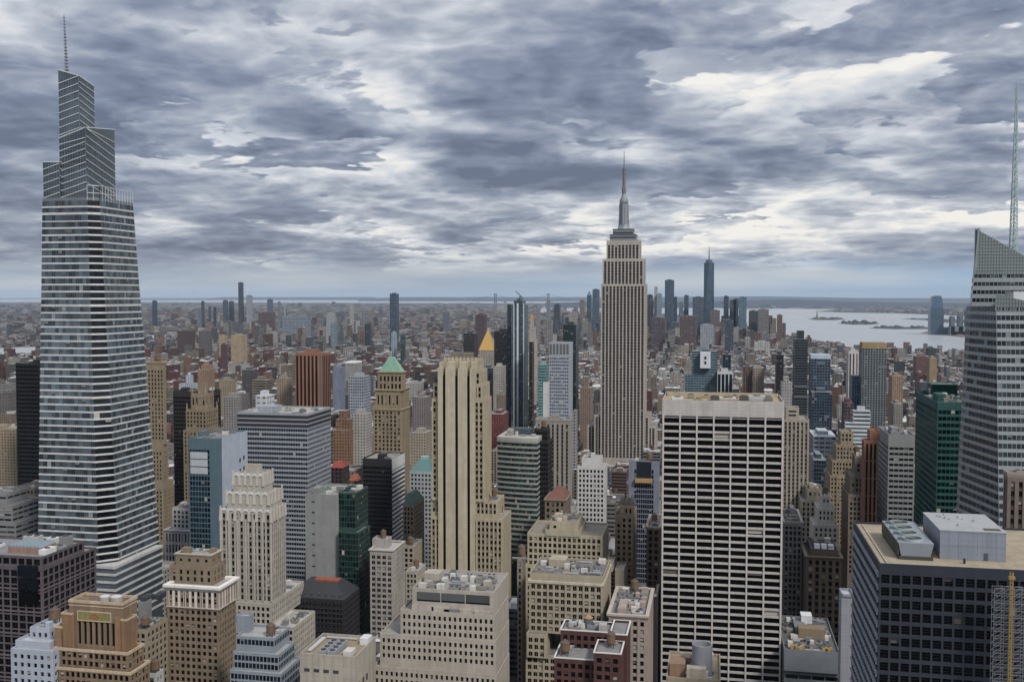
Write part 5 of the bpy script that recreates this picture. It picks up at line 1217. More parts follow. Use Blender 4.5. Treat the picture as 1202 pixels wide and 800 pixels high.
x0, x1, y0, y1, z1 = b.T[0]; zt = on_y(657, 570, 728).z; mx, my = (x0 + x1) / 2 + 1, (y0 + y1) / 2; a = Acc(); a.prism([(x0, y0, z1 + .1), (x1, y0, z1 + .1), (x1, y1, z1 + .1), (x0, y1, z1 + .1)], [(mx - 1.5, my - 1.5, zt), (mx + 1.5, my - 1.5, zt), (mx + 1.5, my + 1.5, zt), (mx - 1.5, my + 1.5, zt)]); b.part('hipped_roof', a, flat_mat('6d4537', .8))
# buff stepped
b = geo('stone_building', 'buff stepped block with blank central tower above the big tan block', BT, 600, [(645, 684, 612, 24, 3), (640, 688, 622, 32, 1.5), (619, 714, 627, 36, 2, 0), (617, 716, 664, 40, 0)],
    [dict(P, bay=5, fw=0.36, fh=0.46, skip=lambda i, j, nx, ny: .3 < i / nx < .8), dict(P, bay=4, fw=0.50), dict(P, bay=3), dict(P, bay=3, fw=0.60)], 'a3977c', '262621', 690, '7f7768', parts=60, pier=(3, .9, .3), clut=4, seed=8, amp=.22, lm='the buff stepped block')
b = geo('stone_building', 'big tan office block with long rows of windows and dark glazed roof storey', BT, 522, [(622, 716, 674, 34, 6), (621, 716.5, 683, 40, 3), (618, 651, 744, 42, -3), (617, 717, 770, 44, -1)],
    [dict(bay=2.6, fl=4.0, fw=.9, fh=.8, rec=.2, top=.5, side=.4)] + [dict(P, bay=3.15, fl=3.75, fw=0.66, fh=0.66, top=1.4)] * 3, '9a8f78', '1e201f', 850, '6f6d69', parts=100, pier=(3, .9, .35), div=(2, 1), clut=16, seed=21, amp=.22, lm='the big tan block')
x0, x1, y0, y1, z1 = b.T[1]; a = Acc(); ring(a, x0 - .6, x1 + .6, y0 - .6, y1 + .6, z1 - 1.2, z1 + .1, 1.0); b.part('cornice', a, wall_mat('b3a78f'))
for k in range(4):
    xx = x0 + (x1 - x0) * (k + .5) / 4; pass
# narrow tan building left of it
geo('stone_building', 'narrow tan building in shade between the striped tan tower and the big tan block', BT, 560, [(607, 617, 655, 40, 0)], dict(P, bay=3, fw=0.60), '7e7563', '1f1f1e', 790, '8b8880', parts=40, clut=2, seed=5, amp=.25)
geo('office_building', 'low building with bright white roof at the bottom of the narrow street gap', BT, 520, [(597.5, 616, 782, 40, 0)], dict(P, bay=3), '7c7a76', '222', 840, 'c0c1c0', clut=4, seed=33) if False else None
# red brick
b = geo('brick_building', 'dark red brick building with white coping and wooden rooftop tank', BT, 436, [(658, 717, 740, '14', 6, 0), (716, 736, 744, '19.5', 1, 0), (697, 729, 766, '16', -15, 0), (650.5, 712, 773, '30', -10, 0)],
    dict(P, bay=3.0, fl=3.6, fw=0.62, fh=0.62), '4e2c26', '17171a', 870, '7f7c78', parts=100, clut=0, amp=.3, lm='the red brick building', par=1.0, frame=wall_mat('8d8780'))
cp = wall_mat('c5c2bc', .7, .12)
for (x0, x1, y0, y1, z1) in b.T: a = Acc(); ring(a, x0 - .25, x1 + .25, y0 - .25, y1 + .25, z1 - .25, z1 + .15, .7); b.part('coping', a, cp)
x0, x1, y0, y1, z1 = b.T[0]
a = Acc(); tx, ty = on_y(690.5, 735, y0 + 8).x, y0 + 8; a.cyl(tx, ty, z1 + .2, z1 + 3.6, 2.1, None, 14); t_ = b.part('water_tank', a, flat_mat('5c5b5c', .8)); a = Acc(); a.cyl(tx, ty, z1 + 3.6, z1 + 4.9, 2.15, .3, 14); a.build('tank_roof', flat_mat('a37b4c', .8), t_); a = Acc(); a.box(tx - 1.4, tx + 1.4, ty - 1.4, ty + 1.4, z1 - 1, z1 + .2); a.build('support_frame', flat_mat('444'*2), t_)
clutter(b.root, x0 + 1, x1 - 1, y0 + 1, y1 - 1, z1 - 1, 15, 7, 0, 'a09c96')
x0, x1, y0, y1, z1 = b.T[3]; clutter(b.root, x0 + 1, x1 - 16, y0 + 2, y1 - 12, z1 - 1, 28, 5, 0, '8b8680')
x0, x1, y0, y1, z1 = b.T[2]; clutter(b.root, x0 + 1, x1 - 1, y0 + 6, y1 - 1, z1 - 1, 18, 6, 0, 'b5b4b0')
# pinkish stone
b = geo('stone_building', 'pinkish stone building with heavy cornice and crowded mechanical roof', BT, 505, [(714.5, 766, 721, 48, 0)], dict(bay=3.4, fl=4.0, fw=.5, fh=.6, rec=.5, top=2.6), '97887c', '1d1d1d', 850, '7a7875', parts=80, pier=(2, 1.0, .4), clut=26, seed=44, amp=.25, lm='the pinkish stone building', corn={0: ('ab9d92', 2.4, 1.0)}, tank=1)
geo('stone_building', 'tan windowless bulkhead block behind the pinkish stone building', BT, 585, [(712, 722, 660, 14, 0), (722, 735, 668, 16, 2)], None, '958a74', '222222', 730, '8f8a80', clut=0, amp=.25)
geo('brick_building', 'brown brick building with pale cornice left of the white gridded tower', BT, 640, [(759, 778, 618, 36, 0)], dict(P, bay=3.2, fl=4.1, fw=0.56, fh=0.68), '5b473c', '1c1a1a', 690, '77736e', parts=50, clut=6, seed=4, amp=.28, corn={0: ('8f8371', 2, .8)}, lm='the brown corniced building')
geo('brick_building', 'dark narrow brick wall left of the white gridded tower base', BT, 556, [(766.5, 775, 700, 30, 0)], None, '252328', '111111', 830, '8c8a86', clut=0, amp=.4)

# white gridded tower
Yg = 562.0
b = geo('office_tower', 'white concrete tower gridded with seven columns of wide black windows', OT, Yg, [(777.5, 920.5, 470, 42, 0)],
    dict(bay=9.6, fl=4.02, fw=.93, fh=.71, rec=.8, top=9.4, side=.6), 'aba6a0', '0a0a0d', 850, 'a08e6c', parts=100, clut=0, amp=.2, lm='the white gridded tower', blind=.05, side_st=dict(bay=9.6, fl=4.02, fw=.92, fh=.68, rec=.8, top=9.4, side=.6), div=(1, 1), par=1.4)
x0, x1, y0, y1, z1 = b.T[0]
a = Acc()
for k in range(8):
    xx = x0 + .6 + (x1 - x0 - 1.2) * k / 7; a.box(xx - .42, xx + .42, y0 - .35, y0 + .02, 0, z1 - 9.2)
for k in range(1, 7): xx = x0 + .6 + (x1 - x0 - 1.2) * k / 7; a.box(xx - .12, xx + .12, y0 - .06, y0 + .02, z1 - 9.1, z1 - .2)
b.part('pier_rib', a, wall_mat('b9b1a9', .8, .1))
a = Acc()
for k in range(7): xx = x0 + .6 + (x1 - x0 - 1.2) * k / 7; a.box(xx + .6, xx + (x1 - x0) / 7 - .7, y0 - .05, y0 + .02, z1 - 9.6, z1 - 8.8, 0, True)
b.part('vent_slot_pane', a, flat_mat('1b1a1a'))
a = Acc(); ring(a, x0 + 1, x1 - 1, y1 - 8, y1 - .6, z1 - 1.4, z1 + .6, .6); b.part('roof_curb', a, wall_mat('a3957c'))
for k, (fx, fy, wx, wy, h, c) in enumerate(((.08, .3, 6, 5, 1.6, 'c7c8c6'), (.2, .6, 4, 5, 2.2, '8a8272'), (.35, .7, 7, 4, 1.4, 'a28d63'), (.43, .35, 5, 5, 2.4, '4e4a44'), (.55, .5, 9, 8, 1.2, 'bdb6a4'), (.7, .4, 5, 5, 2.6, '4b4a48'), (.82, .45, 9, 6, 2.6, 'a9abab'), (.93, .5, 4, 12, 2.0, '706c66'), (.62, .75, 4, 3, 1.6, '8f8572'), (.27, .3, 5, 3, 1.2, '938263'))):
    ac_unit(b.root, x0 + 3 + fx * (x1 - x0 - 6), y0 + 3 + fy * (y1 - y0 - 6), z1 - 1.4, wx, wy, h, c, 1)

# low rooftops in front of the gridded tower, with big round tank
b = geo('stone_building', 'low tan rooftop with brick bulkheads at the foot of the white gridded tower', BT, 395, [(782, 846, 796, 30, 0)], None, '8d7f6a', '222222', 870, '8a7c66', clut=5, seed=51, amp=.3)
x0, x1, y0, y1, z1 = b.T[0]; cx, cy = on_y(824, 790, 402).x, 404; zt = on_y(824, 757, 402).z; r_ = 4.9 * .82
a = Acc(); n = 22
for k in range(n):
    t0, t1 = 2 * math.pi * k / n, 2 * math.pi * (k + 1) / n; c0, s0, c1, s1 = math.cos(t0), math.sin(t0), math.cos(t1), math.sin(t1); ri = r_ * .86
    a.quad((cx + r_ * c0, cy + r_ * s0, z1 - 4), (cx + r_ * c1, cy + r_ * s1, z1 - 4), (cx + r_ * c1, cy + r_ * s1, zt), (cx + r_ * c0, cy + r_ * s0, zt)); a.quad((cx + r_ * c0, cy + r_ * s0, zt), (cx + r_ * c1, cy + r_ * s1, zt), (cx + ri * c1, cy + ri * s1, zt), (cx + ri * c0, cy + ri * s0, zt)); a.quad((cx + ri * c1, cy + ri * s1, zt - 2.4), (cx + ri * c0, cy + ri * s0, zt - 2.4), (cx + ri * c0, cy + ri * s0, zt), (cx + ri * c1, cy + ri * s1, zt))
t_ = b.part('round_tank_housing', a, flat_mat('8b8f95', .5, .15, .15)); a = Acc(); a.cyl(cx, cy, zt - 2.4, zt - 1.3, r_ * .85, r_ * .2, 20); a.build('tank_roof', flat_mat('a58f64', .8), t_)
a = Acc(); q = on_y(806, 790, 397); a.box(on_y(806, 790, 398).x, on_y(829, 790, 398).x, 396, 400, z1 - 1, on_y(812, 783, 397).z); b.part('bulkhead', a, wall_mat('a09684'))
a = Acc(); a.box(on_y(786, 790, 398).x, on_y(804, 790, 398).x, 399, 408, z1 - 1, on_y(800, 779, 399).z); b.part('brick_bulkhead', a, wall_mat('84664d'))

# concrete pier tower behind the gridded tower
geo('apartment_tower', 'beige concrete apartment tower with vertical pier lines right of the white gridded tower', TT, 800, [(921, 938, 478, 14, 6), (916, 950, 492, 30, 0)], [dict(P, bay=30, fl=3, fw=0.66, fh=0.46), dict(bay=3.2, fl=3.1, fw=.52, fh=.56, rec=.6, sp=1, top=1.6)], '968c7d', '2a2926', 610, '8c8478', spand='6f675c', clut=0, parts=60, amp=.18, lm='the beige pier apartment tower')
geo('stone_building', 'old grey stone loft building in shadow right of the white gridded tower', BT, 662, [(915, 942, 612, 40, 0)], dict(P, bay=2.8, fl=3.8, fw=0.60, fh=0.68), '6d6b67', '1d1d1e', 728, '4f4c49', clut=8, seed=5, parts=60, amp=.28, corn={0: ('85837d', 3, .6)}, lm='the old grey loft building')
b = geo('brick_building', 'brown stone building with tall bays and white skylights on its roof', BT, 640, [(947, 984, 644, 30, 6), (940.5, 988, 653, 36, 0)], [dict(bay=4, fl=4.5, fw=.7, fh=.6, rec=.2), dict(bay=3.6, fl=4.3, fw=.52, fh=.66, rec=.5, sp=1)], '6b5a49', '1c1a18', 728, '3c3a39', spand='5c5148', clut=3, seed=4, parts=60, amp=.25, lm='the brown tall bay building', corn={1: ('6e604f', 1.6, 1.0)})
bt_ = b
x0, x1, y0, y1, z1 = bt_.T[0]
for k in range(3):
    a = Acc(); wx = (x1 - x0) * .2; xx = x0 + (x1 - x0) * (.14 + .26 * k); a.prism([(xx, y0 + 3, z1 - 1), (xx + wx, y0 + 3, z1 - 1), (xx + wx, y0 + 9, z1 - 1), (xx, y0 + 9, z1 - 1)], [(xx, y0 + 4.5, z1 + 1.6), (xx + wx, y0 + 4.5, z1 + 1.6), (xx + wx, y0 + 8.5, z1 + 1.6), (xx, y0 + 8.5, z1 + 1.6)]); bt_.part('skylight', a, flat_mat('c9ccce', .4))
# mech roof low building
b = geo('office_building', 'low office with crowded mechanical roof and a strip of yellow equipment', BT, 548, [(912, 986, 764, 60, 0)], dict(bay=6.5, fl=4.2, fw=.92, fh=.52, rec=.3, top=12), '6b7072', '2b3b3c', 870, '58595a', clut=34, seed=61, amp=.2, lm='the low crowded mechanical roof')
x0, x1, y0, y1, z1 = b.T[0]
a = Acc(); a.prism([(x0 - .1, y0 - 3, z1 - 10), (x1, y0 - 3, z1 - 10), (x1, y0 + 1, z1 - 10), (x0 - .1, y0 + 1, z1 - 10)], [(x0 - .1, y0 + .2, z1 + .4), (x1, y0 + .2, z1 + .4), (x1, y0 + 1, z1 + .4), (x0 - .1, y0 + 1, z1 + .4)]); b.part('sloped_screen', a, flat_mat('63686d', .5, .2))
rnd = random.Random(4)
for k in range(9):
    xx = x0 + 2 + rnd.random() * (x1 - x0 - 5); a = Acc(); yy = y0 + 3 + rnd.random() * 3; wx = rnd.uniform(.6, 1.8); a.box(xx, xx + wx, yy, yy + 1.2, z1 - 1, z1 + rnd.uniform(.6, 1.6)); b.part('yellow_unit', a, flat_mat('b08a20', .6))
a = Acc(); a.box(x0 + 9, x0 + 23, y0 + 22, y0 + 30, z1 - 1, z1 + 5); b.part('bulkhead', a, wall_mat('7b6a52'))
a = Acc(); a.box(x0 + 12, x0 + 18, y0 + 42, y0 + 50, z1 - 1, z1 + 6); b.part('stair_hut', a, wall_mat('c4c5c6'))
geo('office_building', 'thin pale panelled slab edge beside the sculpted side of the dark precast office', BT, 470, [(985, 999, 690, ('b', 988), 0)], dict(bay=7, fl=6, fw=.3, fh=.2, rec=.2), '85868c', '3a3d46', 850, 'a9abb3', clut=0, amp=.15)

# dark precast office at the lower right with cooling plant
Yd = 306.0
st = dict(bay=2.88, fl=3.68, fw=.80, fh=.70, rec=.55, top=2.7, side=.3)
b = geo('office_building', 'dark blue precast office with gravel roof, deep square windows and sculpted side', BT, Yd, [(1032, 1330, 668, ('b', 1001), 0)], st, '222935', '06080b', 900, '9c8d74', parts=100, clut=0, amp=.16, lm='the dark precast office', blind=.03, div=(1, 3), frame=flat_mat('15181d'), side_st=dict(bay=2.9, fl=3.68, fw=.74, fh=.62, rec=.4, top=2.7, side=.3), par=.7)
x0, x1, y0, y1, z1 = b.T[0]; zr = z1 - .7
a = Acc()
nyb = int((z1 - 2.7) / 3.68); 
for j in range(24):
    zz = z1 - 2.7 - j * 3.68
    for k in range(int((y1 - y0) / 2.9) + 1):
        yy = y0 + .3 + k * 2.9
        if yy + 2.9 > y1 + .5: break
        a.prism([(x0 - .55, yy + .1, zz - 1.5), (x0 + .02, yy + .1, zz - 1.5), (x0 + .02, yy + 1.5, zz - 1.5), (x0 - .3, yy + 1.5, zz - 1.5)], [(x0 - .15, yy + .1, zz), (x0 + .02, yy + .1, zz), (x0 + .02, yy + 2.4, zz), (x0 - .7, yy + 2.4, zz)])
b.part('precast_panel_pattern', a, wall_mat('8b9099', .8, .15))
# louvred cooling tower
zt = zr
c0 = on_y(1053, 665, 0.1 + Yd + 6)
def rp(px, py, z): q = on_z(px, py, z); return q
A_ = rp(1056, 652, zr + 1.0); ux = 1.0
cx0, cx1 = A_.x, rp(1093, 652, zr + 1.0).x; cy0 = A_.y; cy1 = cy0 + 30
a = Acc(); H_ = 5.0
a.prism([(cx0 + .5, cy0 + .3, zr + 1.0), (cx1 - .5, cy0 + .3, zr + 1.0), (cx1 - .5, cy1, zr + 1.0), (cx0 + .5, cy1, zr + 1.0)], [(cx0 - .4, cy0, zr + H_), (cx1 + .4, cy0, zr + H_), (cx1 + .4, cy1, zr + H_), (cx0 - .4, cy1, zr + H_)])
ct = b.part('cooling_tower', a, flat_mat('838a93', .5, 0, .16))
a = Acc(); a.box(cx0 - .2, cx1 + .2, cy0 - .2, cy1 + .2, zr, zr + .95); a.build('base_frame', flat_mat('3f3b33', .8), ct)
a = Acc()
for k in range(11): zz = zr + 1.2 + k * .33; a.box(cx0 - .55 + .08 * k * 0, cx0 - .15, cy0 + .4, cy1 - .2, zz, zz + .18)
a.build('louvre_slat', flat_mat('4d5240'), ct)
for k in range(4):
    fy = cy0 + (cy1 - cy0) * (k + .55) / 4.1; fx = (cx0 + cx1) / 2 - .3; r_ = min(3.0, (cx1 - cx0) * .36); n = 20; a = Acc()
    for q in range(n):
        t0, t1 = 2 * math.pi * q / n, 2 * math.pi * (q + 1) / n
        def C_(r, t, z): return (fx + r * math.cos(t), fy + r * math.sin(t), z)
        a.quad(C_(r_ * 1.08, t0, zr + H_), C_(r_ * 1.08, t1, zr + H_), C_(r_, t1, zr + H_ + .75), C_(r_, t0, zr + H_ + .75)); a.quad(C_(r_, t0, zr + H_ + .75), C_(r_, t1, zr + H_ + .75), C_(r_ * .86, t1, zr + H_ + .75), C_(r_ * .86, t0, zr + H_ + .75)); a.quad(C_(r_ * .86, t1, zr + H_ + .05), C_(r_ * .86, t0, zr + H_ + .05), C_(r_ * .86, t0, zr + H_ + .75), C_(r_ * .86, t1, zr + H_ + .75))
    fan = a.build('fan_housing', flat_mat('8c9796', .6, .1), ct)
    a = Acc(); a.cyl(fx, fy, zr + H_ + .02, zr + H_ + .1, r_ * .85, None, 20); a.build('fan_well', flat_mat('2a2c2e'), fan) if False else a.build('fan_well', flat_mat('2a2c2e'), ct)
    a = Acc()
    for q in range(6):
        t0 = q * math.pi / 3 + k; a.quad(C_(.3, t0, zr + H_ + .3), C_(r_ * .8, t0 - .12, zr + H_ + .3), C_(r_ * .8, t0 + .22, zr + H_ + .42), C_(.3, t0 + .6, zr + H_ + .42))
    a.cyl(fx, fy, zr + H_ + .1, zr + H_ + .55, .4, None, 8)
    a.build('fan_blade', flat_mat('4d5152', .6), ct)
    a = Acc(); a.box(fx - r_ * 1.1 - .9, fx - r_ * 1.1 + .3, fy - .6, fy + .5, zr + H_, zr + H_ + .8); a.build('fan_motor', flat_mat('556666', .5), ct)
# mechanical penthouse
B0 = rp(1103, 655.5, zr); bx1 = rp(1176.5, 655.5, zr).x; by0 = B0.y; bt = on_y(1103, 622.5, by0).z; by1 = by0
for _ in range(60):
    by1 += 1
    if proj(B0.x, by1, bt)[1] < 602: break
a = Acc(); a.box(B0.x, bx1, by0, by1, zr, bt); ph = b.part('mechanical_penthouse', a, wall_mat('7b838f', .5, .16))
a = Acc(); a.box(B0.x - .15, bx1 + .15, by0 - .15, by1 + .15, bt, bt + .3); a.build('penthouse_roof', flat_mat('9b9e9e', .8, 0, .25), ph)
rnd = random.Random(3)
for k in range(9):
    a = Acc(); xx, yy = rnd.uniform(B0.x + 3, bx1 - 4), rnd.uniform(by0 + 6, by1 - 3); a.cyl(xx, yy, bt + .3, bt + .3 + rnd.uniform(.3, .9), .35, .3, 8); a.build('roof_vent', flat_mat('9fa3a5', .5), ph)
a = Acc(); a.box(bx1 - 5.5, bx1 - 1, by0 + 1.5, by0 + 4, bt + .3, bt + .45); a.build('roof_hatch', flat_mat('4d463c'), ph)
a = Acc(); xx = B0.x + (bx1 - B0.x) * .70; a.box(xx - .6, xx + .6, by0 - .06, by0 + .02, zr + .1, zr + 2.3); a.build('door', flat_mat('3f4c5a'), ph)
a = Acc()
for k in range(1, 7): xx = B0.x + (bx1 - B0.x) * k / 7; a.box(xx - .04, xx + .04, by0 - .03, by0 + .02, zr, bt)
a.box(B0.x, bx1, by0 - .03, by0 + .02, (zr + bt) / 2 - .04, (zr + bt) / 2 + .04); a.build('panel_seam', flat_mat('6d7885'), ph)
q = rp(1132, 661, zr); a = Acc(); a.cyl(q.x, q.y, zr, zr + 1.5, .35, .35, 8); b.part('roof_vent', a, flat_mat('2e2f33'))
a = Acc(); ring(a, x0 + 2.4, x1 - 2, y0 + 2.2, y1 - 2, zr + .02, zr + .35, .35); b.part('roof_curb', a, flat_mat('a8a08f', .9))
# construction hoist with yellow mast in front of it
h0 = on_y(1164, 800, 298).x; h1 = on_y(1235, 800, 298).x; zt = on_y(1185, 689, 298).z; root = empty('construction_hoist', ((h0 + h1) / 2, 298, 0)); tag(root, 'silver scaffold hoist tower with yellow central mast on the dark precast office', 'hoist')
a = Acc(); zz = 60.0; xs = [h0 + (h1 - h0) * k / 6 for k in range(7)]
while zz < zt - .1:
    for yy in (297.2, 299.6):
        for k in range(7): a.bar((xs[k], yy, zz), (xs[k], yy, min(zt, zz + 2)), .06)
        a.bar((h0, yy, zz), (h1, yy, zz), .06)
        for k in range(6): a.bar((xs[k], yy, zz), (xs[k + 1], yy, min(zt, zz + 2)), .045)
    zz += 2.0
a.build('scaffold_lattice', flat_mat('8c9096', .5, .3), root)
mx = on_y(1186.5, 720, 296.4).x; a = Acc(); zm = on_y(1186.5, 676, 296.4).z; zz = 60
while zz < zm - .1:
    for sx in (-.35, .35):
        for sy in (-.35, .35): a.bar((mx + sx, 296.4 + sy, zz), (mx + sx, 296.4 + sy, zz + 1.5), .08)
    a.bar((mx - .35, 296.05, zz), (mx + .35, 296.05, zz + 1.5), .06); a.bar((mx - .35, 296.05, zz), (mx + .35, 296.05, zz), .07); zz += 1.5
a.box(mx - .8, mx + .8, 295.8, 297, zm - .8, zm)
a.build('yellow_mast', flat_mat('9a7f3a', .6), root)
a = Acc(); a.box(h0 + .8, h0 + 2.6, 297.5, 299.3, 60, zt - 3); a.build('hoist_cage_lattice', flat_mat('6b6f75', .5, .3), root) if False else None
geo('stone_building', 'brown ribbed stone tower at the right edge above the dark precast roof', TT, 445, [(1183, 1290, 556, ('b', 1178), 0)], dict(bay=2.9, fl=3.8, fw=.5, fh=.62, rec=.6, sp=1, top=3), '6f6257', '1c1a19', 640, '7a7a78', spand='4a4038', parts=60, clut=6, seed=9, amp=.2, lm='the brown ribbed tower', corn={0: ('8d8175', 2.2, .3)})
# green glass tower
gg = dict(bay=2.3, fl=3.95, fw=.9, fh=.60, rec=.12, top=4.0, side=.3)
b = geo('office_tower', 'emerald green glass tower with raised rooftop screen beside the faceted skyscraper', OT, 640, [(1101, 1142, 472, ('b', 1075), 0)], gg, '0b4b46', '041a1c', 606, '5c5d58', parts=100, clut=10, seed=8, amp=.25, lm='the emerald glass tower', blind=.03, grough=.08, side_st=dict(bay=2.3, fl=3.95, fw=.88, fh=.62, rec=.12, top=4))
x0, x1, y0, y1, z1 = b.T[0]; A_ = on_x(1102, 443, x0 + 12); xh0, xh1 = x0 + 7, x1 + 3; zt = on_y(1118, 450, y1 - 6).z
a = Acc(); a.box(xh0, xh1, y1 - 14, y1 - .5, z1 - 1, zt); sb = b.part('raised_screen', a, glass_mat('0d3b38', 0, .08))
a = Acc(); a.box(xh0 - .2, xh0, y1 - 11, y1 - 5, zt - 6.5, zt - 3, 0, True); a.build('light_panel', flat_mat('9fb3b4', .5), sb)
a = Acc(); ring(a, xh0 - .1, xh1 + .1, y1 - 14.1, y1 - .4, zt, zt + .4, .4); a.build('roof_edge', flat_mat('5f7a77'), sb)
# grey curved banded, orange rib, tan stepped
b = geo('office_tower', 'grey banded office tower with cluttered flat roof left of the emerald glass tower', OT, 755, [(1043, 1074, 510, ('b', 1030), 0)], dict(bay=3.6, fl=3.9, fw=.9, fh=.46, rec=.4, top=8), '7b7d7c', '1d2124', 610, '6c6e70', parts=80, clut=10, seed=13, amp=.15, lm='the grey banded tower', blind=.08)
geo('office_tower', 'slim orange brown tower with dark vertical window strips', OT, 722, [(1018, 1033, 505, 14, 8), (1014.5, 1031, 517, ('b', 1011.5), 0)], dict(bay=2.9, fl=12, fw=.5, fh=.96, rec=.4, top=2), '8b5e43', '1c1714', 612, '7d5640', clut=0, amp=.2, lm='the slim orange brown tower', blind=0)
geo('stone_tower', 'tan stepped wedding cake tower with small square top', TT, 868, [(984, 1001, 506, 16, 14), (977, 1005, 522, 28, 8), (971, 1008, 540, 36, 4), (968, 1010, 558, 40)], dict(P, bay=2.5, fl=3.5, fw=0.52, fh=0.62), '85785f', '2a251e', 612, '82765f', parts=60, pier=(2, .9, .35), clut=0, amp=.25, lm='the tan wedding cake tower')
geo('stone_tower', 'grey brown stepped tower standing just in front of the tan wedding cake tower', TT, 775, [(1000, 1012, 535, 18, 10), (992, 1014, 558, 30, 4), (988, 1016, 580, 40)], dict(P, bay=2.8, fl=3.6, fw=0.54, fh=0.62), '716657', '23201c', 640, '6f6759', parts=50, clut=2, seed=3, amp=.25)
geo('stone_building', 'small white deco building with stepped ziggurat top', BT, 742, [(962, 975, 582, 14, 8), (956, 980, 596, 24, 4), (950, 984, 616, 30)], dict(P, bay=3, fl=3.7, fw=0.46, fh=0.66), 'b3aea4', '33322f', 650, 'a6a39b', parts=40, clut=1, seed=3, amp=.15, lm='the small white deco building')
geo('stone_building', 'cream stone building with green roof sheds left of the white ziggurat building', BT, 775, [(944, 966, 574, 24, 4), (936, 968, 586, 32)], dict(P, bay=3.3, fl=3.8, fw=0.46, fh=0.68), '9c907b', '2e2b26', 640, '66706a', parts=40, clut=5, seed=8, amp=.22)

# ------------------------------------------------------------------ buildings farther off, pattern facades
G1, G2, G3 = '1d2730', '2b3a46', '10151a'
CT = 'tower'
far('office_tower', 'bronze brown tower with dark vertical window strips standing alone', CT, 1250, [(346.5, 388, 414, 30)], '8c5835', '131316', 480, (5.6, 400), (.56, .98), '5f554b', lm='the bronze brown tower')
far('office_tower', 'grey blue gridded office behind the wide banded blue office', CT, 1250, [(409, 435, 442, 28)], '8a919c', '2f3b48', 490, (3, 3.8), (.62, .5), lm='the grey blue gridded office')
far('apartment_tower', 'cream apartment block left of the mint green pyramid roof tower', CT, 1010, [(412, 437, 486, 30)], '9a948b', '3b3d40', 545, (3.4, 3.1), (.46, .42), lm='the cream apartment block')
far('stone_tower', 'orange brown stepped apartment tower left of the mint pyramid tower', CT, 1000, [(398, 411, 482, 16, 6), (394, 418, 492, 26, 3), (391, 423, 505, 32)], '7d5839', '2a221d', 548, (3.2, 3.3), (.4, .46), lm='the orange brown stepped tower')
far('office_building', 'dark building with bright red hipped roof behind the wide banded office', BT, 860, [(388, 410, 549, 26)], '3c2a2b', '1b1716', 590, cap=('hipped_roof', '7a392e', 541, .55), lm='the red hipped roof building')
far('office_building', 'low dark building with orange roof beside the black office slab', BT, 840, [(410, 424, 564, 20)], '4f4340', '22201f', 600, cap=('hipped_roof', '85503e', 556, .4))
far('stone_tower', 'tower with shining gold pyramid roof and pinnacle', CT, 1900, [(562, 584, 411, 34, 4), (560, 586, 440, 40)], '938a7b', '34312e', 470, (3.4, 3.8), (.4, .5), cap=('gold_pyramid_roof', 'd0a24a', 386, .03, 'metal'), lm='the gold pyramid tower')
far('office_tower', 'blue grey tower below the gold pyramid tower', CT, 1500, [(566, 581, 432, 26)], '3c4a58', '1d2832', 485, (1.8, 3.8), (.86, .7))
far('stone_building', 'pale stone block right of the gold pyramid tower base', CT, 1480, [(579, 594, 430, 26)], '9c958a', '3a3835', 462, (3, 3.6), (.45, .5))
far('office_tower', 'broad black slab right of the gold pyramid tower', CT, 1720, [(580, 603, 389, 34)], '222024', '0d0d10', 462, (2.6, 3.8), (.7, .62), '2c2b2c', lm='the broad black slab')
SLIM = far('office_tower', 'tall slim blue glass tower with paired white edge lines and crane top', CT, 1560, [(603, 617, 353, 30, 3), (602.5, 620, 358, 34)], '4a626c', '1b3038', 505, (1.6, 3.6), (.84, .8), '70777c', lm='the tall slim blue glass tower')
o = SLIM; xs0, xs1, ys0, ys1, zs1 = HAND[-1][8][1]; a = Acc()
for f_ in (.06, .36, .44, .94): xx = xs0 + (xs1 - xs0) * f_; a.box(xx - .7, xx + .7, ys0 - .4, ys0 + .1, 0, zs1 + 3)
q_ = a.build('white_edge_rib', flat_mat('c4cbd0', .5), None); q_.parent = o; q_.location = -o.location
a = Acc(); a.bar(((xs0 + xs1) / 2, ys0 + 10, zs1 + 4), ((xs0 + xs1) / 2, ys0 + 10, zs1 + 14), .8); a.bar(((xs0 + xs1) / 2 + 6, ys0 + 10, zs1 + 10), ((xs0 + xs1) / 2 - 7, ys0 + 10, zs1 + 22), .6); q_ = a.build('crane', flat_mat('4a4d50'), None); q_.parent = o; q_.location = -o.location
far('office_tower', 'dark teal companion tower directly left of the tall slim blue glass tower', CT, 1620, [(595.5, 603, 357, 30)], '2b4852', '15272e', 470, (2.4, 3.6), (.85, .8))
far('stone_tower', 'pale stone clock tower topped by a small gold lantern', CT, 2150, [(622.5, 627, 374, 10, 10), (621, 629, 384, 18, 5), (620.5, 631, 398, 26)], 'a39a8d', '4a4640', 470, (3.2, 3.8), (.4, .5), cap=('gold_lantern', 'c08a2e', 368, .1, 'metal'), lm='the pale clock tower')
far('office_tower', 'narrow dark brown slab right of the tall slim blue glass tower', CT, 1530, [(621, 627, 401, 24)], '332c2b', '151314', 498, (1.6, 3.7), (.8, .7))
far('office_tower', 'dark green glass tower behind the silver grey tower', CT, 1500, [(661, 679.5, 381, 34)], '25383c', '101c20', 465, (1.9, 3.8), (.86, .75), '3a4546', lm='the dark green tower behind the silver one')
far('office_tower', 'pale teal glass block left of the silver grey tower', CT, 1320, [(632, 645, 428, 26)], '6d9a9a', '2d5a60', 490, (2, 3.8), (.85, .7))
far('office_building', 'white edged low block under the pale teal glass block', CT, 1250, [(637.5, 644.5, 449, 24)], 'c1beb6', '77756f', 490, (30, 30), (.1, .1))
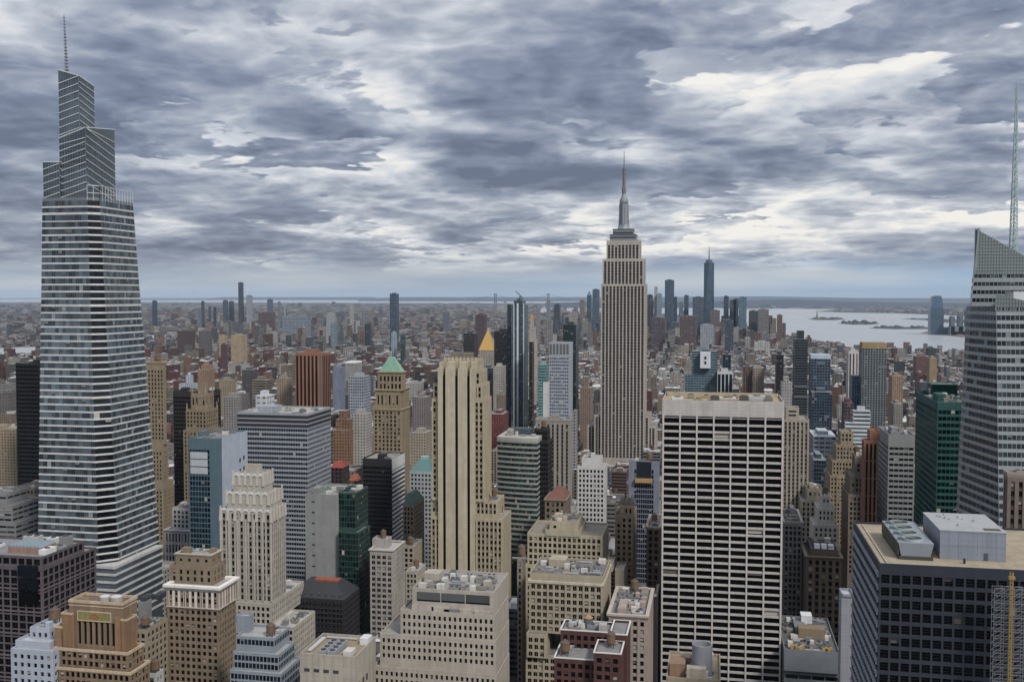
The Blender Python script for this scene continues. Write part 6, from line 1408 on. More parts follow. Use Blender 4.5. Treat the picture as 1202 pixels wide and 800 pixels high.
far('apartment_tower', 'brown brick housing tower far left of the gold pyramid', CT, 3600, [(558, 571.5, 369, 40)], '4b3a3c', '2a2426', 392, (3, 3), (.4, .45), lm='the brown housing tower')
far('office_tower', 'black roofed block left of the gold pyramid tower', CT, 2000, [(544, 561, 391, 36)], '2c2a2d', '161518', 425, (3, 3.6), (.6, .5))
far('apartment_tower', 'tan brick apartment tower left of the tall stone skyscraper base', CT, 1480, [(684, 692, 442, 20, 6), (681, 696, 455, 28)], '7f6a56', '2c2521', 500, (3, 3.1), (.42, .46), lm='the tan brick apartment tower')
far('apartment_tower', 'grey striped slab in front of the tan brick apartment tower', CT, 1160, [(672.5, 678, 482, 34)], '8d8c89', '3c3f42', 520, (2.4, 3.6), (.6, .5))
far('apartment_tower', 'red brick apartment building right of the striped tan tower crown', CT, 1250, [(577, 597, 486, 36)], '6f322c', '281a19', 530, (3.2, 3.1), (.42, .46), lm='the red brick apartment building')
far('brick_building', 'salmon brick block below the gold pyramid tower', CT, 1400, [(583, 594, 463, 28)], '7a675c', '2d2825', 486, (3, 3.2), (.42, .46))
# right of the stone skyscraper
cx_ = far('office_building', 'blue glass school campus block with white corner cube', CT, 1560, [(821, 833, 410, 20, 6), (812, 842, 412, 30, 4), (804, 843, 440, 40)], '5a707c', '26404c', 464, (4, 3.8), (.9, .5), lm='the blue glass campus block')
A_, B_ = on_y(822, 413, 1555), on_y(834, 432, 1555); a = Acc(); a.box(A_.x, B_.x, 1553, 1566, B_.z, A_.z, 0, True); q_ = a.build('corner_cube', wall_mat('c3c6c8', .7, .12), None); q_.parent = cx_; q_.location = -cx_.location
a = Acc(); xx = (A_.x + B_.x) / 2
for zz in (.25, .55): a.box(xx - 1.5, xx + 1.5, 1552.8, 1553.1, B_.z + (A_.z - B_.z) * zz, B_.z + (A_.z - B_.z) * (zz + .18), 0, True)
q2 = a.build('cube_window_pane', glass_mat('1a2026', 0), None); q2.parent = q_
far('office_building', 'dark glass wing with white vertical fins right of the campus block', CT, 1540, [(842, 860, 436, 36)], 'b5bcc2', '1a2730', 462, (6.2, 400), (.74, .98), lm='the white finned wing')
far('office_building', 'dark teal cube above the white finned wing', CT, 1575, [(848, 858, 416, 30)], '24434c', '14303a', 436, (4, 4), (.9, .85))
far('stone_building', 'brown brick loft tower right of the campus block', CT, 1500, [(872, 883, 430, 26)], '60493f', '241d1a', 462, (3, 3.5), (.45, .5))
far('stone_building', 'tan loft block right of the brown brick loft tower', CT, 1490, [(884, 897, 432, 26)], '8f7f6a', '2f2b26', 462, (3, 3.5), (.5, .5))
far('office_tower', 'black tower with cream slot left of the tallest dark residential tower', CT, 1460, [(910, 920, 416, 26), ], '26262b', '101014', 468, (2.4, 3.6), (.7, .6), lm='the black slotted tower')
far('stone_tower', 'grey and white stepped tower in front of the black slotted tower', CT, 1150, [(919, 926, 442, 14, 6), (916, 929.5, 449, 24)], '94918b', '4b4a49', 480, (3, 3.4), (.4, .5))
far('apartment_tower', 'tall charcoal residential tower with banded balconies', CT, 1350, [(935, 944, 388, 18, 6), (931, 948.5, 398, 26)], '3c464c', '171e23', 495, (30, 3.3), (.96, .55), lm='the tall charcoal residential tower')
far('apartment_tower', 'blue glass residential tower with pale mechanical crown', CT, 1250, [(949.5, 975, 421, 30)], '47596a', '1b2c3b', 512, (3.2, 3.4), (.82, .72), '7c8894', cap=('mechanical_crown', '8f9aa5', 415.5, .97), lm='the blue glass residential tower')
far('apartment_tower', 'wide dark blue glass slab at the foot of the blue glass residential tower', CT, 1235, [(950, 977, 460, 32)], '34485a', '172735', 512, (3.0, 3.4), (.84, .74))
far('apartment_tower', 'white ribbed apartment tower in front of the bay', CT, 1600, [(993.5, 1008, 412, 28)], 'b9b3ae', '6a5f60', 465, (4.6, 400), (.5, .98), lm='the white ribbed tower')
far('office_tower', 'small bright blue topped glass tower', CT, 1420, [(997.5, 1008, 441, 24, 1), (997, 1008.5, 452, 28)], '3d6e92', '173450', 478, (2.6, 3.6), (.8, .7))
far('apartment_tower', 'checkered dark grey apartment slab with ochre crown before the bay', CT, 1400, [(1008.5, 1041, 409, 28)], '5f6a6d', '12191d', 505, (3.4, 3.2), (.6, .62), '94835e', cap=('crown', '7a6a4c', 401.5, .92), lm='the checkered grey slab')
far('apartment_building', 'tan brick apartment block right of the checkered grey slab', CT, 1650, [(1043, 1060, 441, 34)], '8c6f53', '332c27', 475, (3.2, 3.1), (.46, .46), lm='the tan brick block')
far('apartment_building', 'grey and tan mid rise beneath the tan brick block', CT, 1450, [(1045, 1060, 474, 28)], '7f7a70', '383634', 496, (3.2, 3.1), (.46, .46))
far('office_tower', 'white banded office with blank pale cap beyond the tan wedding cake tower', CT, 1020, [(1000, 1022, 482, 12, .5), (992.5, 1021.5, 496, ('b', 991))], 'b0b4b7', '3c4a52', 535, (30, 3.8), (.97, .45), 'a2a5a8', lm='the white banded office')
far('office_building', 'dark red roofed low tower behind the white banded office', CT, 1150, [(988, 1002, 473, 26)], '4b3f40', '1d1a1c', 500, (3, 3.6), (.6, .5), '7a2f2c')
far('office_building', 'pale flat roofed warehouse block with blue grey walls', BT, 1180, [(949, 982, 512, 60)], '8c979f', '3b4750', 530, (6, 5), (.8, .4), 'b6babc', lm='the pale flat roofed warehouse')
far('office_building', 'low dark blue glass building below the pale flat roofed warehouse', BT, 980, [(950, 970, 540, 46)], '2c3c49', '15222d', 565, (2.4, 3.8), (.85, .7), '73797d')
far('apartment_tower', 'ochre sided apartment slab far right above the emerald tower', CT, 2300, [(1088, 1100, 420, 30)], '8f7750', '4b3f30', 448, (3, 3), (.4, .4), lm='the ochre sided slab')
far('brick_building', 'long red brick housing block near the river right of the bay towers', CT, 2900, [(1072, 1092, 418, 40)], '64403f', '2c2322', 432, (3, 3), (.42, .45))
far('stone_tower', 'dark grey tower by the river at far right', CT, 3300, [(1087, 1098, 408, 40)], '39424b', '1b2228', 424, (3, 3.4), (.6, .6))
# left middle distance
far('stone_tower', 'peach brick apartment tower behind the dark bronze slab', CT, 1500, [(236, 249, 428, 20, 6), (232, 252, 434, 32)], '8d6d52', '3a2e27', 462, (3, 3.1), (.42, .45), lm='the peach brick tower')
far('stone_building', 'pale blue white stepped hospital block', CT, 1560, [(218, 227, 440, 16, 8), (210, 233, 450, 30)], 'a1abb4', '4a5862', 460, (3.4, 3.6), (.5, .5), lm='the pale stepped hospital block')
far('apartment_building', 'grey brown gridded apartment block above the wide banded office', CT, 1150, [(296, 319, 446, 34)], '6c6458', '322f2c', 480, (30, 3.0), (.95, .42), lm='the grey brown apartment block')
far('apartment_building', 'tan apartment block left of the bronze brown tower', CT, 1300, [(325, 343, 444, 30)], '8f7d62', '3d362e', 475, (3.4, 3.1), (.45, .45))
far('apartment_building', 'ochre brick block right of the peach brick tower', CT, 1400, [(257, 277, 446, 34)], '8d7c60', '39332b', 482, (3, 3.1), (.45, .45))
far('apartment_building', 'grey apartment block left of the wide banded office roof', CT, 1100, [(262, 284, 466, 34)], '7f7b76', '38383a', 492, (3, 3.1), (.45, .45))
far('office_building', 'white mechanical topped block behind the wide banded office roof', CT, 900, [(300, 322, 464, 24)], 'b3b6b8', '5a6065', 484, (5, 5), (.5, .3), 'bcbec0')
far('apartment_building', 'dark glass and brick block left of the bronze brown tower', CT, 1700, [(284, 303, 434, 36)], '4c4848', '252527', 452, (3, 3.2), (.5, .5))
far('apartment_tower', 'light grey apartment tower with white cap above the bronze tower roof', CT, 2100, [(405, 425, 426, 40)], '8d8a86', '47474a', 445, (3.2, 3.1), (.45, .45), cap=('roof_cap', 'b9b9b7', 423.5, .9))
far('apartment_building', 'blue painted apartment block right of the bronze brown tower', CT, 1600, [(391, 405, 431, 30)], '717b92', '343c4a', 452, (3.4, 3.1), (.5, .4))
far('apartment_building', 'beige balconied block between the mint pyramid and the striped tan tower', CT, 1080, [(482, 508, 508, 40)], '948671', '38332c', 540, (3, 3.2), (.44, .46), lm='the beige balconied block')
far('brick_building', 'grey brown block right of the mint pyramid roof', CT, 1400, [(484, 506, 466, 40)], '7a6f6c', '33302f', 492, (3.2, 3.4), (.5, .45))
far('apartment_tower', 'pair of cream housing slabs seen beyond the red roofs, left one', CT, 3100, [(257, 267, 394, 40)], 'a08b66', '5a5040', 408, (3, 3), (.4, .4), lm='the left cream housing slab')
far('apartment_tower', 'wider cream housing slab right of its narrower cream twin', CT, 3100, [(271, 290, 393, 40)], '9c8663', '5a5040', 407, (3, 3), (.4, .4), lm='the wider cream housing slab')
far('apartment_tower', 'dark red brick tower below the two cream housing slabs', CT, 2500, [(259, 267, 404, 26)], '54383e', '2a2226', 426, (3, 3), (.4, .4))
far('apartment_tower', 'long brown brick housing slab left of the cream housing slabs', CT, 3700, [(208, 229, 388, 40)], '4c3b3c', '2b2426', 399, (3, 3), (.4, .4))
far('apartment_tower', 'grey stepped housing slab at the end of the river strip', CT, 3650, [(233, 249, 388, 40)], '5a5556', '2f2c2f', 402, (3, 3), (.4, .4))
# distant towers in the borough across the river
FT = [
 ('skyscraper', 'tallest slim dark tower on the far left horizon, pale at its top', 6900, 279.5, 285.8, 331.5, 378, '3f4650', '20262e', 'the tallest slim tower on the left horizon'),
 ('office_tower', 'grey white tower just right of the tallest slim far tower', 6850, 289, 296.5, 346.5, 376, '8d9299', '5a626c', None),
 ('office_tower', 'dark blue tower far out alone left of the slim tower cluster', 7400, 178.5, 184.5, 353, 373, '27384c', '18273a', 'the lone dark blue far tower'),
 ('office_tower', 'left tower of a dark twin pair near the tallest slim far tower', 7000, 261.5, 267.8, 352.5, 374, '475260', '2c3643', None),
 ('office_tower', 'right tower of a dark twin pair near the tallest slim far tower', 7050, 268.6, 275, 353.5, 374, '4d5763', '2f3a46', None),
 ('office_tower', 'slender dark tower standing left of the dark twin pair', 7000, 244.5, 248, 360, 377, '3e4a58', '27323e', None),
 ('office_tower', 'short grey tower farthest left in the slim tower cluster', 6800, 232, 236.5, 362, 376, '6a737d', '3c4650', None),
 ('office_tower', 'stubby black tower left of the dark twin pair', 6700, 250.5, 254, 360.5, 379, '2d3540', '1c232c', None),
 ('office_tower', 'stout blue grey tower right of the tallest slim far tower', 6800, 313.5, 320.5, 351, 367, '4c6472', '2c404c', None),
 ('office_tower', 'thin grey tower just right of the stout blue grey far tower', 6700, 326, 329.5, 354, 372, '6a747e', '46505a', None),
 ('office_tower', 'thin white tower farther right of the stout blue grey far tower', 6750, 333, 335.5, 357, 373, '98a0a6', '5e676f', None),
 ('office_tower', 'dark slim tower between the lone blue tower and the twin pair', 7100, 236, 240, 353.5, 376, '3a4450', '232c36', None),
 ('office_tower', 'wide red brown civic block below the stout blue grey far tower', 5900, 303, 323, 366.5, 378, '5e4a48', '3a2f30', None),
 ('office_tower', 'long pale blue grey block right of the red brown civic block', 5200, 331, 365, 371.5, 384, '77828e', '3f4a57', 'the long pale far block'),
 ('apartment_tower', 'slate blue glass tower standing alone above the low far city', 4900, 457.5, 468.2, 344.5, 384, '34495b', '1e3142', 'the lone slate blue tower'),
 ('apartment_tower', 'white topped far block left of the lone slate blue tower', 5000, 383, 394, 368, 382, '9a9c9d', '5d6368', None),
 ('apartment_tower', 'thin cream far tower left of the lone slate blue tower', 5600, 410.5, 415.5, 356.5, 377, '9c9a93', '6b6a66', None),
 ('apartment_tower', 'grey far tower pair, left of the lone slate blue tower base', 5500, 424.5, 433, 364, 380, '75797d', '474c52', None),
 ('apartment_tower', 'pale teal far tower below the white topped far block', 4500, 388, 396, 379, 398, '6f858e', '42565f', None),
 ('apartment_tower', 'dark green glass far block left of the lone slate blue tower', 4400, 428, 436, 380, 397, '2d3b3c', '1a2526', None),
 ('apartment_tower', 'slim pale blue tower below the lone slate blue tower', 3500, 459.5, 466, 390, 407, '8fa3b0', '2f4a60', None),
 ('apartment_tower', 'dark teal block right of the slim pale blue tower', 3450, 470, 476, 393, 404, '263f44', '16292d', None),
 ('apartment_tower', 'grey slab far right of the lone slate blue tower on the low skyline', 6500, 520, 528, 366, 377, '5b6570', '3b4550', None),
]
for nm, lb, Yv, xl, xr, yt, yb_, wc, gc, lm in FT:
    far(nm, lb, CT, Yv, [(xl, xr, yt, 45)], wc, gc, yb_, (8, 8), (.6, .55), '6f757b', lm=lm, group='far towers across the river' )
# lower end of the island
DT = [
 (5700, 680.5, 686.5, 352, 372, '7b6e68', '453d3c', 'brown masonry tower left of the tall stone skyscraper'),
 (5500, 695.5, 704, 339.5, 378, '43586a', '24394b', 'flat topped steel blue tower touching the left edge of the stone skyscraper'),
 (5650, 650.5, 658, 357, 372, '313d48', '1a242e', 'dark grey block well left of the stone skyscraper'),
 (5300, 668, 678, 366, 384, '8f8880', '5a5450', 'pale stone tower between the silver tower and the stone skyscraper'),
 (5900, 641.5, 646.5, 352, 372, '77808a', '48515b', 'slim pale grey tower left of the dark grey block'),
 (5000, 629, 634.5, 360, 392, '857f7c', '56504f', 'pinkish slab right of the gold lantern clock tower'),
 (4600, 639, 648.5, 375, 400, '7d7a76', '1c2024', 'grey block with black slot behind the silver tower'),
 (5900, 759.5, 766.5, 346, 372, '2c333a', '171d23', 'black topped tower right of the stone skyscraper'),
 (5600, 762, 767.5, 352, 392, '6e6a6a', '413f41', 'brown grey tower in front of the black topped tower'),
 (5500, 768, 772, 336.5, 370, 'a09c94', '6a6865', 'slender cream tower right of the stone skyscraper'),
 (5450, 771, 777, 344.5, 370, '758693', '46596a', 'pale steel grey tower right of the slender cream tower'),
 (5500, 780.5, 791.5, 328.5, 376, '3a5062', '1e3445', 'dark blue flat topped tower between the cream tower and the tallest downtown spire'),
 (5600, 791, 795, 348.5, 375, '33465a', '1e3041', 'lower dark blue slab attached right of the dark blue flat topped tower'),
 (5800, 797, 802, 354.5, 371, '5a6f80', '3a5062', 'small blue tower between two darker downtown towers'),
 (5900, 803, 808.5, 346.5, 371, '3c5062', '24384a', 'short steel blue tower left of the wide grey slab'),
 (5800, 813, 826.5, 348.5, 380, '475462', '2a3845', 'wide grey slab directly left of the tallest downtown spire'),
 (5700, 834, 845, 364, 384, '6a5a55', '40373a', 'brown brick telephone tower below the tallest downtown spire'),
 (6000, 849.5, 855.5, 347.5, 374, '33404d', '1f2b37', 'dark slim tower right of the tallest downtown spire'),
 (6000, 856.5, 864, 352, 378, '3d4a57', '26323f', 'dark broad tower right of the dark slim tower'),
 (6000, 861, 867, 350.5, 384, '2f4459', '1a2e42', 'blue slab left of the tall pale blue slab'),
 (5900, 867.5, 876.5, 348.5, 384, '4e6a78', '32505f', 'tall pale blue slab at the right of the downtown group'),
 (5600, 879, 890, 364.5, 387, '3b4248', '20272c', 'dark blocky tower near the water'),
 (5500, 889.5, 902.5, 363, 390, '6f6a68', '47444a', 'brown grey residential tower with flat crown near the water'),
 (5300, 912, 918.5, 369.5, 393, '6d4f48', '43332f', 'reddish tower standing against the bay'),
 (5300, 918.5, 922.5, 379.5, 393, '5b4a45', '38302e', 'lower brown tower right of the reddish tower against the bay'),
 (4800, 741, 760, 371, 400, '52474a', '332c2f', 'brown brick housing slab behind the stone skyscraper, right side') ,
 (4700, 764, 781, 373, 399, '50464b', '322c30', 'wide brown red housing slab below the black topped tower'),
 (4600, 798, 817, 371, 388, '5c4a4b', '3a2d2f', 'low red brick courthouse block below the wide grey slab'),
 (4400, 822, 838, 381, 396, '8d929a', '505760', 'pale terraced block below the tallest downtown spire'),
 (4400, 851, 861, 376, 404, '394554', '222d3a', 'navy tower below the dark broad tower'),
 (4300, 885, 904, 401, 411, 'a3a19d', '6b6a68', 'white long industrial block before the bay'),
]
for Yv, xl, xr, yt, yb_, wc, gc, lb in DT:
    far('skyscraper' if yt < 350 else 'office_tower', lb, CT, Yv, [(xl, xr, yt, 45)], wc, gc, yb_, (7, 8), (.6, .55), '72777c', group='towers at the far end of the island', lm=None)
LANDM.append((832, 340, 'the tallest downtown spire', 6000)); LANDM.append((890, 376, 'the downtown waterfront towers', 5600)); LANDM.append((785, 350, 'the dark blue downtown tower', 5500))
far('office_tower', 'pointed teal spire tower left of the flat topped steel blue tower', CT, 5750, [(689, 694.5, 346.5, 36)], '33505c', '1c343f', 374, (7, 8), (.6, .55), cap=('spire_roof', '4d6a6c', 341, .02))
def spire_tower():
    Yv = 6000; c = on_y(831.8, 375, Yv + 30); hw = on_y(838, 375, Yv).x - c.x; zt = on_y(832, 308, Yv).z; z0 = 30
    b = [Vector((c.x + a * hw, Yv + 30 + b_ * hw, z0)) for a, b_ in ((-1, -1), (1, -1), (1, 1), (-1, 1))]
    t = [Vector((c.x + a * hw * 1.0, Yv + 30 + b_ * hw * 1.0, zt)) for a, b_ in ((0, -.95), (.95, 0), (0, .95), (-.95, 0))]
    root = empty('skyscraper', (c.x, Yv + 30, 0)); tag(root, 'tallest blue glass downtown tower with tapering facets and antenna spire', 'skyscraper')
    a = Acc()
    for i in range(4):
        j = (i + 1) % 4; a.poly([b[i], b[j], t[i]]); a.poly([t[i], b[j], t[j]])
    a.poly(t); a.box(c.x - hw, c.x + hw, Yv + 30 - hw, Yv + 30 + hw, 0, z0)
    a.build('curtain_wall', glass_mat('46606f', 0, .22, .35, var=.5), root)
    a = Acc(); a.cyl(c.x, Yv + 30, zt, zt + 16, hw * .62, hw * .62, 16); a.build('crown_ring', flat_mat('4d5c68', .5), root)
    za = on_y(831.5, 289, Yv).z; a = Acc(); a.cyl(c.x, Yv + 30, zt + 16, za, 4.0, 1.2, 6); a.build('antenna', flat_mat('5c6a74', .5), root)
    HAND.append((826, 838, 289, 378, Yv, Yv + 60, c.x - hw, c.x + hw, [(c.x - hw, c.x + hw, Yv, Yv + 60, zt)]))
spire_tower()
def shore_tower():
    Yv = 7000; A_, B_ = on_y(1092, 391, Yv), on_y(1107.5, 391, Yv); zt = on_y(1099, 347.5, Yv).z; z1 = on_y(1099, 352, Yv).z
    root = empty('skyscraper', ((A_.x + B_.x) / 2, Yv + 30, 0)); tag(root, 'lone blue glass tower with curved shoulders on the far shore of the bay', 'skyscraper')
    a = Acc(); w_ = B_.x - A_.x
    def fp(e, z): return [(A_.x + e, Yv + e, z), (B_.x - e, Yv + e, z), (B_.x - e, Yv + w_ - e, z), (A_.x + e, Yv + w_ - e, z)]
    lv = [(0, 0), (0, z1 * .55), (3, z1 * .78), (9, z1), (13, zt)]
    for (e0, h0_), (e1, h1_) in zip(lv[:-1], lv[1:]): a.prism(fp(e0, h0_), fp(e1, h1_), cap=(h1_ == zt))
    a.build('curtain_wall', glass_mat('42586a', 0, .25, .2, var=.4), root)
    a = Acc(); a.box(A_.x + 20, B_.x - 20, Yv + 12.4, Yv + 13.5, z1 + 2, zt + 4); a.build('crown_screen', flat_mat('5b7080', .4), root)
    a = Acc(); a.box(B_.x - 3, B_.x + 30, Yv + 4, Yv + 60, 0, z1 * .22); a.build('podium', flat_mat('46555f'), root)
    HAND.append((1090, 1112, 347, 393, Yv, Yv + 90, A_.x, B_.x, [(A_.x, B_.x, Yv, Yv + 90, zt)])); LANDM.append((1100, 370, 'the lone tower across the bay', Yv))
shore_tower()
for xl, xr, yt, yb_, wc, gc, lb in [(1132, 1140.5, 364, 386, '2f4a66', '1d3148', 'navy blue glass tower on the far shore beside the faceted skyscraper'), (1114, 1121, 371.5, 384, '5a6470', '3b444f', 'grey block on the far shore right of the lone blue tower'), (1123, 1131, 370, 384, '566068', '384047', 'grey twin block on the far shore left of the navy tower'), (1139.5, 1146, 342, 380, '3a4c5e', '243445', 'tall slate tower partly hidden by the faceted skyscraper'), (1113, 1135, 383, 391, '75848c', '4b5860', 'long pale low block at the shore beside the lone blue tower'), (1117, 1140, 389, 395, '8d6f62', '5a4740', 'low salmon brick block on the far shore')]:
    far('office_tower', lb, CT, 6900, [(xl, xr, yt, 60)], wc, gc, yb_, (8, 9), (.6, .55), '7c7f80', group='buildings on the far shore')
# statue on its pedestal
def statue():
    q = on_z(959, 374.4); root = empty('statue', (q.x, q.y, 0)); tag(root, 'tiny robed statue with raised torch on a tall pedestal, on the leftmost bay island', 'statue')
    a = Acc(); a.cyl(q.x, q.y, 3, 20, 34, 30, 8); a.cyl(q.x, q.y, 20, 47, 14, 10, 4, ph=.78); a.build('pedestal', flat_mat('6d665c'), root)
    a = Acc(); a.cyl(q.x, q.y, 47, 62, 6.5, 5.2, 10); a.cyl(q.x, q.y, 62, 75, 5.2, 4.2, 10); a.cyl(q.x, q.y, 75, 80, 4.0, 2, 10); a.cyl(q.x, q.y, 80, 86, 2.4, 1.6, 8); a.bar((q.x - 3.5, q.y, 76), (q.x - 5.5, q.y, 93), 1.2); a.build('robed_figure', flat_mat('52705f'), root)
    a = Acc(); a.cyl(q.x - 5.5, q.y, 93, 97, 1.6, .4, 6); a.build('torch', flat_mat('a88a3c'), root)
statue()
# suspension bridge at the harbour mouth
def bridge():
    D = 19500; p0, p1 = at_d(581.5, 352, D), at_d(643.5, 352, D); ux = (p1 - p0); ux.z = 0; L = ux.length; ux.normalize(); m_ = flat_mat('4d5b69', .8)
    root = empty('suspension_bridge', ((p0.x + p1.x) / 2, (p0.y + p1.y) / 2, 0)); tag(root, 'faint suspension bridge with two towers on the horizon', 'bridge')
    zt = at_d(612, 344.6, D).z; zd = at_d(612, 352.6, D).z
    for p_ in (p0, p1):
        a = Acc()
        for s_ in (-16, 16): q = Vector((p_.x, p_.y, 0)) + ux * s_; a.box(q.x - 9, q.x + 9, q.y - 9, q.y + 9, 0, zt)
        a.box(p_.x - 20, p_.x + 20, p_.y - 9, p_.y + 9, zt - 14, zt); a.box(p_.x - 20, p_.x + 20, p_.y - 9, p_.y + 9, zd + 20, zd + 34); a.build('bridge_tower', m_, root)
    a = Acc(); e = p0 - ux * L * .45; f_ = p1 + ux * L * .45; a.bar((e.x, e.y, zd), (f_.x, f_.y, zd), 7); a.build('deck', m_, root)
    a = Acc(); prev = None
    for i in range(41):
        t_ = -.45 + 1.9 * i / 40
        if t_ < 0: z = zt + (zd - zt) * (-t_ / .45)
        elif t_ > 1: z = zt + (zd - zt) * ((t_ - 1) / .45)
        else: z = zd + 12 + (zt - zd - 12) * (2 * t_ - 1) ** 2
        q = p0 + ux * L * t_; q.z = z
        if prev: a.bar(prev, q, 2.5)
        prev = q
    a.build('main_cable', m_, root)
bridge()

# ------------------------------------------------------------------ the rest of the city: lots on the street grid
def in_poly(x, y, P_):
    c = False; j = len(P_) - 1
    for i in range(len(P_)):
        xi, yi = P_[i]; xj, yj = P_[j]
        if (yi > y) != (yj > y) and x < (xj - xi) * (y - yi) / (yj - yi) + xi: c = not c
        j = i
    return c
PALETTE = [('8a7d6a', 'tan'), ('7a6a58', 'brown tan'), ('9a9288', 'pale stone'), ('5d4238', 'red brown brick'), ('6a3a34', 'dark red brick'), ('6f6a66', 'grey'), ('4d4a4b', 'charcoal'), ('a5a29c', 'off white'), ('56616b', 'blue grey'), ('8c7458', 'ochre'), ('3b4248', 'dark slate'), ('7c5a48', 'rust brown')]
ROOFS = ['8e8d8b', 'a9a8a6', '6b6a69', 'bebebc', '55534f', '7d7871', '9a9590', 'c9c9c8', '484644', '80766c']
PL = [(tone(lin(c), .72, .8), n) for c, n in PALETTE]; RL = [tone(lin(c), .8) for c in ROOFS]
FGL = [tone(lin(c), .6) for c in ('1c2024', '23282d', '181a1c', '2b3036')]
rng = random.Random(20)
LOTS = []
def lot(x0, x1, y0, y1, h, far_, low=False):
    xm, ym = (x0 + x1) / 2, (y0 + y1) / 2
    pa = proj(x0, y0, h); pb = proj(x1, y0, h)
    if pb[0] < -25 or pa[0] > 1228: return
    xl, xr = pa[0], pb[0]
    g = proj(xm, y1, 0)
    if in_poly(g[0], g[1], BAY) or in_poly(g[0], g[1], EASTR): return
    g0 = proj(xm, y0, 0)
    if in_poly(g0[0], g0[1], BAY) or in_poly(g0[0], g0[1], EASTR): return
    for (hxl, hxr, hyt, hyb, HY0, HY1, HX0, HX1, T_) in HAND:
        if HY0 - 3 < y1 and HY1 + 3 > y0 and HX0 - 2 < x1 and HX1 + 2 > x0: return
        if HY0 > y1 - 1 and hxl < xr + .5 and hxr > xl - .5:
            yt = min(pa[1], pb[1])
            if yt < hyb:        # would cover a building behind it: lower the roof
                D = pa[2]; zmax = CAMZ + FPX * 0; 
                h2 = on_y((xl + xr) / 2, hyb, y0).z
                if h2 < 7: return
                h = min(h, h2); pa = proj(x0, y0, h); pb = proj(x1, y0, h)
    if not far_ and h < 7: return
    pc = rng.random()
    reg = g0[0]
    wts = [8, 8, 10, 5, 4, 9, 4, 9, 5, 4, 3, 4]
    if g0[2] > 1700 and reg < 520: wts = [6, 6, 8, 12, 12, 8, 4, 8, 3, 3, 2, 9]
    if g0[2] > 4200: wts = [5, 6, 9, 8, 5, 12, 7, 9, 9, 2, 6, 4]
    col = rng.choices(range(len(PL)), wts)[0]
    LOTS.append((x0, x1, y0, y1, h, col, rng.randrange(len(RL)), rng.randrange(len(FGL)), rng.random()))

def hgt(D, px):
    r = rng.random()
    if D < 1000: base = rng.uniform(26, 62) if r < .8 else rng.uniform(60, 95)
    elif D < 1700: base = rng.uniform(20, 52) if r < .82 else rng.uniform(50, 105)
    elif D < 2600: base = rng.uniform(16, 42) if r < .86 else rng.uniform(42, 85)
    elif D < 4300: base = rng.uniform(12, 26) if r < .90 else rng.uniform(26, 62)
    else:
        base = rng.uniform(9, 20) if r < .93 else rng.uniform(20, 48)
        if D > 4800 and 640 < px < 905:
            base *= rng.uniform(1.2, 3.0)
            if D < 6400 and rng.random() < .22: base = rng.uniform(50, 150)
        if D < 8200 and 220 < px < 440 and rng.random() < .06: base = rng.uniform(50, 110)
        if rng.random() < .006: base = rng.uniform(50, 90)
    return base
# street grid nearby
ys = 470.0
while ys < 4300:
    D = ys; near = ys < 1900
    dep = 62.0
    xmin, xmax = ray(-30, 500).x / ray(-30, 500).y * (ys + 62), ray(1235, 500).x / ray(1235, 500).y * (ys + 62)
    xa = math.floor(xmin / 262) * 262 + 96
    while xa < xmax:
        x = xa + 14
        while x < xa + 262 - 16:
            wd = rng.uniform(13, 36) if near else rng.choice([rng.uniform(8, 18), rng.uniform(8, 18), rng.uniform(16, 38)])
            wd = min(wd, xa + 262 - 14 - x)
            px = proj(x, ys, 20)[0]
            if wd > 7 and -60 < px < 1262:
                if rng.random() < (.35 if near else .25): lot(x, x + wd - .4, ys, ys + dep, hgt(D, px), False)
                else:
                    lot(x, x + wd - .4, ys, ys + dep / 2 - rng.uniform(0, 5), hgt(D, px), False)
                    lot(x, x + wd - .4, ys + dep / 2 + rng.uniform(0, 5), ys + dep, hgt(D, px), False)
            x += wd
        xa += 262
    ys += 80.0
# loose rows farther out
def farzone(Da, Db, n, smin, smax):
    for _ in range(n):
        D = math.sqrt(rng.uniform(Da * Da, Db * Db)); px = rng.uniform(-20, 1222)
        q = at_d(px, 400, D); wd, dp = rng.uniform(smin, smax), rng.uniform(smin, smax)
        lot(q.x, q.x + wd, q.y, q.y + dp, hgt(D, px), True)
farzone(4300, 6500, 6500, 10, 34)
farzone(6500, 10000, 6500, 14, 46)
farzone(10000, 16000, 4600, 22, 70)
farzone(16000, 30000, 2600, 40, 130)

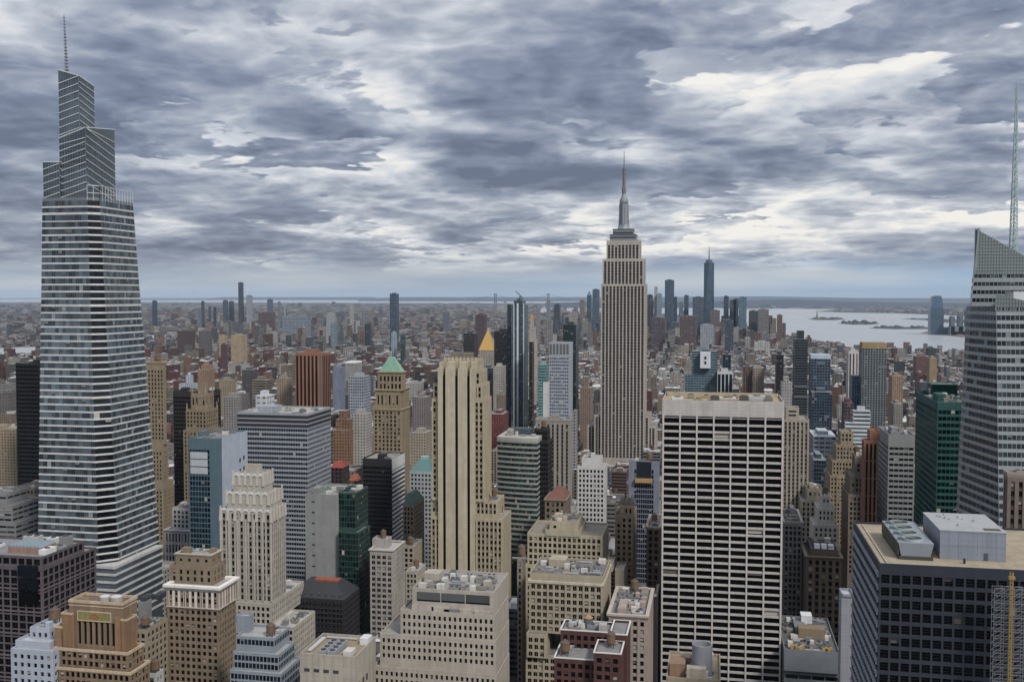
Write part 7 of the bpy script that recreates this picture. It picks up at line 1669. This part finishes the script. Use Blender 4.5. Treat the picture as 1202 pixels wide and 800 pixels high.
def add_lot(c, L, detail):
    x0, x1, y0, y1, h, col, rf, gl, r = L
    W_, R_, G_ = PL[col][0], RL[rf], FGL[gl]
    k = .8 + .4 * ((r * 77.7) % 1); W_ = tuple(min(.8, q * k) for q in W_)
    st = int(r * 10) % 5
    big_ = h > 60
    par = (2.6 + 1.6 * ((r * 31) % 1), 3.2 + .7 * ((r * 57) % 1), r * 50)
    par2 = (.44, .5, 0) if st < 3 else ((.95, .45, 0) if st == 3 else (.55, .72, 0))
    if detail == 0: par = (par[0] * 2.2, par[1] * 1.9, par[2])
    hh = h
    if detail and h > 34 and r > .45 and x1 - x0 > 16:     # setback top
        e = (x1 - x0) * .16; hh = h * (.62 + .2 * ((r * 13) % 1))
        c.box(x0, x1, y0, y1, 0, hh, W_, R_, G_, par, par2); c.box(x0 + e, x1 - e, y0 + 4, y1 - 3, hh, h, W_, R_, G_, par, par2); xa, xb, ya, yb = x0 + e, x1 - e, y0 + 4, y1 - 3
    else: c.box(x0, x1, y0, y1, 0, h, W_, R_, G_, par, par2); xa, xb, ya, yb = x0, x1, y0, y1
    if detail and xb - xa > 8 and yb - ya > 8:
        rr = random.Random(int(r * 1e6)); dk = tuple(q * .5 for q in R_)
        for q in range(2 if detail == 1 else 4):
            bw, bd, bh = rr.uniform(2.5, min(9, (xb - xa) * .5)), rr.uniform(2.5, min(9, (yb - ya) * .5)), rr.uniform(1.5, 5)
            bx, by = rr.uniform(xa + .5, xb - bw - .5), rr.uniform(ya + .5, yb - bd - .5)
            cc = rr.choice([W_, R_, dk, RL[3], RL[1]]); c.box(bx, bx + bw, by, by + bd, h + .003 * q, h + bh, cc, rr.choice([R_, RL[7], RL[1], dk]), G_, (3, 3, 0), (0, 0, 0))
        if detail == 2:      # parapet
            t_ = .4
            for (a0, a1, b0, b1) in ((xa, xb, ya, ya + t_), (xa, xb, yb - t_, yb), (xa, xa + t_, ya + t_, yb - t_), (xb - t_, xb, ya + t_, yb - t_)): c.box(a0, a1, b0, b1, h + .01, h + 1.1, W_, W_, G_, (3, 3, 0), (0, 0, 0))
            if rr.random() < .22:
                tx, ty = rr.uniform(xa + 3, xb - 3), rr.uniform(ya + 3, yb - 3); n = 8; zb = h + 3; wood = lin('4a3c2f')
                ring0 = [(tx + 1.9 * math.cos(2 * math.pi * i / n), ty + 1.9 * math.sin(2 * math.pi * i / n)) for i in range(n)]
                for i in range(n):
                    j = (i + 1) % n; c.face([ring0[i] + (zb - 2.5,), ring0[j] + (zb - 2.5,), ring0[j] + (zb + 3.4,), ring0[i] + (zb + 3.4,)], [(0, 0)] * 4, wood, wood, (3, 3, 0), (0, 0, 0)); c.face([ring0[i] + (zb + 3.4,), ring0[j] + (zb + 3.4,), (tx, ty, zb + 4.8)], [(0, 0)] * 3, wood, wood, (3, 3, 0), (0, 0, 0))

# which lots show largest from here: a coarse painter's pass over the lots, farthest first
IDB = np.full((400, 601), -1, dtype=np.int32)
items = [(L[2], i) for i, L in enumerate(LOTS)] + [(h_[4], -2 - k) for k, h_ in enumerate(HAND)]
for dist, i in sorted(items, reverse=True):
    if i >= 0: bx = [LOTS[i][:5]]
    else: bx = HAND[-2 - i][8]
    for (x0, x1, y0, y1, z1) in bx:
        pa, pb, pc = proj(x0, y0, z1), proj(x1, y0, z1), proj((x0 + x1) / 2, y1, z1); pg = proj(x0, y0, 0)
        xa, xb = int(max(0, pa[0] / 2)), int(min(600, math.ceil(pb[0] / 2))); ya, yb = int(max(0, min(pc[1], pa[1]) / 2)), int(min(400, pg[1] / 2))
        if xb > xa and yb > ya: IDB[ya:yb, xa:xb] = i
ids, cnt = np.unique(IDB, return_counts=True)
vis = sorted([(int(c), int(i)) for i, c in zip(ids, cnt) if i >= 0], reverse=True)
NSOLO = 150
solo = {i: c for c, i in vis[:NSOLO] if c >= 6}
used_labels = set()
mass = City()
for i, L in enumerate(LOTS):
    if i in solo: continue
    add_lot(mass, L, 2 if L[2] < 1500 else (1 if L[2] < 3400 else 0))
mo = mass.build('distant_city'); mo['kind'] = 'stuff'
FORMS = {0: 'block', 1: 'stepped block', 2: 'tower', 3: 'low block'}
def label_for(L, i):
    x0, x1, y0, y1, h, col, rf, gl, r = L
    ys_, xs_ = np.nonzero(IDB == i); cx, cy = xs_.mean() * 2, ys_.mean() * 2
    step = h > 34 and r > .45 and x1 - x0 > 16
    form = 'stepped building' if step else ('slim tower' if h > 60 and x1 - x0 < 24 else 'tower' if h > 60 else 'low building' if h < 26 else 'building')
    if not step and x1 - x0 > 34: form = 'wide ' + form
    roofn = ['grey', 'light grey', 'dark grey', 'white', 'dark', 'brown grey', 'grey', 'white', 'black', 'brown'][rf]
    lms = sorted(LANDM, key=lambda q: (q[0] - cx) ** 2 + (q[1] - cy) ** 2 * 1.3)
    def rel(q):
        dx, dy = cx - q[0], cy - q[1]
        if abs(dx) > abs(dy) * .8: return 'right of' if dx > 0 else 'left of'
        return 'below' if dy > 0 else 'above'
    opts = []
    for k in range(6):
        q = lms[k]; opts.append(f'{PL[col][1]} {form} {rel(q)} {q[2]}')
    for k in range(6):
        q = lms[k]; opts.append(f'{PL[col][1]} {form} with {roofn} roof {rel(q)} {q[2]}')
    for k in range(4):
        for m_ in range(k + 1, 7): opts.append(f'{PL[col][1]} {form} {rel(lms[k])} {lms[k][2]} and {rel(lms[m_])} {lms[m_][2]}')
    for o in opts:
        if o not in used_labels and len(o.split()) <= 16: used_labels.add(o); return o
    return opts[0]
for i in sorted(solo, key=lambda k: -solo[k]):
    L = LOTS[i]; c = City(); add_lot(c, L, 2 if L[2] < 2000 else 1)
    o = c.build('city_building', ((L[0] + L[1]) / 2, (L[2] + L[3]) / 2, 0)); tag(o, label_for(L, i), 'building', 'buildings packed between the towers')
print('lots', len(LOTS), 'solo', len(solo), 'objects', len(bpy.data.objects))
